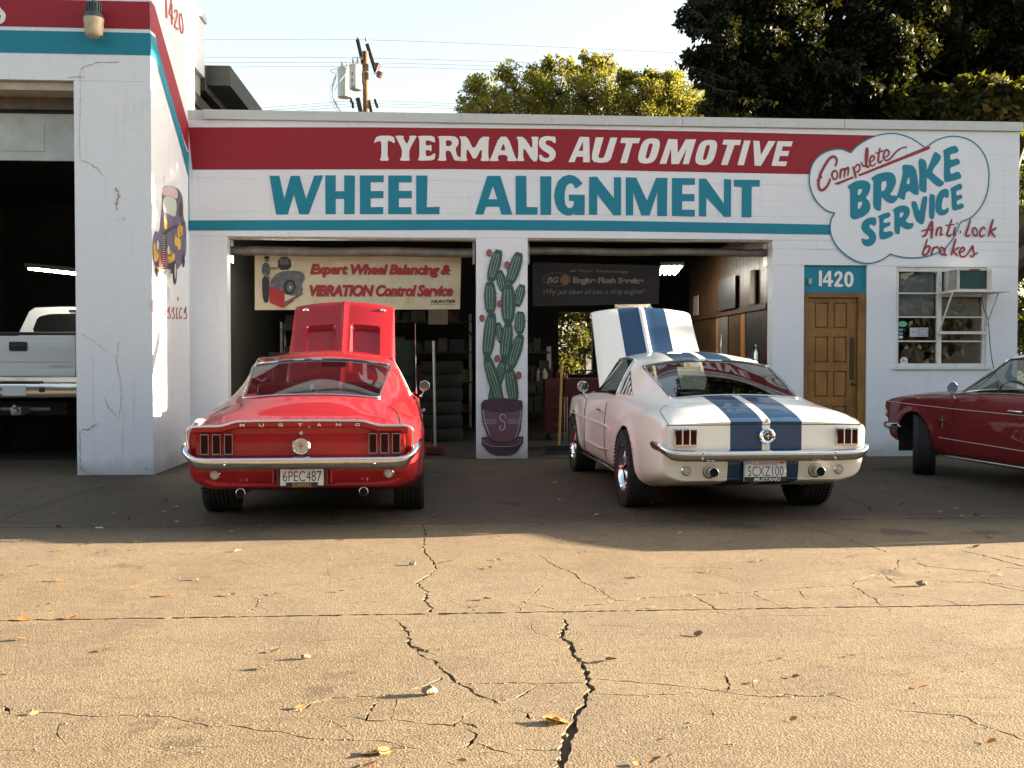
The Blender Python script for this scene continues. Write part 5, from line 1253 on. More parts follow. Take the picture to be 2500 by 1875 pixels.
    # glass
    def glass_part(sel, name, m, trim=.011):
        ff = [f for f, t in zip(F, T) if sel(t)]
        if not ff: return
        v2, f2 = subsurf_eval(V, ff, None, 3, VC)
        us = sorted({k for f in f2 for k in f}); mq = {k: i for i, k in enumerate(us)}
        cen = Vector((0, sum(vs_.y for vs_ in (v2[k] for k in us))/len(us), .6))
        MB().add([v2[k]+(cen-v2[k]).normalized()*.006 for k in us], [[mq[k] for k in f] for f in f2]).build(name, m, root, smooth=60)
        ed = {}
        for f in f2:
            for i in range(len(f)):
                e = (f[i], f[(i+1) % len(f)]); ed[e] = 1
        nxt = {a: b for (a, b) in ed if (b, a) not in ed}
        st = next(iter(nxt)); lp = [st]
        while nxt[lp[-1]] != st and len(lp) < 500: lp.append(nxt[lp[-1]])
        pts = [v2[k] for k in lp]
        out = [p+(p-cen).normalized()*.003 for p in pts]
        loop_tube(out, trim).build(name+'_trim', CHROME2 if name != 'rear_glass_x' else BLACK, root, smooth=60)
    glass_part(lambda t: t[0] == 'rear_glass', 'rear_glass', glass)
    glass_part(lambda t: t[0] == 'windshield', 'windshield', GLASS)
    glass_part(lambda t: t == ('side_glass', 1), 'side_glass', GLASS, .008); glass_part(lambda t: t == ('side_glass', -1), 'side_glass', GLASS, .008)
    # interior
    sc = 1 if kind == '67' else .96
    mb = MB(); mb.box(-.72*sc, .72*sc, .1, 2.2, .30, .33); mb.box(-.74*sc, .74*sc, -.40, .35, .60, .66, bev=.02); mb.box(-.76*sc, -.72*sc, .2, 2.1, .33, .86); mb.box(.72*sc, .76*sc, .2, 2.1, .33, .86); mb.build('cabin_tub', LEATHER, root)
    mb = MB(); mb.box(-.70*sc, .70*sc, 1.86, 2.12, .70, .875, bev=.03); mb.build('dashboard', LEATHER, root)
    for sx in (-.37, .37):
        s_ = MB(); s_.box(sx-.25, sx+.25, .98, 1.5, .38, .55, bev=.05); M = Matrix.Translation((sx, .98, .52)) @ Matrix.Rotation(radians(14), 4, 'X'); s_.box(-.25, .25, -.07, .07, 0, .52, bev=.06, M=M); s_.build('front_seat', LEATHER, root, smooth=50)
    s_ = MB(); s_.box(-.6, .6, .30, .75, .38, .52, bev=.05); s_.box(-.6, .6, .22, .36, .5, .84, bev=.05); s_.build('rear_seat', LEATHER, root, smooth=50)
    M = Matrix.Translation((-.37, 1.72, .84)) @ Matrix.Rotation(radians(68), 4, 'X'); s_ = MB()
    pts = [M @ Vector((.19*cos(2*pi*i/28), .19*sin(2*pi*i/28), 0)) for i in range(28)]; s_.tube(pts, .012, 8, closed=True)
    for a in (0, pi, -pi/2): s_.tube([M @ Vector((0, 0, .02)), M @ Vector((.185*cos(a), .185*sin(a), 0))], .010, 6)
    s_.tube([M @ Vector((0, 0, .03)), (-.37, 1.95, .76)], .022); s_.build('steering_wheel', mat('dark_wheel_rim', (.08, .03, .02), .35) if kind == '65c' else BLACK, root, smooth=50)
    s_ = MB(); s_.box(-.12, .12, 1.62, 1.65, 1.16, 1.215, bev=.008); s_.tube([(0, 1.64, 1.2), (0, 1.66, 1.27)], .008); s_.build('rear_view_mirror', BLACK, root)
    # wheels
    tr = .735 if kind == '67' else .725
    for (ay, sd, ww) in ((0, -1, rear_w), (0, 1, rear_w), (2.743, -1, wheel[1]), (2.743, 1, wheel[1])):
        wheel_geo(wheel[0], ww, wheel[0]*.60, chrome, spokes, 'wheel', root, (sd*(tr+(.0 if ay else .015)), ay, wheel[0]-.003), sd, steer if ay else 0.0)
    # door seams, handles, mirror, antenna
    hw = W_side = (.905 if kind == '67' else .872)
    def side_x(y, z, sd):          # outermost body point near (y, z)
        best = max((abs(v.x) for v in body_pts if abs(v.y-y) < .07 and abs(v.z-z) < .05 and v.x*sd > 0), default=hw*.96); return best*sd
    body_pts = [vs[k] for k in used]
    for sd in (1, -1):
        for yy in (.92, 2.05):
            mb = MB(); pts = []
            for z in [.30+.06*i for i in range(10)]: pts.append((side_x(yy, z, sd)+sd*.001, yy+(.02 if yy > 2 else -.03)*(1 if z < .4 else 0), z))
            mb.tube(pts, .0035, 5); mb.build('door_seam', DARK, root)
        xh = side_x(1.05, .74, sd)
        mb = MB(); mb.tube([(xh+sd*.012, .98, .755), (xh+sd*.035, 1.02, .757), (xh+sd*.035, 1.16, .757), (xh+sd*.012, 1.18, .755)], .010, 8); mb.cyl((xh-.0, 1.0, .70), (xh+sd*.018, 1.0, .70), .012); mb.build('door_handle', CHROME, root, smooth=50)
        mb = MB(); zs_ = .245; pts = [(side_x(y_, .27, sd)+sd*.004, y_, zs_) for y_ in (.42, .8, 1.3, 1.8, 2.32)]; mb.tube(pts, .012, 6); mb.build('rocker_trim', CHROME2 if kind != '67' else paint, root)
    return V, idx, g, vs, side_x

def bumper(path, prof, m, root, name='rear_bumper'):
    """path: list of (x,y,z) along the bumper, prof: list of (out, up) section, out = away from the car"""
    path = [Vector(p) for p in path]; k = len(path); vs = []
    for i, p in enumerate(path):
        a = path[max(0, i-1)]; b = path[min(k-1, i+1)]; t = (b-a).normalized(); o = Vector((t.y, -t.x, 0))
        if o.length > 0: o.normalize()
        s = 1.0 if 0 < i < k-1 else .8
        for (u, w) in prof: vs.append(p+o*u*s+Vector((0, 0, w*s)))
    n = len(prof); fs = [(i*n+j, i*n+(j+1) % n, (i+1)*n+(j+1) % n, (i+1)*n+j) for i in range(k-1) for j in range(n)]
    fs += [tuple(range(n)), tuple(range((k-1)*n, k*n))]
    return MB().add(vs, fs).build(name, m, root, smooth=50)
def plate(root, x, y, z, num, w=.305, h=.152, sticker=PGRN, lower=None, frame=BLACK, lowm=None, top=None):
    r = MB().box(x-w/2-.010, x+w/2+.010, y+.002, y+.012, z-h/2-.012, z+h/2+.010, bev=.003).build('plate_frame', frame, root)
    p = MB().box(x-w/2, x+w/2, y-.003, y+.0015, z-h/2, z+h/2, bev=.001).build('number_plate', PLATEW, root)
    def rect(a, b, c, d, l): return quad_fn((x-w/2+w*a, y-.003-l, z-h/2+h*c), (x-w/2+w*b, y-.003-l, z-h/2+h*c), (x-w/2+w*a, y-.003-l, z-h/2+h*d), (x-w/2+w*b, y-.003-l, z-h/2+h*d))
    mb = MB(); put_text(mb, num, rect(.06, .95, .20, .68, .001), -.006, 0, 1.02); o = mb.build('plate_number', PLB, p)
    mb = MB(); put_text(mb, 'California', rect(.20, .80, .74, .96, .001), -.01, .45, .9); mb.build('plate_script', PRED, p)
    mb = MB(); f = rect(.84, .97, .82, .96, .001); mb.add([f(0, 0), f(1, 0), f(1, 1), f(0, 1)], [(0, 1, 2, 3)]); mb.build('year_sticker', sticker, p)
    mb = MB(); put_text(mb, 'NOV' if sticker is PGRN else 'AUG', rect(.03, .16, .82, .95, .001), .01); mb.build('month_sticker', PBL, p)
    if lower:
        mb = MB(); mb.box(x-w/2-.009, x+w/2+.009, y-.008, y-.0035, z-h/2-.011, z-h/2+.026, bev=.002) if lowm is None else mb.box(x-w*.37, x+w*.37, y-.008, y-.0045, z-h/2-.014, z-h/2+.024, bev=.002)
        mb.build('frame_bar', BLACK, r)
        mb = MB(); f = quad_fn((x-w*.30, y-.0085, z-h/2-.006), (x+w*.38, y-.0085, z-h/2-.006), (x-w*.30, y-.0085, z-h/2+.020), (x+w*.38, y-.0085, z-h/2+.020)) if lowm is None else quad_fn((x-w*.22, y-.0085, z-h/2-.009), (x+w*.22, y-.0085, z-h/2-.009), (x-w*.22, y-.0085, z-h/2+.019), (x+w*.22, y-.0085, z-h/2+.019))
        put_text(mb, lower, f, .02, .3 if lowm is None else 0); mb.build('frame_lettering', lowm or WHITEP, r)
    if top:
        mb = MB(); mb.box(x-w*.25, x+w*.25, y-.007, y-.0035, z+h/2-.006, z+h/2+.014, bev=.002); mb.build('frame_bar', BLACK, r)
        mb = MB(); put_text(mb, top, quad_fn((x-w*.16, y-.0075, z+h/2-.002), (x+w*.16, y-.0075, z+h/2-.002), (x-w*.16, y-.0075, z+h/2+.010), (x+w*.16, y-.0075, z+h/2+.010)), .01); mb.build('frame_lettering', WHITEP, r)
def mirror(root, x, y, z, r=.055, sd=1):
    m = empty('side_mirror', (x, y, z)); m.parent = root
    mb = MB(); mb.lathe([(.001, .035), (r*.7, .030), (r, .004), (r, -.004), (r*.93, -.006)], axis='y', n=24); mb.build('shell', CHROME, m, smooth=40)
    mb = MB(); mb.lathe([(.001, -.0045), (r*.93, -.0045)], axis='y', n=24); mb.build('mirror_glass', mat('mirror_glass', (.5, .52, .55), .03, 1.0), m, smooth=40)
    mb = MB(); mb.tube([(0, .01, -r*.8), (-sd*.02, .02, -r-.03), (-sd*.04, .02, -r-.055)], [.010, .008, .018], 8); mb.build('stalk', CHROME, m, smooth=50)
def exhaust(root, x, y0, y1, z, r=.035):
    mb = MB(); mb.lathe([(r*.86, y1), (r*.86, y0+.004), (r*.9, y0), (r, y0+.002), (r, y1)], (x, 0, z), axis='y', n=22); o = mb.build('exhaust_tip', CHROME2, root, smooth=40)
    mb = MB(); mb.lathe([(.001, y0+.035), (r*.85, y0+.035)], (x, 0, z), axis='y', n=22); mb.build('exhaust_bore', UNDER, o)
def round_lamp(root, x, y, z, r, tilt=0):
    l = MB().lathe([(r, y+.02), (r*1.05, y-.004), (r*.88, y-.012), (r*.80, y-.004)], (x, 0, z), axis='y', n=26).build('reversing_lamp', CHROME, root, smooth=35)
    MB().lathe([(.001, y-.012), (r*.5, y-.010), (r*.82, y-.003)], (x, 0, z), axis='y', n=26).build('lens', LENSC, l, smooth=60)

# ---------------- red fastback
red = empty('red_fastback', (-1.08, 8.30, 0), radians(1.6), label='bright red fastback with its hood raised in front of the left bay', cat='car')
V, idx, g, bv, sx_ = make_car('67', RED67, GLASS, red, True, R_ARCH=.35, rear_w=.235)
# tail panel step, chrome lip moulding, lamps
lip = [(-.822,-1.098,.60),(-.832,-1.115,.66),(-.825,-1.135,.72),(-.79,-1.15,.752),(-.70,-1.155,.757),(-.60,-1.16,.758),(-.54,-1.165,.768),(-.47,-1.17,.788),(-.40,-1.17,.793),(-.2,-1.175,.796),(0,-1.175,.797)]
lip = [(x*.955, y, z) for x, y, z in lip]
lip = lip+[(-x, y, z) for x, y, z in lip[-2::-1]]
MB().tube(smoothline(lip, 3), .0095, 8).build('lip_moulding', CHROME, red, smooth=60)
mb = MB(); l2 = smoothline([(x, y, z-.004) for x, y, z in lip[3:-3]], 2); vv = []
for p in l2: vv += [p+Vector((0, .06, -.005)), p+Vector((0, .002, -.001)), p+Vector((0, .010, -.035)), p+Vector((0, .055, -.05))]
mb.add(vv, [(4*i+j, 4*i+j+1, 4*i+5+j, 4*i+4+j) for i in range(len(l2)-1) for j in range(3)]); mb.build('deck_lip', RED67, red, smooth=50)
TY = -1.092
mb = MB(); mb.box(-.735, .735, TY-.012, TY+.05, .505, .735, bev=.012); mb.build('tail_panel', RED67, red, smooth=40)
FRC = mat('dull_chrome_frame', (.30, .30, .31), .22, 1.0)
def lamp3(px_, z0, z1, w):
    f = MB(); a, b = px_-w/2, px_+w/2; t = .0065
    for (xa, xb, za, zb) in ((a, a+t, z0, z1), (b-t, b, z0, z1), (a+t, b-t, z0, z0+t), (a+t, b-t, z1-t, z1)): f.box(xa, xb, TY-.032, TY-.012, za, zb, bev=.003)
    o = f.build('tail_lamp', FRC, red); MB().box(a+t, b-t, TY-.026, TY-.012, z0+t, z1-t).build('lens', LENSR, o)
for sd in (-1, 1):
    for k in range(3): lamp3(sd*(.505+k*.083)+(0), .555, .700, .060)
# letters on the deck edge
for i, ch in enumerate('MUSTANG'):
    mb = MB(); x = -.40+i*.1333; put_text(mb, ch, quad_fn((x-.017, -1.176, .755), (x+.017, -1.176, .755), (x-.017, -1.178, .777), (x+.017, -1.178, .777)), .02); mb.build('letter', WHITEP, red)
cap = MB().lathe([(.001, TY-.055), (.046, TY-.055), (.052, TY-.048), (.056, TY-.05), (.066, TY-.04), (.068, TY-.01)], (0, 0, .612), axis='y', n=36).build('fuel_cap', CHROME, red, smooth=35)
MB().lathe([(.001, TY-.0575), (.042, TY-.0575), (.044, TY-.054)], (0, 0, .612), axis='y', n=30).build('cap_face', mat('brushed_cap', (.5, .47, .42), .3, .6), cap, smooth=40)
mb = MB(); put_text(mb, 'G', quad_fn((-.014, TY-.0585, .612), (.014, TY-.0585, .612), (-.014, TY-.0585, .636), (.014, TY-.0585, .636)), .02); put_text(mb, 'T', quad_fn((-.014, TY-.0585, .590), (.014, TY-.0585, .590), (-.014, TY-.0585, .614), (.014, TY-.0585, .614)), .01); mb.build('cap_letters', RDL, cap)
MB().lathe([(.001, TY-.020), (.013, TY-.020), (.015, TY-.012)], (0, 0, .705), axis='y', n=18).build('trunk_lock', CHROME2, red)
bp = [(-.835,-.70,.60),(-.832,-.92,.598),(-.822,-1.04,.590),(-.798,-1.11,.562),(-.755,-1.150,.525),(-.69,-1.168,.509),(-.55,-1.175,.507),(-.3,-1.182,.507),(0,-1.185,.507)]
bp = bp+[(-x, y, z) for x, y, z in bp[-2::-1]]
bumper(smoothline(bp, 4), [(-.03,.026),(-.006,.034),(.010,.032),(.021,.022),(.024,.010),(.018,-.004),(.002,-.030),(-.016,-.054),(-.035,-.056)], CHROME, red)
for sd in (-1, 1):
    MB().ball((sd*.52, -1.205, .492), .008).build('bumper_bolt', CHROME, red); round_lamp(red, sd*.615, -1.045, .405, .036)
    MB().box(sd*.205-.008, sd*.205+.008, -1.06, -.98, .345, .455, bev=.004).build('valance_rib', RED67, red)
exhaust(red, -.435, -1.06, -.55, .275, .033); exhaust(red, .435, -1.06, -.55, .275, .033)
plate(red, 0, -1.075, .402, '6PEC487', lower='SUMMERS', lowm=mat('gold_lettering', (.35, .20, .05), .4))
MB().box(-.185, .185, -1.062, -.99, .318, .485, bev=.006).build('plate_recess', mat('dark_red_recess', (.14, .006, .008), .4), red)
MB().tube([(.80, 2.42, .87), (.795, 2.40, 1.0), (.79, 2.36, 1.62)], [.012, .003, .0018], 6).build('antenna', CHROME, red)
mirror(red, .885, 1.92, .965); 
# raised hood with twin scoops and turn lamps
def hood(root, paint, ang, y0, z0, Lh, Wh, scoops, stripes=False):
    h = empty('hood', (0, y0, z0)); h.parent = root
    # hood sheet in car coordinates, x true so that stripes line up
    ca, sa = cos(ang), sin(ang)
    nx, ny = (70, 60) if scoops else (30, 26)
    def P(u, v, th=0):
        x = (u-.5)*2*(Wh/2)*(1-.05*v); ax = abs(x)/(Wh/2)
        zc = .038*(1-ax**2.2)+.014*max(0, 1-ax/.08)     # crown and centre ridge
        l = v*Lh*(1+.045*(1-ax*ax)); 
        if v > .93: zc -= .03*((v-.93)/.07)**2
        if ax > .93: zc -= .035*((ax-.93)/.07)
        if scoops:
            for s0 in (-.5, .5):
                dx = (x/(Wh/2)-s0*.84)/.23; dv = (v-.44)/.24
                if abs(dx) < 1.15 and abs(dv) < 1.15:
                    e = max(0, min(1, (1.15-abs(dx))/.10))*max(0, min(1, (1.12-dv)/.07))*max(0, min(1, (1.15+dv)/.2)); ramp_ = .012+.042*(dv*.5+.5); zc -= e*max(0, ramp_)
        zc -= th
        return Vector((x, y0+l*ca-zc*sa, z0+l*sa+zc*ca))
    mb = MB(); vs_ = [P(i/nx, j/ny) for j in range(ny+1) for i in range(nx+1)]+[P(i/nx, j/ny, .03) for j in range(ny+1) for i in range(nx+1)]
    n1 = (nx+1)*(ny+1); fs_ = [(j*(nx+1)+i, j*(nx+1)+i+1, (j+1)*(nx+1)+i+1, (j+1)*(nx+1)+i) for j in range(ny) for i in range(nx)]
    fs_ += [tuple(n1+k for k in f) for f in fs_]
    rim = [i for i in range(nx+1)]+[j*(nx+1)+nx for j in range(1, ny+1)]+[ny*(nx+1)+i for i in range(nx-1, -1, -1)]+[j*(nx+1) for j in range(ny-1, 0, -1)]
    fs_ += [(rim[k], rim[(k+1) % len(rim)], n1+rim[(k+1) % len(rim)], n1+rim[k]) for k in range(len(rim))]
    inv = Matrix.Translation((0, -y0, -z0))
    mb.add(vs_, fs_); 
    if stripes:
        # keep car x in object space for the stripe material: origin on the centre line
        pass
    o = MB().add([inv @ v for v in mb.v], mb.f).build('hood_panel', paint, h, smooth=32)
    if scoops:
        for s0 in (-1, 1):
            c_ = P(.5+s0*.212, .690)
            M = inv @ Matrix.Translation(c_) @ Matrix.Rotation(ang, 4, 'X')
            MB().box(-.12, .12, -.006, .006, -.012, .010, M=M).build('scoop_slot', BLACK, h)
            c2 = P(.5+s0*.385, .915); M2 = inv @ Matrix.Translation(c2) @ Matrix.Rotation(ang, 4, 'X')
            l = MB().ball((0, 0, 0), .034, sq=(1, .75, .55), M=None); l.v = [M2 @ v for v in l.v]; l.build('turn_lamp', CHROME, h, smooth=50)
    else:
        for u in (.27, .42, .60):
            c_ = P(u, .995); M = inv @ Matrix.Translation(c_) @ Matrix.Rotation(ang, 4, 'X'); MB().box(-.025, .025, -.01, .02, -.012, .006, bev=.003, M=M).build('hood_latch', CHROME2, h)
    for sd in (-1, 1):
        MB().tube([(sd*Wh*.46, .25*ca, -.06), (sd*Wh*.46, .02, .02), (sd*Wh*.45, .5*ca, .48*sa)], .010, 6).build('hinge', BLACK, h)
    return h
hood(red, RED67, radians(51), 2.32, .905, 1.20, 1.16, True)
MB().box(-.5, .5, 2.45, 3.3, .40, .66, bev=.05).build('engine', mat('engine_dark', (.05, .05, .055), .5, .5, var=.4), red)
MB().lathe([(.001, .80), (.17, .80), (.18, .79), (.18, .72), (.001, .72)], (0, 2.85, 0), n=24).build('air_cleaner', CHROME, red, smooth=40)
def deck_seam(root, BV_, pts, m=DARK, r=.003):
    out = []
    for x, y in pts:
        c = min((v for v in BV_ if v.z > .6), key=lambda v: (v.x-x)**2+(v.y-y)**2+(0 if v.z > .72 else 1)); out.append((x, y, c.z+.0006))
    MB().tube(smoothline(out, 3), r, 5).build('deck_seam', m, root)
for sd in (-1, 1): deck_seam(red, bv, [(sd*.70, -1.12), (sd*.70, -1.0), (sd*.685, -.85), (sd*.66, -.68), (sd*.60, -.55)])
# ---------------- white fastback with blue stripes
wh = empty('white_fastback', (2.30, 8.34, 0), radians(2.0), label='white fastback with twin navy racing stripes and its hood raised', cat='car')
V, idx, g, BV, sx_ = make_car('65', WHITE65, GLASS2, wh, True, R_ARCH=.345, rear_w=.235)
TYW = -1.075
def boxlamp(root, cx, z0, z1, w, TYv):
    f = MB(); a, b = cx-w/2, cx+w/2
    f.box(a, b, TYv-.026, TYv+.004, z0, z1, bev=.010); o = f.build('tail_lamp', CHROME2, root, smooth=40)
    for k in range(3):
        c_ = a+.032+k*(w-.064)/2; MB().box(c_-.021, c_+.021, TYv-.034, TYv-.026, z0+.016, z1-.016, bev=.004).build('lens', LENSR, o)
        if k < 2:
            d_ = c_+(w-.064)/4; MB().box(d_-.0045, d_+.0045, TYv-.036, TYv-.026, z0+.008, z1-.008, bev=.002).build('divider', CHROME, o)
for sd in (-1, 1): boxlamp(wh, sd*.612, .588, .724, .175, TYW-.01)
mb = MB(); mb.box(-.735, .735, TYW-.006, TYW+.03, .556, .742, bev=.006); mb.build('tail_panel', WHITE65, wh)
mb = MB(); mb.box(-.75, .75, TYW-.0065, TYW+.002, .7425, .7475); mb.build('trunk_gap', DARK, wh)
cap = MB().lathe([(.001, TYW-.05), (.03, TYW-.05), (.034, TYW-.044), (.047, TYW-.05), (.060, TYW-.038), (.062, TYW-.006)], (0, 0, .662), axis='y', n=36).build('fuel_cap', CHROME, wh, smooth=35)
MB().lathe([(.001, TYW-.0515), (.030, TYW-.0515)], (0, 0, .662), axis='y', n=30).build('cap_face', PLB, cap)
mb = MB(); mb.ribbon([(-.018, .662), (.004, .668), (.018, .664)], .006, lambda x, z: Vector((x, TYW-.053, z))); mb.ribbon([(0, .645), (0, .680)], .007, lambda x, z: Vector((x, TYW-.0532, z))); mb.build('cap_emblem', CHROME, cap)
MB().lathe([(.001, TYW-.028), (.014, TYW-.028), (.019, TYW-.010)], (0, 0, .775), axis='y', n=18).build('trunk_lock', CHROME, wh, smooth=40)
bp = [(-.800,-.84,.600),(-.798,-.93,.600),(-.79,-1.01,.597),(-.768,-1.085,.578),(-.70,-1.13,.550),(-.5,-1.145,.543),(-.2,-1.15,.543),(0,-1.15,.543)]
bp = bp+[(-x, y, z) for x, y, z in bp[-2::-1]]
bumper(smoothline(bp, 4), [(-.040,.018),(-.015,.020),(.010,.014),(.020,.002),(.020,-.010),(.010,-.034),(-.010,-.060),(-.035,-.066)], CHROME, wh)
for sd in (-1, 1):
    MB().ball((sd*.50, -1.165, .550), .010).build('bumper_bolt', CHROME, wh); MB().ball((sd*.50, -1.160, .50), .007).build('bumper_bolt', CHROME, wh)
    round_lamp(wh, sd*.585, -1.025, .405, .036)
    exhaust(wh, sd*.405, -1.12, -.7, .400, .037)
    MB().lathe([(.058, -1.012), (.052, -1.03), (.047, -1.012)], (sd*.405, 0, .400), axis='y', n=22).build('exhaust_ring', BLACK, wh, smooth=50)
plate(wh, 0, -1.072, .410, '5CXZ100', sticker=POR, lower='MUSTANG', frame=CREAM, top='1965')
MB().box(-.12, .12, -1.066, -1.0, .36, .46).build('plate_bracket', BLACK, wh)
hood(wh, WHITE65, radians(50), 2.30, .90, 1.16, 1.20, False, True)
MB().box(-.5, .5, 2.45, 3.3, .40, .66, bev=.05).build('engine', MATS['engine_dark'], wh)
MB().tube([(.74, 2.42, .87), (.74, 2.40, 1.0), (.735, 2.36, 1.50)], [.012, .003, .0018], 6).build('antenna', CHROME, wh)
mirror(wh, -.885, 1.78, .96, .058, -1)
# side scoop line and quarter vents
for sd in (-1, 1):
    qv = empty('quarter_vent', (0, 0, 0)); qv.parent = wh
    def sail(y, z):
        c = min((v for v in BV if v.x*sd > 0), key=lambda v: (v.y-y)**2+(v.z-z)**2); return c.x
    for k in range(5):
        y0_ = .72-.098*k; zt_ = 1.135-.048*k; P_ = [(y0_-.075, .925), (y0_-.035, (.925+zt_)/2), (y0_, zt_)]
        q_ = MB(); q_.tube([(sail(a, b)+sd*.012, a, b) for a, b in P_], .0085, 6); q_.build('vent_slat', WHITE65, qv, smooth=60)
        if k < 4: 
            for a, b in ((P_, [(y0_-.098-.075, .925), (y0_-.098-.035, (.925+zt_-.048)/2), (y0_-.098, zt_-.048)]),):
                q_ = MB(); vv = [(sail(*p)+sd*.007, p[0], p[1]) for p in a+b[::-1]]; q_.add(vv, [(0, 1, 4, 5), (1, 2, 3, 4)]); q_.build('vent_gap', BLACK, qv)
    cs = MB(); pts = [(sx_(y_, z_, sd)+sd*.003, y_, z_) for y_, z_ in ((3.0, .66), (2.5, .645), (2.0, .635), (1.5, .628), (1.0, .622), (.72, .615))]; cs.tube(pts, [.004, .008, .010, .012, .014, .018], 6); cs.build('side_crease', WHITE65, wh, smooth=60)
    cs = MB(); pts = [(sx_(y_, .42, sd)+sd*.002, y_, z_) for y_, z_ in ((2.1, .40), (1.6, .395), (1.1, .39), (.75, .41))]; cs.tube(pts, [.004, .009, .011, .006], 6); cs.build('side_crease', WHITE65, wh, smooth=60)

for sd in (-1, 1): deck_seam(wh, BV, [(sd*.735, -1.075), (sd*.73, -.98), (sd*.715, -.8), (sd*.68, -.62), (sd*.60, -.52)])
# ---------------- dark red coupe at the right edge
ang3 = radians(6)
axle_front = Vector((5.02, 10.50, 0)); 
cr_ = empty('dark_red_coupe', (0, 0, 0), ang3, label='dark red coupe parked nose in by the office wall, cut by the right edge', cat='car')
# left front wheel at local (-.83, 2.743)
off = Matrix.Rotation(ang3, 3, 'Z') @ Vector((-.83, 2.743, 0)); cr_.location = axle_front-off
V, idx, g, bv, sx_ = make_car('65c', RED65, GLASS, cr_, False, R_ARCH=.345, steer=-radians(31))
mirror(cr_, -.885, 2.0, .955, .058, -1)
PIN = mat('white_pinstripe', (.55, .45, .42), .4)
for sd in (-1, 1):
    pts = [(sx_(y_, z_, sd)+sd*.0025, y_, z_) for y_, z_ in ((3.42, .765), (3.0, .755), (2.5, .745), (2.0, .735), (1.5, .73), (1.0, .725), (.5, .72), (0, .72), (-.6, .71))]
    MB().tube(smoothline(pts, 3), .0032, 5).build('pinstripe', PIN, cr_)
    pts = [(sx_(y_, z_, sd)+sd*.0025, y_, z_) for y_, z_ in ((2.28, .43), (1.8, .42), (1.3, .41), (.8, .40), (.5, .40))]
    MB().tube(smoothline(pts, 3), .0032, 5).build('pinstripe', PIN, cr_)
    x = sx_(2.2, .6, sd)+sd*.008; q_ = MB(); q_.box(x-.004, x+.004, 2.20, 2.225, .53, .65, bev=.002); q_.box(x-.004, x+.004, 2.05, 2.28, .583, .595, bev=.002); q_.tube([(x, 2.27, .62), (x, 2.18, .60)], .006); q_.build('fender_badge', CHROME, cr_)
bp = [(-.86,3.02,.50),(-.855,3.18,.50),(-.82,3.36,.50),(-.72,3.46,.50),(-.5,3.51,.50),(0,3.53,.50)]; bp = bp+[(-x, y, z) for x, y, z in bp[-2::-1]]
bumper(smoothline(bp[::-1], 4), [(-.03,.03),(.0,.036),(.018,.02),(.018,-.02),(.0,-.04),(-.03,-.042)], CHROME, cr_, 'front_bumper')
bp = [(-.850,-.66,.585),(-.848,-.85,.58),(-.838,-1.0,.57),(-.80,-1.10,.555),(-.5,-1.145,.543),(0,-1.15,.543)]; bp = bp+[(-x, y, z) for x, y, z in bp[-2::-1]]
bumper(smoothline(bp, 4), [(-.045,.020),(-.015,.026),(.010,.018),(.020,.002),(.012,-.050),(-.03,-.080)], CHROME, cr_)
for sd in (-1, 1):
    boxlamp(cr_, sd*.605, .595, .718, .175, TYW-.01); MB().lathe([(.001, 3.40), (.06, 3.46), (.085, 3.48), (.09, 3.5), (.095, 3.44)], (sd*.66, 0, .64), axis='y', n=24).build('headlamp', CHROME, cr_, smooth=40)
MB().box(-.42, .42, 3.44, 3.50, .56, .72, bev=.02).build('grille', BLACK, cr_)
# ---------------- lifted white pickup in the truck bay
tk = empty('pickup_truck', (-5.25, 12.6, 0), label='lifted white pickup truck parked inside the left truck bay, tailgate towards the lot', cat='pickup truck')
def T(mb, n, m, sm=None): return mb.build(n, m, tk, smooth=sm)
TB = mat('truck_black_plastic', (.015, .015, .017), .6); MATS['tb'] = TB
tg = MB().box(-.76, .68, 0, .06, 1.02, 1.53, bev=.02).build('tailgate', TRUCKW, tk, smooth=40)
MB().box(-.76, .68, -.006, .062, 1.535, 1.575, bev=.01).build('tailgate_cap', TB, tk)
MB().box(-.76, .68, -.018, .0, 1.035, 1.12, bev=.01).build('tailgate_step', TRUCKW, tk, smooth=40)
MB().box(-.70, .62, -.004, .004, 1.205, 1.213).build('tailgate_crease', STEEL, tk)
MB().box(-.105, .105, -.010, .004, 1.345, 1.455, bev=.02).build('handle_bezel', TB, tk, smooth=40); MB().box(-.07, .07, -.02, -.011, 1.385, 1.42, bev=.008).build('tailgate_handle', BLACK, tk, smooth=40)
mb = MB(); put_text(mb, 'CHEVROLET', quad_fn((.36, -.003, 1.14), (.66, -.003, 1.14), (.36, -.003, 1.165), (.66, -.003, 1.165)), .02, 0, .95); mb.build('maker_lettering', STEEL, tk)
for sd, xa, xb in ((-1, -.98, -.765), (1, .685, .90)):
    MB().box(xa, xb, .0, 2.1, .80, 1.55, bev=.03).build('bed_side', TRUCKW, tk, smooth=40)
    MB().box(xa+.03, xb-.02, -.03, .0, 1.0, 1.48, bev=.015).build('tail_lamp', LENSR, tk, smooth=40)
MB().box(-.76, .68, .08, 2.1, .85, .92).build('bed_floor', TB, tk)
bm_ = MB().box(-.98, .90, -.13, .02, .775, .945, bev=.02).build('rear_bumper', CHROME2, tk, smooth=40)
MB().box(-.36, .28, -.10, .03, .946, .975, bev=.006).build('bumper_step', TB, tk)
MB().box(-.14, .14, -.140, -.131, .80, .925, bev=.004).build('paper_plate', mat('blank_plate_white', (.6, .6, .6), .6), tk)
MB().box(.29, .36, -.136, -.131, .84, .90, bev=.003).build('plate_lamp', TB, tk)
mb = MB(); mb.box(-.06, .06, -.10, .3, .56, .66, bev=.01); mb.box(-.02, .04, -.17, -.1, .60, .64); mb.ball((.01, -.15, .665), .028); mb.tube([(-.3, .2, .62), (.3, .2, .62)], .03); mb.build('tow_hitch', STEEL, tk, smooth=40)
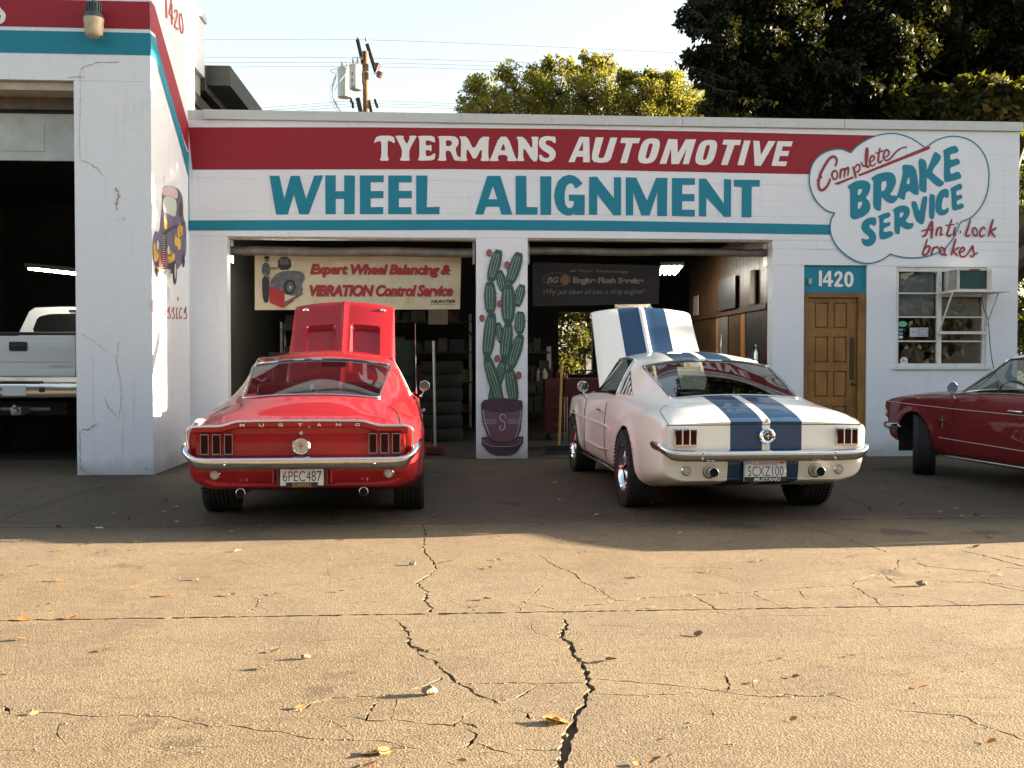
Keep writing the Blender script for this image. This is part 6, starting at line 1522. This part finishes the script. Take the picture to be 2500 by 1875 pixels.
# cab: rounded greenhouse
mb = MB(); prof = [(-.93, 1.52), (-.90, 1.60), (-.74, 1.93), (-.66, 1.985), (-.3, 2.0), (.22, 2.0), (.58, 1.985), (.66, 1.93), (.82, 1.60), (.85, 1.52), (.85, .8), (-.93, .8)]
mb.prism([(x, z) for x, z in prof], lambda x, z: Vector((x, 2.15, z)), lambda x, z: Vector((x, 4.4, z))); T(mb, 'cab', TRUCKW, 30)
mb = MB(); mb.prism(chaikin([(-.72, 1.60), (.64, 1.60), (.52, 1.90), (-.60, 1.90)], 2, .15), lambda x, z: Vector((x, 2.14, z)), lambda x, z: Vector((x, 2.149, z))); T(mb, 'cab_rear_window', mat('dark_cab_glass', (.004, .005, .005), .5, spec=.15))
MB().box(-.18, .14, 2.11, 2.15, 1.925, 1.955, bev=.006).build('cargo_lamp', LENSR, tk)
MB().box(-.9, .82, 4.4, 6.0, .8, 1.42, bev=.05).build('engine_bay', TRUCKW, tk, smooth=40)
for (x, y) in ((-.83, 1.15), (.75, 1.15), (-.83, 4.9), (.75, 4.9)): wheel_geo(.42, .29, .25, STEEL, 6, 'wheel', tk, (x, y, .424), -1 if x < 0 else 1)
mb = MB(); mb.box(-.6, .5, .2, 5.8, .55, .72); mb.cyl((-.7, 1.15, .42), (.62, 1.15, .42), .07); mb.build('frame_rails', UNDER, tk)

# ------------------------------------------------------------------ utility pole, transformers and wires
D = 40.0
pole = empty('utility_pole', (onY(893, 200, D).x, D, 0), label='brown wooden utility pole with V shaped crossarms behind the roof', cat='utility pole')
POLEM = wood('pole_wood', (.11, .055, .03), (.20, .10, .055), (8, 8, .6), .85); ARM = mat('dark_creosote_arm', (.035, .022, .018), .8, var=.3)
K6 = (780, 60, 6.914)
def pp(x, y, Y=D): return onY(K6[0]+x/K6[2], K6[1]+y/K6[2], Y)
a, b = pp(772, 455), pp(790, 1500)
b2 = a+(b-a)*(a.z/(a.z-b.z)); MB().tube([tuple(b2), tuple(a)], [.17, .115], 16).build('pole_shaft', POLEM, pole, smooth=50, world=True)
def arm(p, q_, w=.11, dy=.0):
    a, b = pp(*p), pp(*q_); a.y += dy; b.y += dy; MB().tube([tuple(a), tuple(b)], w*.55, 4).build('crossarm', ARM, pole, world=True)
arm((650, 290), (745, 700), .18, -.25); arm((793, 295), (950, 800), .18, .25); arm((655, 1270), (720, 1560), .22, -.25); arm((820, 1260), (885, 1560), .18, .2)
for (x, y) in ((645, 268), (790, 270)):
    p = pp(x, y); MB().lathe([(.03, -.02), (.07, .02), (.04, .06), (.06, .09), (.001, .15)], p, n=10).build('pin_insulator', mat('glazed_insulator', (.28, .30, .30), .3), pole, world=True)
for (x, y) in ((975, 700), (1015, 840)):
    a, b = pp(x+18, y-35), pp(x-18, y+50); MB().tube([tuple(a), tuple((a+b)/2), tuple(b)], [.13, .12, .11], 12).build('insulator', mat('brown_insulator', (.09, .03, .03), .35), pole, world=True)
for (x, y) in ((535, 1285), (560, 1335), (565, 1378), (940, 1290), (955, 1335), (975, 1378)):
    a, b = pp(x-18, y), pp(x+18, y); MB().tube([tuple(a), tuple(b)], .085, 10).build('spool_insulator', BLACK, pole, world=True)
TRG = mat('transformer_grey', (.50, .50, .48), .5, var=.08)
def transf(xc, yt, yb, r, Y, label):
    c, d = pp(xc, yt, Y), pp(xc, yb, Y); t = empty('transformer', tuple(d), label=label, cat='transformer'); h = c.z-d.z
    MB().lathe([(.001, 0), (r*.5, 0), (r, .03), (r, h-.04), (r*1.05, h-.04), (r*1.05, h), (r*.9, h+.05), (.001, h+.07)], d, n=28).build('tank', TRG, t, smooth=35, world=True)
    for s_ in (-.4, .35): MB().lathe([(.05, 0), (.06, .06), (.035, .1), (.055, .16), (.03, .2), (.03, .3), (.001, .32)], d+Vector((s_*r, 0, h+.03)), n=10).build('bushing', mat('porcelain_bushing', (.32, .28, .26), .3), t, smooth=50, world=True)
    MB().box(r*.8+d.x, d.x+r+.12, Y-.06, Y+.06, d.z+.3, d.z+h-.2).build('hanger_bracket', mat('olive_bracket', (.12, .11, .04), .6), t, world=True)
    return t, d, h
t1, d1, h1 = transf(430, 765, 1245, .29, D+.5, 'larger grey transformer can farther left of the pole')
t2, d2, h2 = transf(605, 700, 1115, .25, D-.1, 'lettered grey transformer can next to the pole')
mb = MB()
for i, s_ in enumerate(('4', '0', '1133')):
    yy = d2.y-.252; u = d2.z+h2-.42-i*.26; w_ = .06*len(s_); put_text(mb, s_, quad_fn((d2.x-.10-w_/2, yy, u), (d2.x-.10+w_/2, yy, u), (d2.x-.10-w_/2, yy, u+.12), (d2.x-.10+w_/2, yy, u+.12)), .02)
mb.build('can_lettering', BLACK, t2, world=True)
WIRE = mat('wire_grey', (.30, .34, .38), .5)
def wire(pts, r, Ys, label, cat='wire', grp=None):
    P = [onY(x, y, Y) for (x, y), Y in zip(pts, Ys)]; return one('wire', WIRE, label, cat, MB().tube(smoothline([tuple(p) for p in P], 6), r, 5), grp)
# long spans across the sky (photo pixels)
spans = [((-80, 92), (500, 97), (880, 97), (1400, 117), (1900, 142)), ((-80, 138), (500, 140), (900, 142), (1400, 158), (1900, 190)), ((-80, 150), (500, 153), (900, 153), (1400, 170), (1900, 205)), ((-80, 165), (500, 164), (900, 163), (1400, 180), (1900, 220)),
         ((-80, 290), (500, 272), (860, 246), (920, 246), (1300, 262), (1900, 300)), ((-80, 300), (500, 279), (860, 253), (920, 253), (1300, 268), (1900, 310)), ((-80, 310), (500, 286), (860, 260), (920, 260), (1300, 274), (1900, 320))]
labs = ['topmost thin wire crossing the sky over the pole', 'second wire from the top behind the pole', 'third wire from the top behind the pole', 'fourth wire from the top behind the pole', 'uppermost of the three low wires near the roof line', 'middle of the three low wires near the roof line', 'lowest of the three low wires near the roof line']
for s_, lb_ in zip(spans, labs): wire(s_, .008, [D+.2]*len(s_), lb_, 'wire', 'power lines behind the roof')
def k6w(pts, r, label):
    return wire([(K6[0]+x/K6[2], K6[1]+y/K6[2]) for x, y in pts], r, [D-.4]*len(pts), label, 'cable', 'service cables looping by the transformers')
k6w([(285, 840), (230, 980), (215, 1150), (250, 1300), (330, 1430), (420, 1540)], .028, 'thick cable looping down from the left transformer')
k6w([(285, 860), (250, 1000), (215, 1100), (240, 1250), (300, 1350)], .014, 'thin inner cable beside the thick looping one')
k6w([(200, 1010), (175, 1120), (195, 1280), (280, 1430), (360, 1510)], .010, 'faint outermost cable loop left of the transformers')
k6w([(490, 770), (380, 910), (290, 1040), (250, 1180), (300, 1300)], .014, 'cable crossing diagonally in front of the larger transformer')
k6w([(535, 640), (450, 640), (350, 720), (275, 830)], .012, 'cable arching over the larger transformer'); k6w([(480, 690), (340, 720), (180, 780), (280, 830)], .012, 'cable bowing out left of the larger transformer')
k6w([(540, 660), (545, 590), (590, 550), (700, 555)], .012, 'short jumper above the lettered transformer'); k6w([(660, 640), (700, 580), (740, 560)], .012, 'short jumper from the bushing to the pole')
k6w([(860, 830), (940, 820), (1010, 660), (1060, 575)], .010, 'thin jumper on the right side of the pole')

# ------------------------------------------------------------------ trees
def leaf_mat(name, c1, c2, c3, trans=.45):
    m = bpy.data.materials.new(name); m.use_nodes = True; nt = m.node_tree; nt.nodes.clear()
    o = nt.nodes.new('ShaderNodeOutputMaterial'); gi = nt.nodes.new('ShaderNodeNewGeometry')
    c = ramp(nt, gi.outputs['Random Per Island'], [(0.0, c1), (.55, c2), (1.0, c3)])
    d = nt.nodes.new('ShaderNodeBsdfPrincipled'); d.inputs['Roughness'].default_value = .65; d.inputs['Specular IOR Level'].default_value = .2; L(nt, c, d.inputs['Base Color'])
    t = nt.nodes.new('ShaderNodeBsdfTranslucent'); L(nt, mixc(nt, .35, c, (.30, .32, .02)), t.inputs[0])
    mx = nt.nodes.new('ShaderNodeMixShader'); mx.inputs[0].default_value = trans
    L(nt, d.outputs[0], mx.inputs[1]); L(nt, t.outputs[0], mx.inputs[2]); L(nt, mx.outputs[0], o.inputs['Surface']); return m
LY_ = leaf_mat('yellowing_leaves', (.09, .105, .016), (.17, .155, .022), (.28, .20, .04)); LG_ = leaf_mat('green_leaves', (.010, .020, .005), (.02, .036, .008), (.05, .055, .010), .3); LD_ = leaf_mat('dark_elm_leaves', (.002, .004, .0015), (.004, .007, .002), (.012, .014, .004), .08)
LM_ = leaf_mat('olive_leaves', (.014, .018, .005), (.030, .032, .007), (.10, .075, .015), .3)
BARK = mat('bark', (.03, .022, .016), .9, var=.4, vscale=12, bmp=.4, bscale=30)
import numpy as np
def leaves(name, centres, nper, spread, size, m, parent, seed, elong=1.9, kind=None):
    r = np.random.default_rng(seed); C = np.repeat(np.array([list(c[0]) for c in centres], float), [max(1, int(nper*c[1])) for c in centres], axis=0)
    rad = np.repeat(np.array([c[1] for c in centres], float), [max(1, int(nper*c[1])) for c in centres])
    n = len(C); d = r.normal(size=(n, 3)); d /= np.linalg.norm(d, axis=1, keepdims=True); rr = rad*spread*(r.random(n)**.45)
    P = C+d*rr[:, None]*np.array([1, 1, .75])
    ax = r.normal(size=(n, 3)); ax[:, 2] -= .6; ax /= np.linalg.norm(ax, axis=1, keepdims=True)
    b = np.cross(ax, r.normal(size=(n, 3))); b /= np.linalg.norm(b, axis=1, keepdims=True); nn = np.cross(ax, b)
    s = size*(.6+.8*r.random(n))[:, None]
    v0 = P; v1 = P+ax*s*.5+b*s*.5/elong+nn*s*.08; v2 = P+ax*s; v3 = P+ax*s*.5-b*s*.5/elong+nn*s*.08
    V_ = np.stack([v0, v1, v2, v3], 1).reshape(-1, 3)
    me = bpy.data.meshes.new(name); me.vertices.add(4*n); me.vertices.foreach_set('co', V_.ravel())
    me.loops.add(4*n); me.loops.foreach_set('vertex_index', np.arange(4*n)); me.polygons.add(n); me.polygons.foreach_set('loop_start', np.arange(n)*4); me.polygons.foreach_set('loop_total', np.full(n, 4)); me.update(calc_edges=True); me.validate()
    me.materials.append(m); o = bpy.data.objects.new(name, me); COL.objects.link(o)
    if parent is not None: o.parent = parent; me.transform(root_matrix(parent).inverted())
    return o
def tree(x, y, base, blobs, size, nper, m, label, seed, trunk_r=.18, twig=True, spread=1.0, sub=10, sr=.42):
    r = random.Random(seed); t = empty('tree', (x, y, base), label=label, cat='tree')
    mb = MB(); cs = []
    fork = Vector((x, y, base+(blobs[0][0][2]-base)*.45)); mb.tube([(x, y, base), (x+.05, y, (base+fork.z)/2), tuple(fork)], [trunk_r*1.2, trunk_r, trunk_r*.8], 10)
    mb.build('trunk', BARK, t, smooth=50, world=True)
    mb = MB()
    for (c, R) in blobs:
        c = Vector(c); mid = fork.lerp(c, .5)+Vector((r.uniform(-.3, .3), r.uniform(-.3, .3), -R*.2)); mb.tube([tuple(fork), tuple(mid), tuple(c)], [trunk_r*.5, trunk_r*.3, trunk_r*.12], 6)
        for k in range(sub):
            d = Vector((r.gauss(0, 1), r.gauss(0, 1), r.gauss(0, .8))).normalized()*R*r.uniform(.45, 1.0); p = c+d; cs.append((p, R*sr*r.uniform(.6, 1.3)))
            if twig: mb.tube([tuple(c), tuple(c.lerp(p, .6)+Vector((0, 0, -.05))), tuple(p)], [trunk_r*.12, trunk_r*.07, trunk_r*.03], 4)
    mb.build('limbs', BARK, t, world=True)
    leaves('crown', cs, nper, spread, size, m, t, seed); return t
def B(px_, py_, Y, R): p = onY(px_, py_, Y); return ((p.x, p.y, p.z), R)
# sunlit yellowing trees far behind the roof
tree(onY(1230, 250, 34).x, 34, 0, [B(1180, 235, 34, .9), B(1235, 175, 34, .45), B(1165, 205, 34, .4), B(1150, 260, 34, .6), B(1210, 275, 33, 1.1), B(1260, 225, 34.5, 1.0), B(1245, 290, 34, 1.2)], .09, 230, LY_, 'thin yellow green tree leftmost in the row behind the roof', 21, spread=1.25, sub=46, sr=.22)
tree(onY(1345, 250, 35).x, 35, 0, [B(1330, 205, 35, .9), B(1345, 160, 35, .45), B(1310, 180, 35, .4), B(1390, 165, 35, .4), B(1375, 230, 34, 1.1), B(1305, 260, 35, 1.0), B(1370, 285, 35, 1.3)], .09, 230, LY_, 'orange tinged tree, tallest in the row behind the roof', 22, spread=1.25, sub=46, sr=.22)
tree(onY(1470, 250, 34).x, 34, 0, [B(1450, 195, 34, .8), B(1440, 145, 34, .4), B(1475, 155, 34, .45), B(1420, 190, 34, .4), B(1480, 240, 34.5, 1.1), B(1430, 250, 33.5, 1.0), B(1495, 290, 34, 1.3)], .09, 240, LY_, 'golden topped tree in the middle of the row behind the roof', 23, spread=1.25, sub=46, sr=.22)
tree(onY(1600, 260, 33).x, 33, 0, [B(1560, 235, 33, .9), B(1530, 190, 33, .35), B(1590, 195, 33, .4), B(1640, 195, 33, .4), B(1620, 225, 33, 1.1), B(1660, 250, 33.5, 1.0), B(1600, 285, 33, 1.3), B(1690, 285, 33, .9)], .095, 340, LY_, 'dense yellow green tree at the right end of the row behind the roof', 24, spread=1.25, sub=46, sr=.24)
tree(onY(1770, 290, 30).x, 30, 0, [B(1745, 285, 30, .7), B(1790, 280, 30, .8), B(1850, 270, 30, 1.0)], .14, 500, LG_, 'small green tree just left of the dark overhanging crown', 25)
tree(onY(2000, 270, 26).x, 26, 0, [B(1930, 250, 26, 1.2), B(2010, 270, 25, 1.1), B(1970, 300, 26, 1.2), B(2080, 290, 26, 1.3)], .13, 700, LM_, 'olive green tree below the dark crown behind the roof', 26, .06)
tree(onY(2250, 250, 22).x, 22, 0, [B(2150, 240, 22, 1.3), B(2250, 220, 22, 1.4), B(2340, 200, 21, 1.4), B(2200, 300, 22, 1.3), B(2330, 290, 22, 1.4), B(2430, 260, 21, 1.3), B(2300, 120, 23, 1.5), B(2200, 160, 23, 1.3), B(2170, 262, 15, .40), B(2230, 258, 15, .45), B(2290, 262, 15, .45), B(2350, 262, 15, .5), B(2410, 264, 15, .5), B(2470, 270, 15, .5), B(2440, 215, 15.2, .5), B(2380, 262, 18, .9), B(2460, 285, 18, .9), B(2300, 270, 18, .9), B(2220, 278, 18, .8), B(2140, 272, 18, .8)], .13, 760, LM_, 'bushy brown green tree behind the right end of the roof', 27, .06)
tree(onY(2530, 400, 18).x, 18, 0, [B(2480, 330, 18, .9), B(2520, 450, 18, 1.0), B(2515, 580, 18, .9), B(2520, 700, 18, 1.0), B(2510, 800, 17.5, .8), B(2500, 120, 19, 1.2), B(2450, 60, 19, 1.2), B(2520, 230, 18.5, 1.1)], .12, 650, LG_, 'green tree filling the gap past the right corner of the garage', 28, .07)
# the big dark elm overhanging the roof
dark = [((10, 12.35, 4.95), .42), ((10, 12.7, 5.9), .75), ((11, 13.2, 6.6), .8), ((9.6, 13.4, 5.4), .6), ((10.4, 13.9, 6.2), .7), ((11.5, 14.2, 5.6), .7), ((10, 13.0, 7.4), .8), ((11.2, 12.4, 7.8), .8), ((12.3, 12.6, 6.5), .7), ((12, 13.3, 5.3), .5), B(1800, 40, 14.5, .75), B(1900, 30, 14.5, .8), B(1770, 120, 14.2, .6), B(1850, 130, 14.5, .7), B(1800, 190, 14.2, .5), B(1890, 205, 14.5, .55), B(1990, 215, 14.6, .6), B(2050, 190, 14.8, .6), B(2120, 30, 15, .85), B(2140, 130, 15, .8), B(2220, 60, 15.5, .9), B(2240, 150, 15.5, .8), B(2330, 60, 16, .9), B(2380, 150, 16, .8), B(2450, 40, 16, .9), B(2480, 140, 16, .8), B(2130, 210, 15, .5), B(1960, -60, 15, .9), B(2150, -90, 15, 1.0), B(2350, -90, 15.5, 1.0), B(2600, 60, 16, 1.0), B(2650, -50, 16, 1.1), B(1820, -60, 14.5, .8)]
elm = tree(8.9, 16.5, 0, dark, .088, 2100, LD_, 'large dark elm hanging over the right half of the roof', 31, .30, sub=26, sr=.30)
# long leafy sprays on its left edge
def spray(pts, Y, parent, seed):
    r = random.Random(seed); P = smoothline([tuple(onY(x, y, Y)) for x, y in pts], 8); mb = MB(); mb.tube(P, .008, 4); mb.build('twig', BARK, parent, world=True)
    mb = MB()
    for i, p in enumerate(P[2:]):
        for k in range(2):
            d = Vector((r.uniform(-.5, .2), r.uniform(-.6, .6), r.uniform(-.9, .15))).normalized(); s = r.uniform(.075, .115); sd = d.cross(Vector((r.uniform(-1, 1), r.uniform(-1, 1), .3))).normalized()*s*.28
            mb.add([p, p+d*s*.5+sd, p+d*s, p+d*s*.5-sd], [(0, 1, 2, 3)])
    mb.build('leaf_spray', LD_, parent, world=True)
for i, (pts, Y) in enumerate([([(1800, 90), (1740, 60), (1700, 30), (1665, 15)], 13.8), ([(1780, 75), (1725, 75), (1695, 70)], 13.7), ([(1790, 200), (1730, 175), (1690, 165), (1655, 155)], 13.8), ([(1790, 165), (1740, 150), (1705, 140), (1680, 120)], 13.9), ([(1800, 205), (1750, 195), (1700, 180), (1690, 182)], 13.8), ([(1800, 225), (1760, 220), (1720, 205), (1700, 208)], 13.7), ([(1830, 240), (1790, 240), (1755, 225), (1730, 232)], 13.8), ([(1780, 20), (1740, 10), (1690, -5)], 13.9), ([(1850, 250), (1810, 258), (1790, 245)], 14), ([(1900, 250), (1860, 245), (1830, 262)], 14)]): spray(pts, Y, elm, i)

# wood backdrop glimpsed through the back doorway and right of the garage
tree(onY(1430, 700, 26).x, 26.5, 0, [((2.6, 25, 1.6), 1.2), ((3.6, 25.5, 2.6), 1.3), ((2.2, 26, 3.0), 1.2), ((4.4, 26, 1.6), 1.2), ((1.6, 26, 1.4), 1.1)], .12, 700, LM_, 'sunlit yellow green shrubbery seen through the back doorway', 41)
fb = random.Random(4); fc = []  # unseen trees added behind the camera to cut sky light and reflections
for i in range(26): fc.append((Vector((-42+i*3.3, -15+fb.uniform(-2.5, 2.5), fb.uniform(1.0, 9.5))), fb.uniform(2.2, 3.2)))
for i in range(26): fc.append((Vector((-42+i*3.3, -17+fb.uniform(-2.5, 2.5), fb.uniform(3.0, 8.5))), fb.uniform(2.2, 3.2)))
o_ = leaves('added_rear_trees', fc, 330, 1.0, .42, LD_, None, 91); hz_ = empty('added_rear_building', (0, -30, 0), label='long low brown building added behind the viewpoint to darken reflections', cat='building')
MB().box(-60, 60, -34, -28, 0, 5.5).build('walls', mat('brown_wall_paint', (.06, .045, .035), .8, var=.3), hz_, world=True); MB().box(-61, 61, -35, -27.5, 5.502, 5.9).build('roof', ROOFM, hz_, world=True)  # unseen building added behind the camera to darken the reflected horizon
tag(o_, 'dark leafy trees added behind the viewpoint to block sky light and reflections', 'trees', kind='stuff')
# ------------------------------------------------------------------ unseen house and van added at the right, shaped to cast the long shadow
SIDING = mat('tan_siding', (.35, .30, .22), .8, var=.15)
nb = empty('shadow_house', (20, 13, 0), label='low tan house added out of view at the right to cast the long shadow', cat='house')
m_ = MB(); m_.box(14.6, 30, 9.02, 12.35, 0, 3.05); m_.box(14.6, 30, 12.352, 17.5, 0, 3.62); m_.build('walls', SIDING, nb, world=True)
m_ = MB(); m_.box(14.5, 30.1, 8.9, 12.348, 3.052, 3.2); m_.box(14.5, 30.1, 12.35, 17.6, 3.622, 3.75); m_.build('roof', ROOFM, nb, world=True)
van = empty('shadow_van', (15.2, 7.7, 0), label='white panel van added out of view at the right to cast the long shadow', cat='van')
m_ = MB(); m_.prism(chaikin([(12.9, .35), (12.8, 1.9), (13.0, 2.02), (16.6, 2.02), (17.2, 1.25), (18.0, 1.1), (18.1, .35)], 2, .12), lambda x, z: Vector((x, 7.62, z)), lambda x, z: Vector((x, 9.0, z))); m_.build('body', TRUCKW, van, world=True)
for (x, y) in ((13.7, 7.7), (13.7, 8.92), (17.2, 7.7), (17.2, 8.92)): MB().lathe([(.001, -.1), (.34, -.1), (.34, .1), (.001, .1)], (x, y, .34), axis='y', n=24).build('wheel', RUBBER, van, world=True)

# ------------------------------------------------------------------ fallen leaves and crumbs
DLM = [mat('dry_leaf_brown', (.20, .09, .03), .7, var=.3, vscale=40), mat('dry_leaf_tan', (.42, .26, .10), .7, var=.3, vscale=40), mat('dry_leaf_orange', (.36, .15, .03), .7, var=.3, vscale=40)]
rl = random.Random(77)
def lz(lab, grp):
    k = rl.choice((0, 1, 2)); c = ('brown', 'tan', 'orange')[k]; return k, lab.replace('dry brown leaf', 'dry '+c+' leaf').replace('curled dry leaf', 'curled dry '+c+' leaf'), grp.replace('leaves', c+' leaves')
def dry_leaf(p, s, rot, mi, label, grp):
    nn = 7; vs = []; curl = rl.uniform(.12, .38)
    out = [(0, 0)]+[]
    for i in range(nn+1):
        t = i/nn; w = .42*sin(pi*t)**.8*(1-.35*t)*(1+.12*(-1)**i); x = (t-.5)
        vs += [(x*s, w*s, s*(curl*w*.9+.10*t*t+.02)), (x*s, 0, s*(.02+.10*t*t)), (x*s, -w*s, s*(curl*w*1.3+.10*t*t+.02))]
    fs = []
    for i in range(nn):
        a = 3*i; fs += [(a, a+1, a+4, a+3), (a+1, a+2, a+5, a+4)]
    mb = MB(); mb.add(vs, fs); o = mb.build('fallen_leaf', DLM[mi], smooth=60); o.location = (p.x, p.y, .004); o.rotation_euler = (rl.uniform(-.3, .3), rl.uniform(-.2, .2), rot); tag(o, label, 'leaf', grp)
L1 = [(92,130),(598,132),(455,175),(830,182),(160,232),(35,272),(1005,316),(718,364),(100,468),(310,460),(1560,290),(1440,205),(1940,218),(2115,245),(2150,210),(2105,380),(2060,412),(1475,345),(1188,358),(1190,605),(1130,680),(60,700),(150,876),(85,555),(465,600),(1300,850),(1640,1045),(1600,1100),(1995,1082),(260,300),(185,305),(570,338),(205,405),(1000,362),(848,295),(1030,172),(1505,120),(905,100),(2150,110),(260,170),(380,142),(560,170)]
L2 = [(75,133),(320,175),(340,128),(1070,215),(850,262),(550,283),(1487,190),(1740,208),(2060,110),(2005,153),(620,415),(805,533),(1155,640),(1225,717),(1775,762),(1380,793),(1215,900),(2070,997),(640,993),(680,1060),(535,1095),(600,1085),(1770,320),(1470,625),(430,645),(1060,740),(2110,275)]
L3 = [(180,290),(373,302),(247,330),(490,360),(555,387),(765,398),(1125,418),(720,303),(850,343),(760,335),(708,355),(2000,432),(1880,367),(255,420),(445,430),(705,420),(1000,440),(100,425)]
L4 = [(185,230),(205,302),(330,355),(365,370),(530,382),(850,405),(725,448),(1520,228),(1620,225),(1765,268),(1920,340),(1945,373),(2005,370),(2038,378),(1680,322),(1850,355),(1925,165),(2190,398),(280,360),(50,190)]
for lst, cr, lab, grp in ((L1, C1, 'small curled dry leaf on the sunlit concrete in the left half', 'dry leaves on the left sunlit concrete'), (L2, C2, 'small curled dry leaf on the sunlit concrete in the right half', 'dry leaves on the right sunlit concrete'), (L3, C3, 'dry brown leaf on the shaded concrete around the red fastback', 'dry leaves in the shade on the left'), (L4, C4, 'dry brown leaf on the shaded concrete around the white fastback', 'dry leaves in the shade on the right')):
    for (x, y) in lst:
        p = onG(cr[0]+x/cr[2], cr[1]+y/cr[2]); dry_leaf(p, rl.uniform(.028, .062), rl.uniform(-1.2, 1.2), *lz(lab, grp))
p = onG(1250+185/1.7696, 1250+918/1.7696)
for k in range(3): dry_leaf(p+Vector((rl.uniform(-.03, .03), rl.uniform(-.02, .02), 0)), rl.uniform(.05, .08), rl.uniform(0, 3), 2, 'orange leaf of the crumpled clump beside the widest crack', 'leaf clump beside the widest crack')
for k in range(4): p = onG((1600+k*30)/1.7696, 1250+(1050-k*4)/1.7696); dry_leaf(p, .06, rl.uniform(0, 3), 1, 'shredded tan leaf near the bottom left of centre', 'shredded leaves near the bottom edge')
STONE = mat('concrete_chip', (.20, .17, .13), .9, var=.3, bmp=.4)
def chip(p, s, label):
    mb = MB(); mb.ball((0, 0, s*.28), s*.5, 7, 5, (1.3, .9, .6)); r = rl
    mb.v = [v*r.uniform(.8, 1.2) for v in mb.v]; o = mb.build('concrete_chunk', STONE); o.location = (p.x, p.y, .002); tag(o, label, 'stone')
chip(onG(1855/1.7696, 1250+790/1.7696), .05, 'pale broken concrete chunk casting a long shadow'); chip(onG(1320/1.7696, 1250+635/1.7696), .03, 'small pebble on open sunlit concrete'); chip(onG(1250+1770/1.7696, 1250+320/1.7696), .045, 'pale chunk near the right edge cracks'); chip(onG(1782/1.7696, 1250+230/1.7696), .035, 'white pebble left of the upper crack')
mb = MB()
for quads in CRP:
    for q_ in quads:
        if rl.random() < .28:
            c = q_[0].lerp(q_[2], rl.random()); s = rl.uniform(.0015, .005); mb.ball((c.x+rl.gauss(0, .018), c.y+rl.gauss(0, .012), s*.3), s, 5, 3, (1.2, 1, .7))
one('crack_rubble', STONE, 'fine crumbs of broken concrete lying along the cracks', 'rubble', mb, kind='stuff')
mb = MB()
for i in range(1600):
    x, y = rl.uniform(-4, 4.5), rl.uniform(2.6, 8.5); s = rl.uniform(.0015, .004); mb.ball((x, y, s*.3), s, 4, 3, (1.3, 1, .6))
one('grit', STONE, 'loose grit scattered over the concrete', 'grit', mb, kind='stuff')
o_ = MB().box(0, .03, 0, .02, .001, .004).build('litter', mat('magenta_scrap', (.5, .03, .2), .6)); p = onG(245/1.77, 1050+457/1.77); o_.location = (p.x, p.y, 0); tag(o_, 'tiny magenta scrap by the shadow edge on the left', 'litter')
o_ = MB().tube([(0, 0, .005), (.05, .01, .005)], .005, 6).build('litter', WHITEP); p = onG(412/1.77, 1050+425/1.77); o_.location = (p.x, p.y, 0); tag(o_, 'small white cigarette butt in the shade on the left', 'litter')
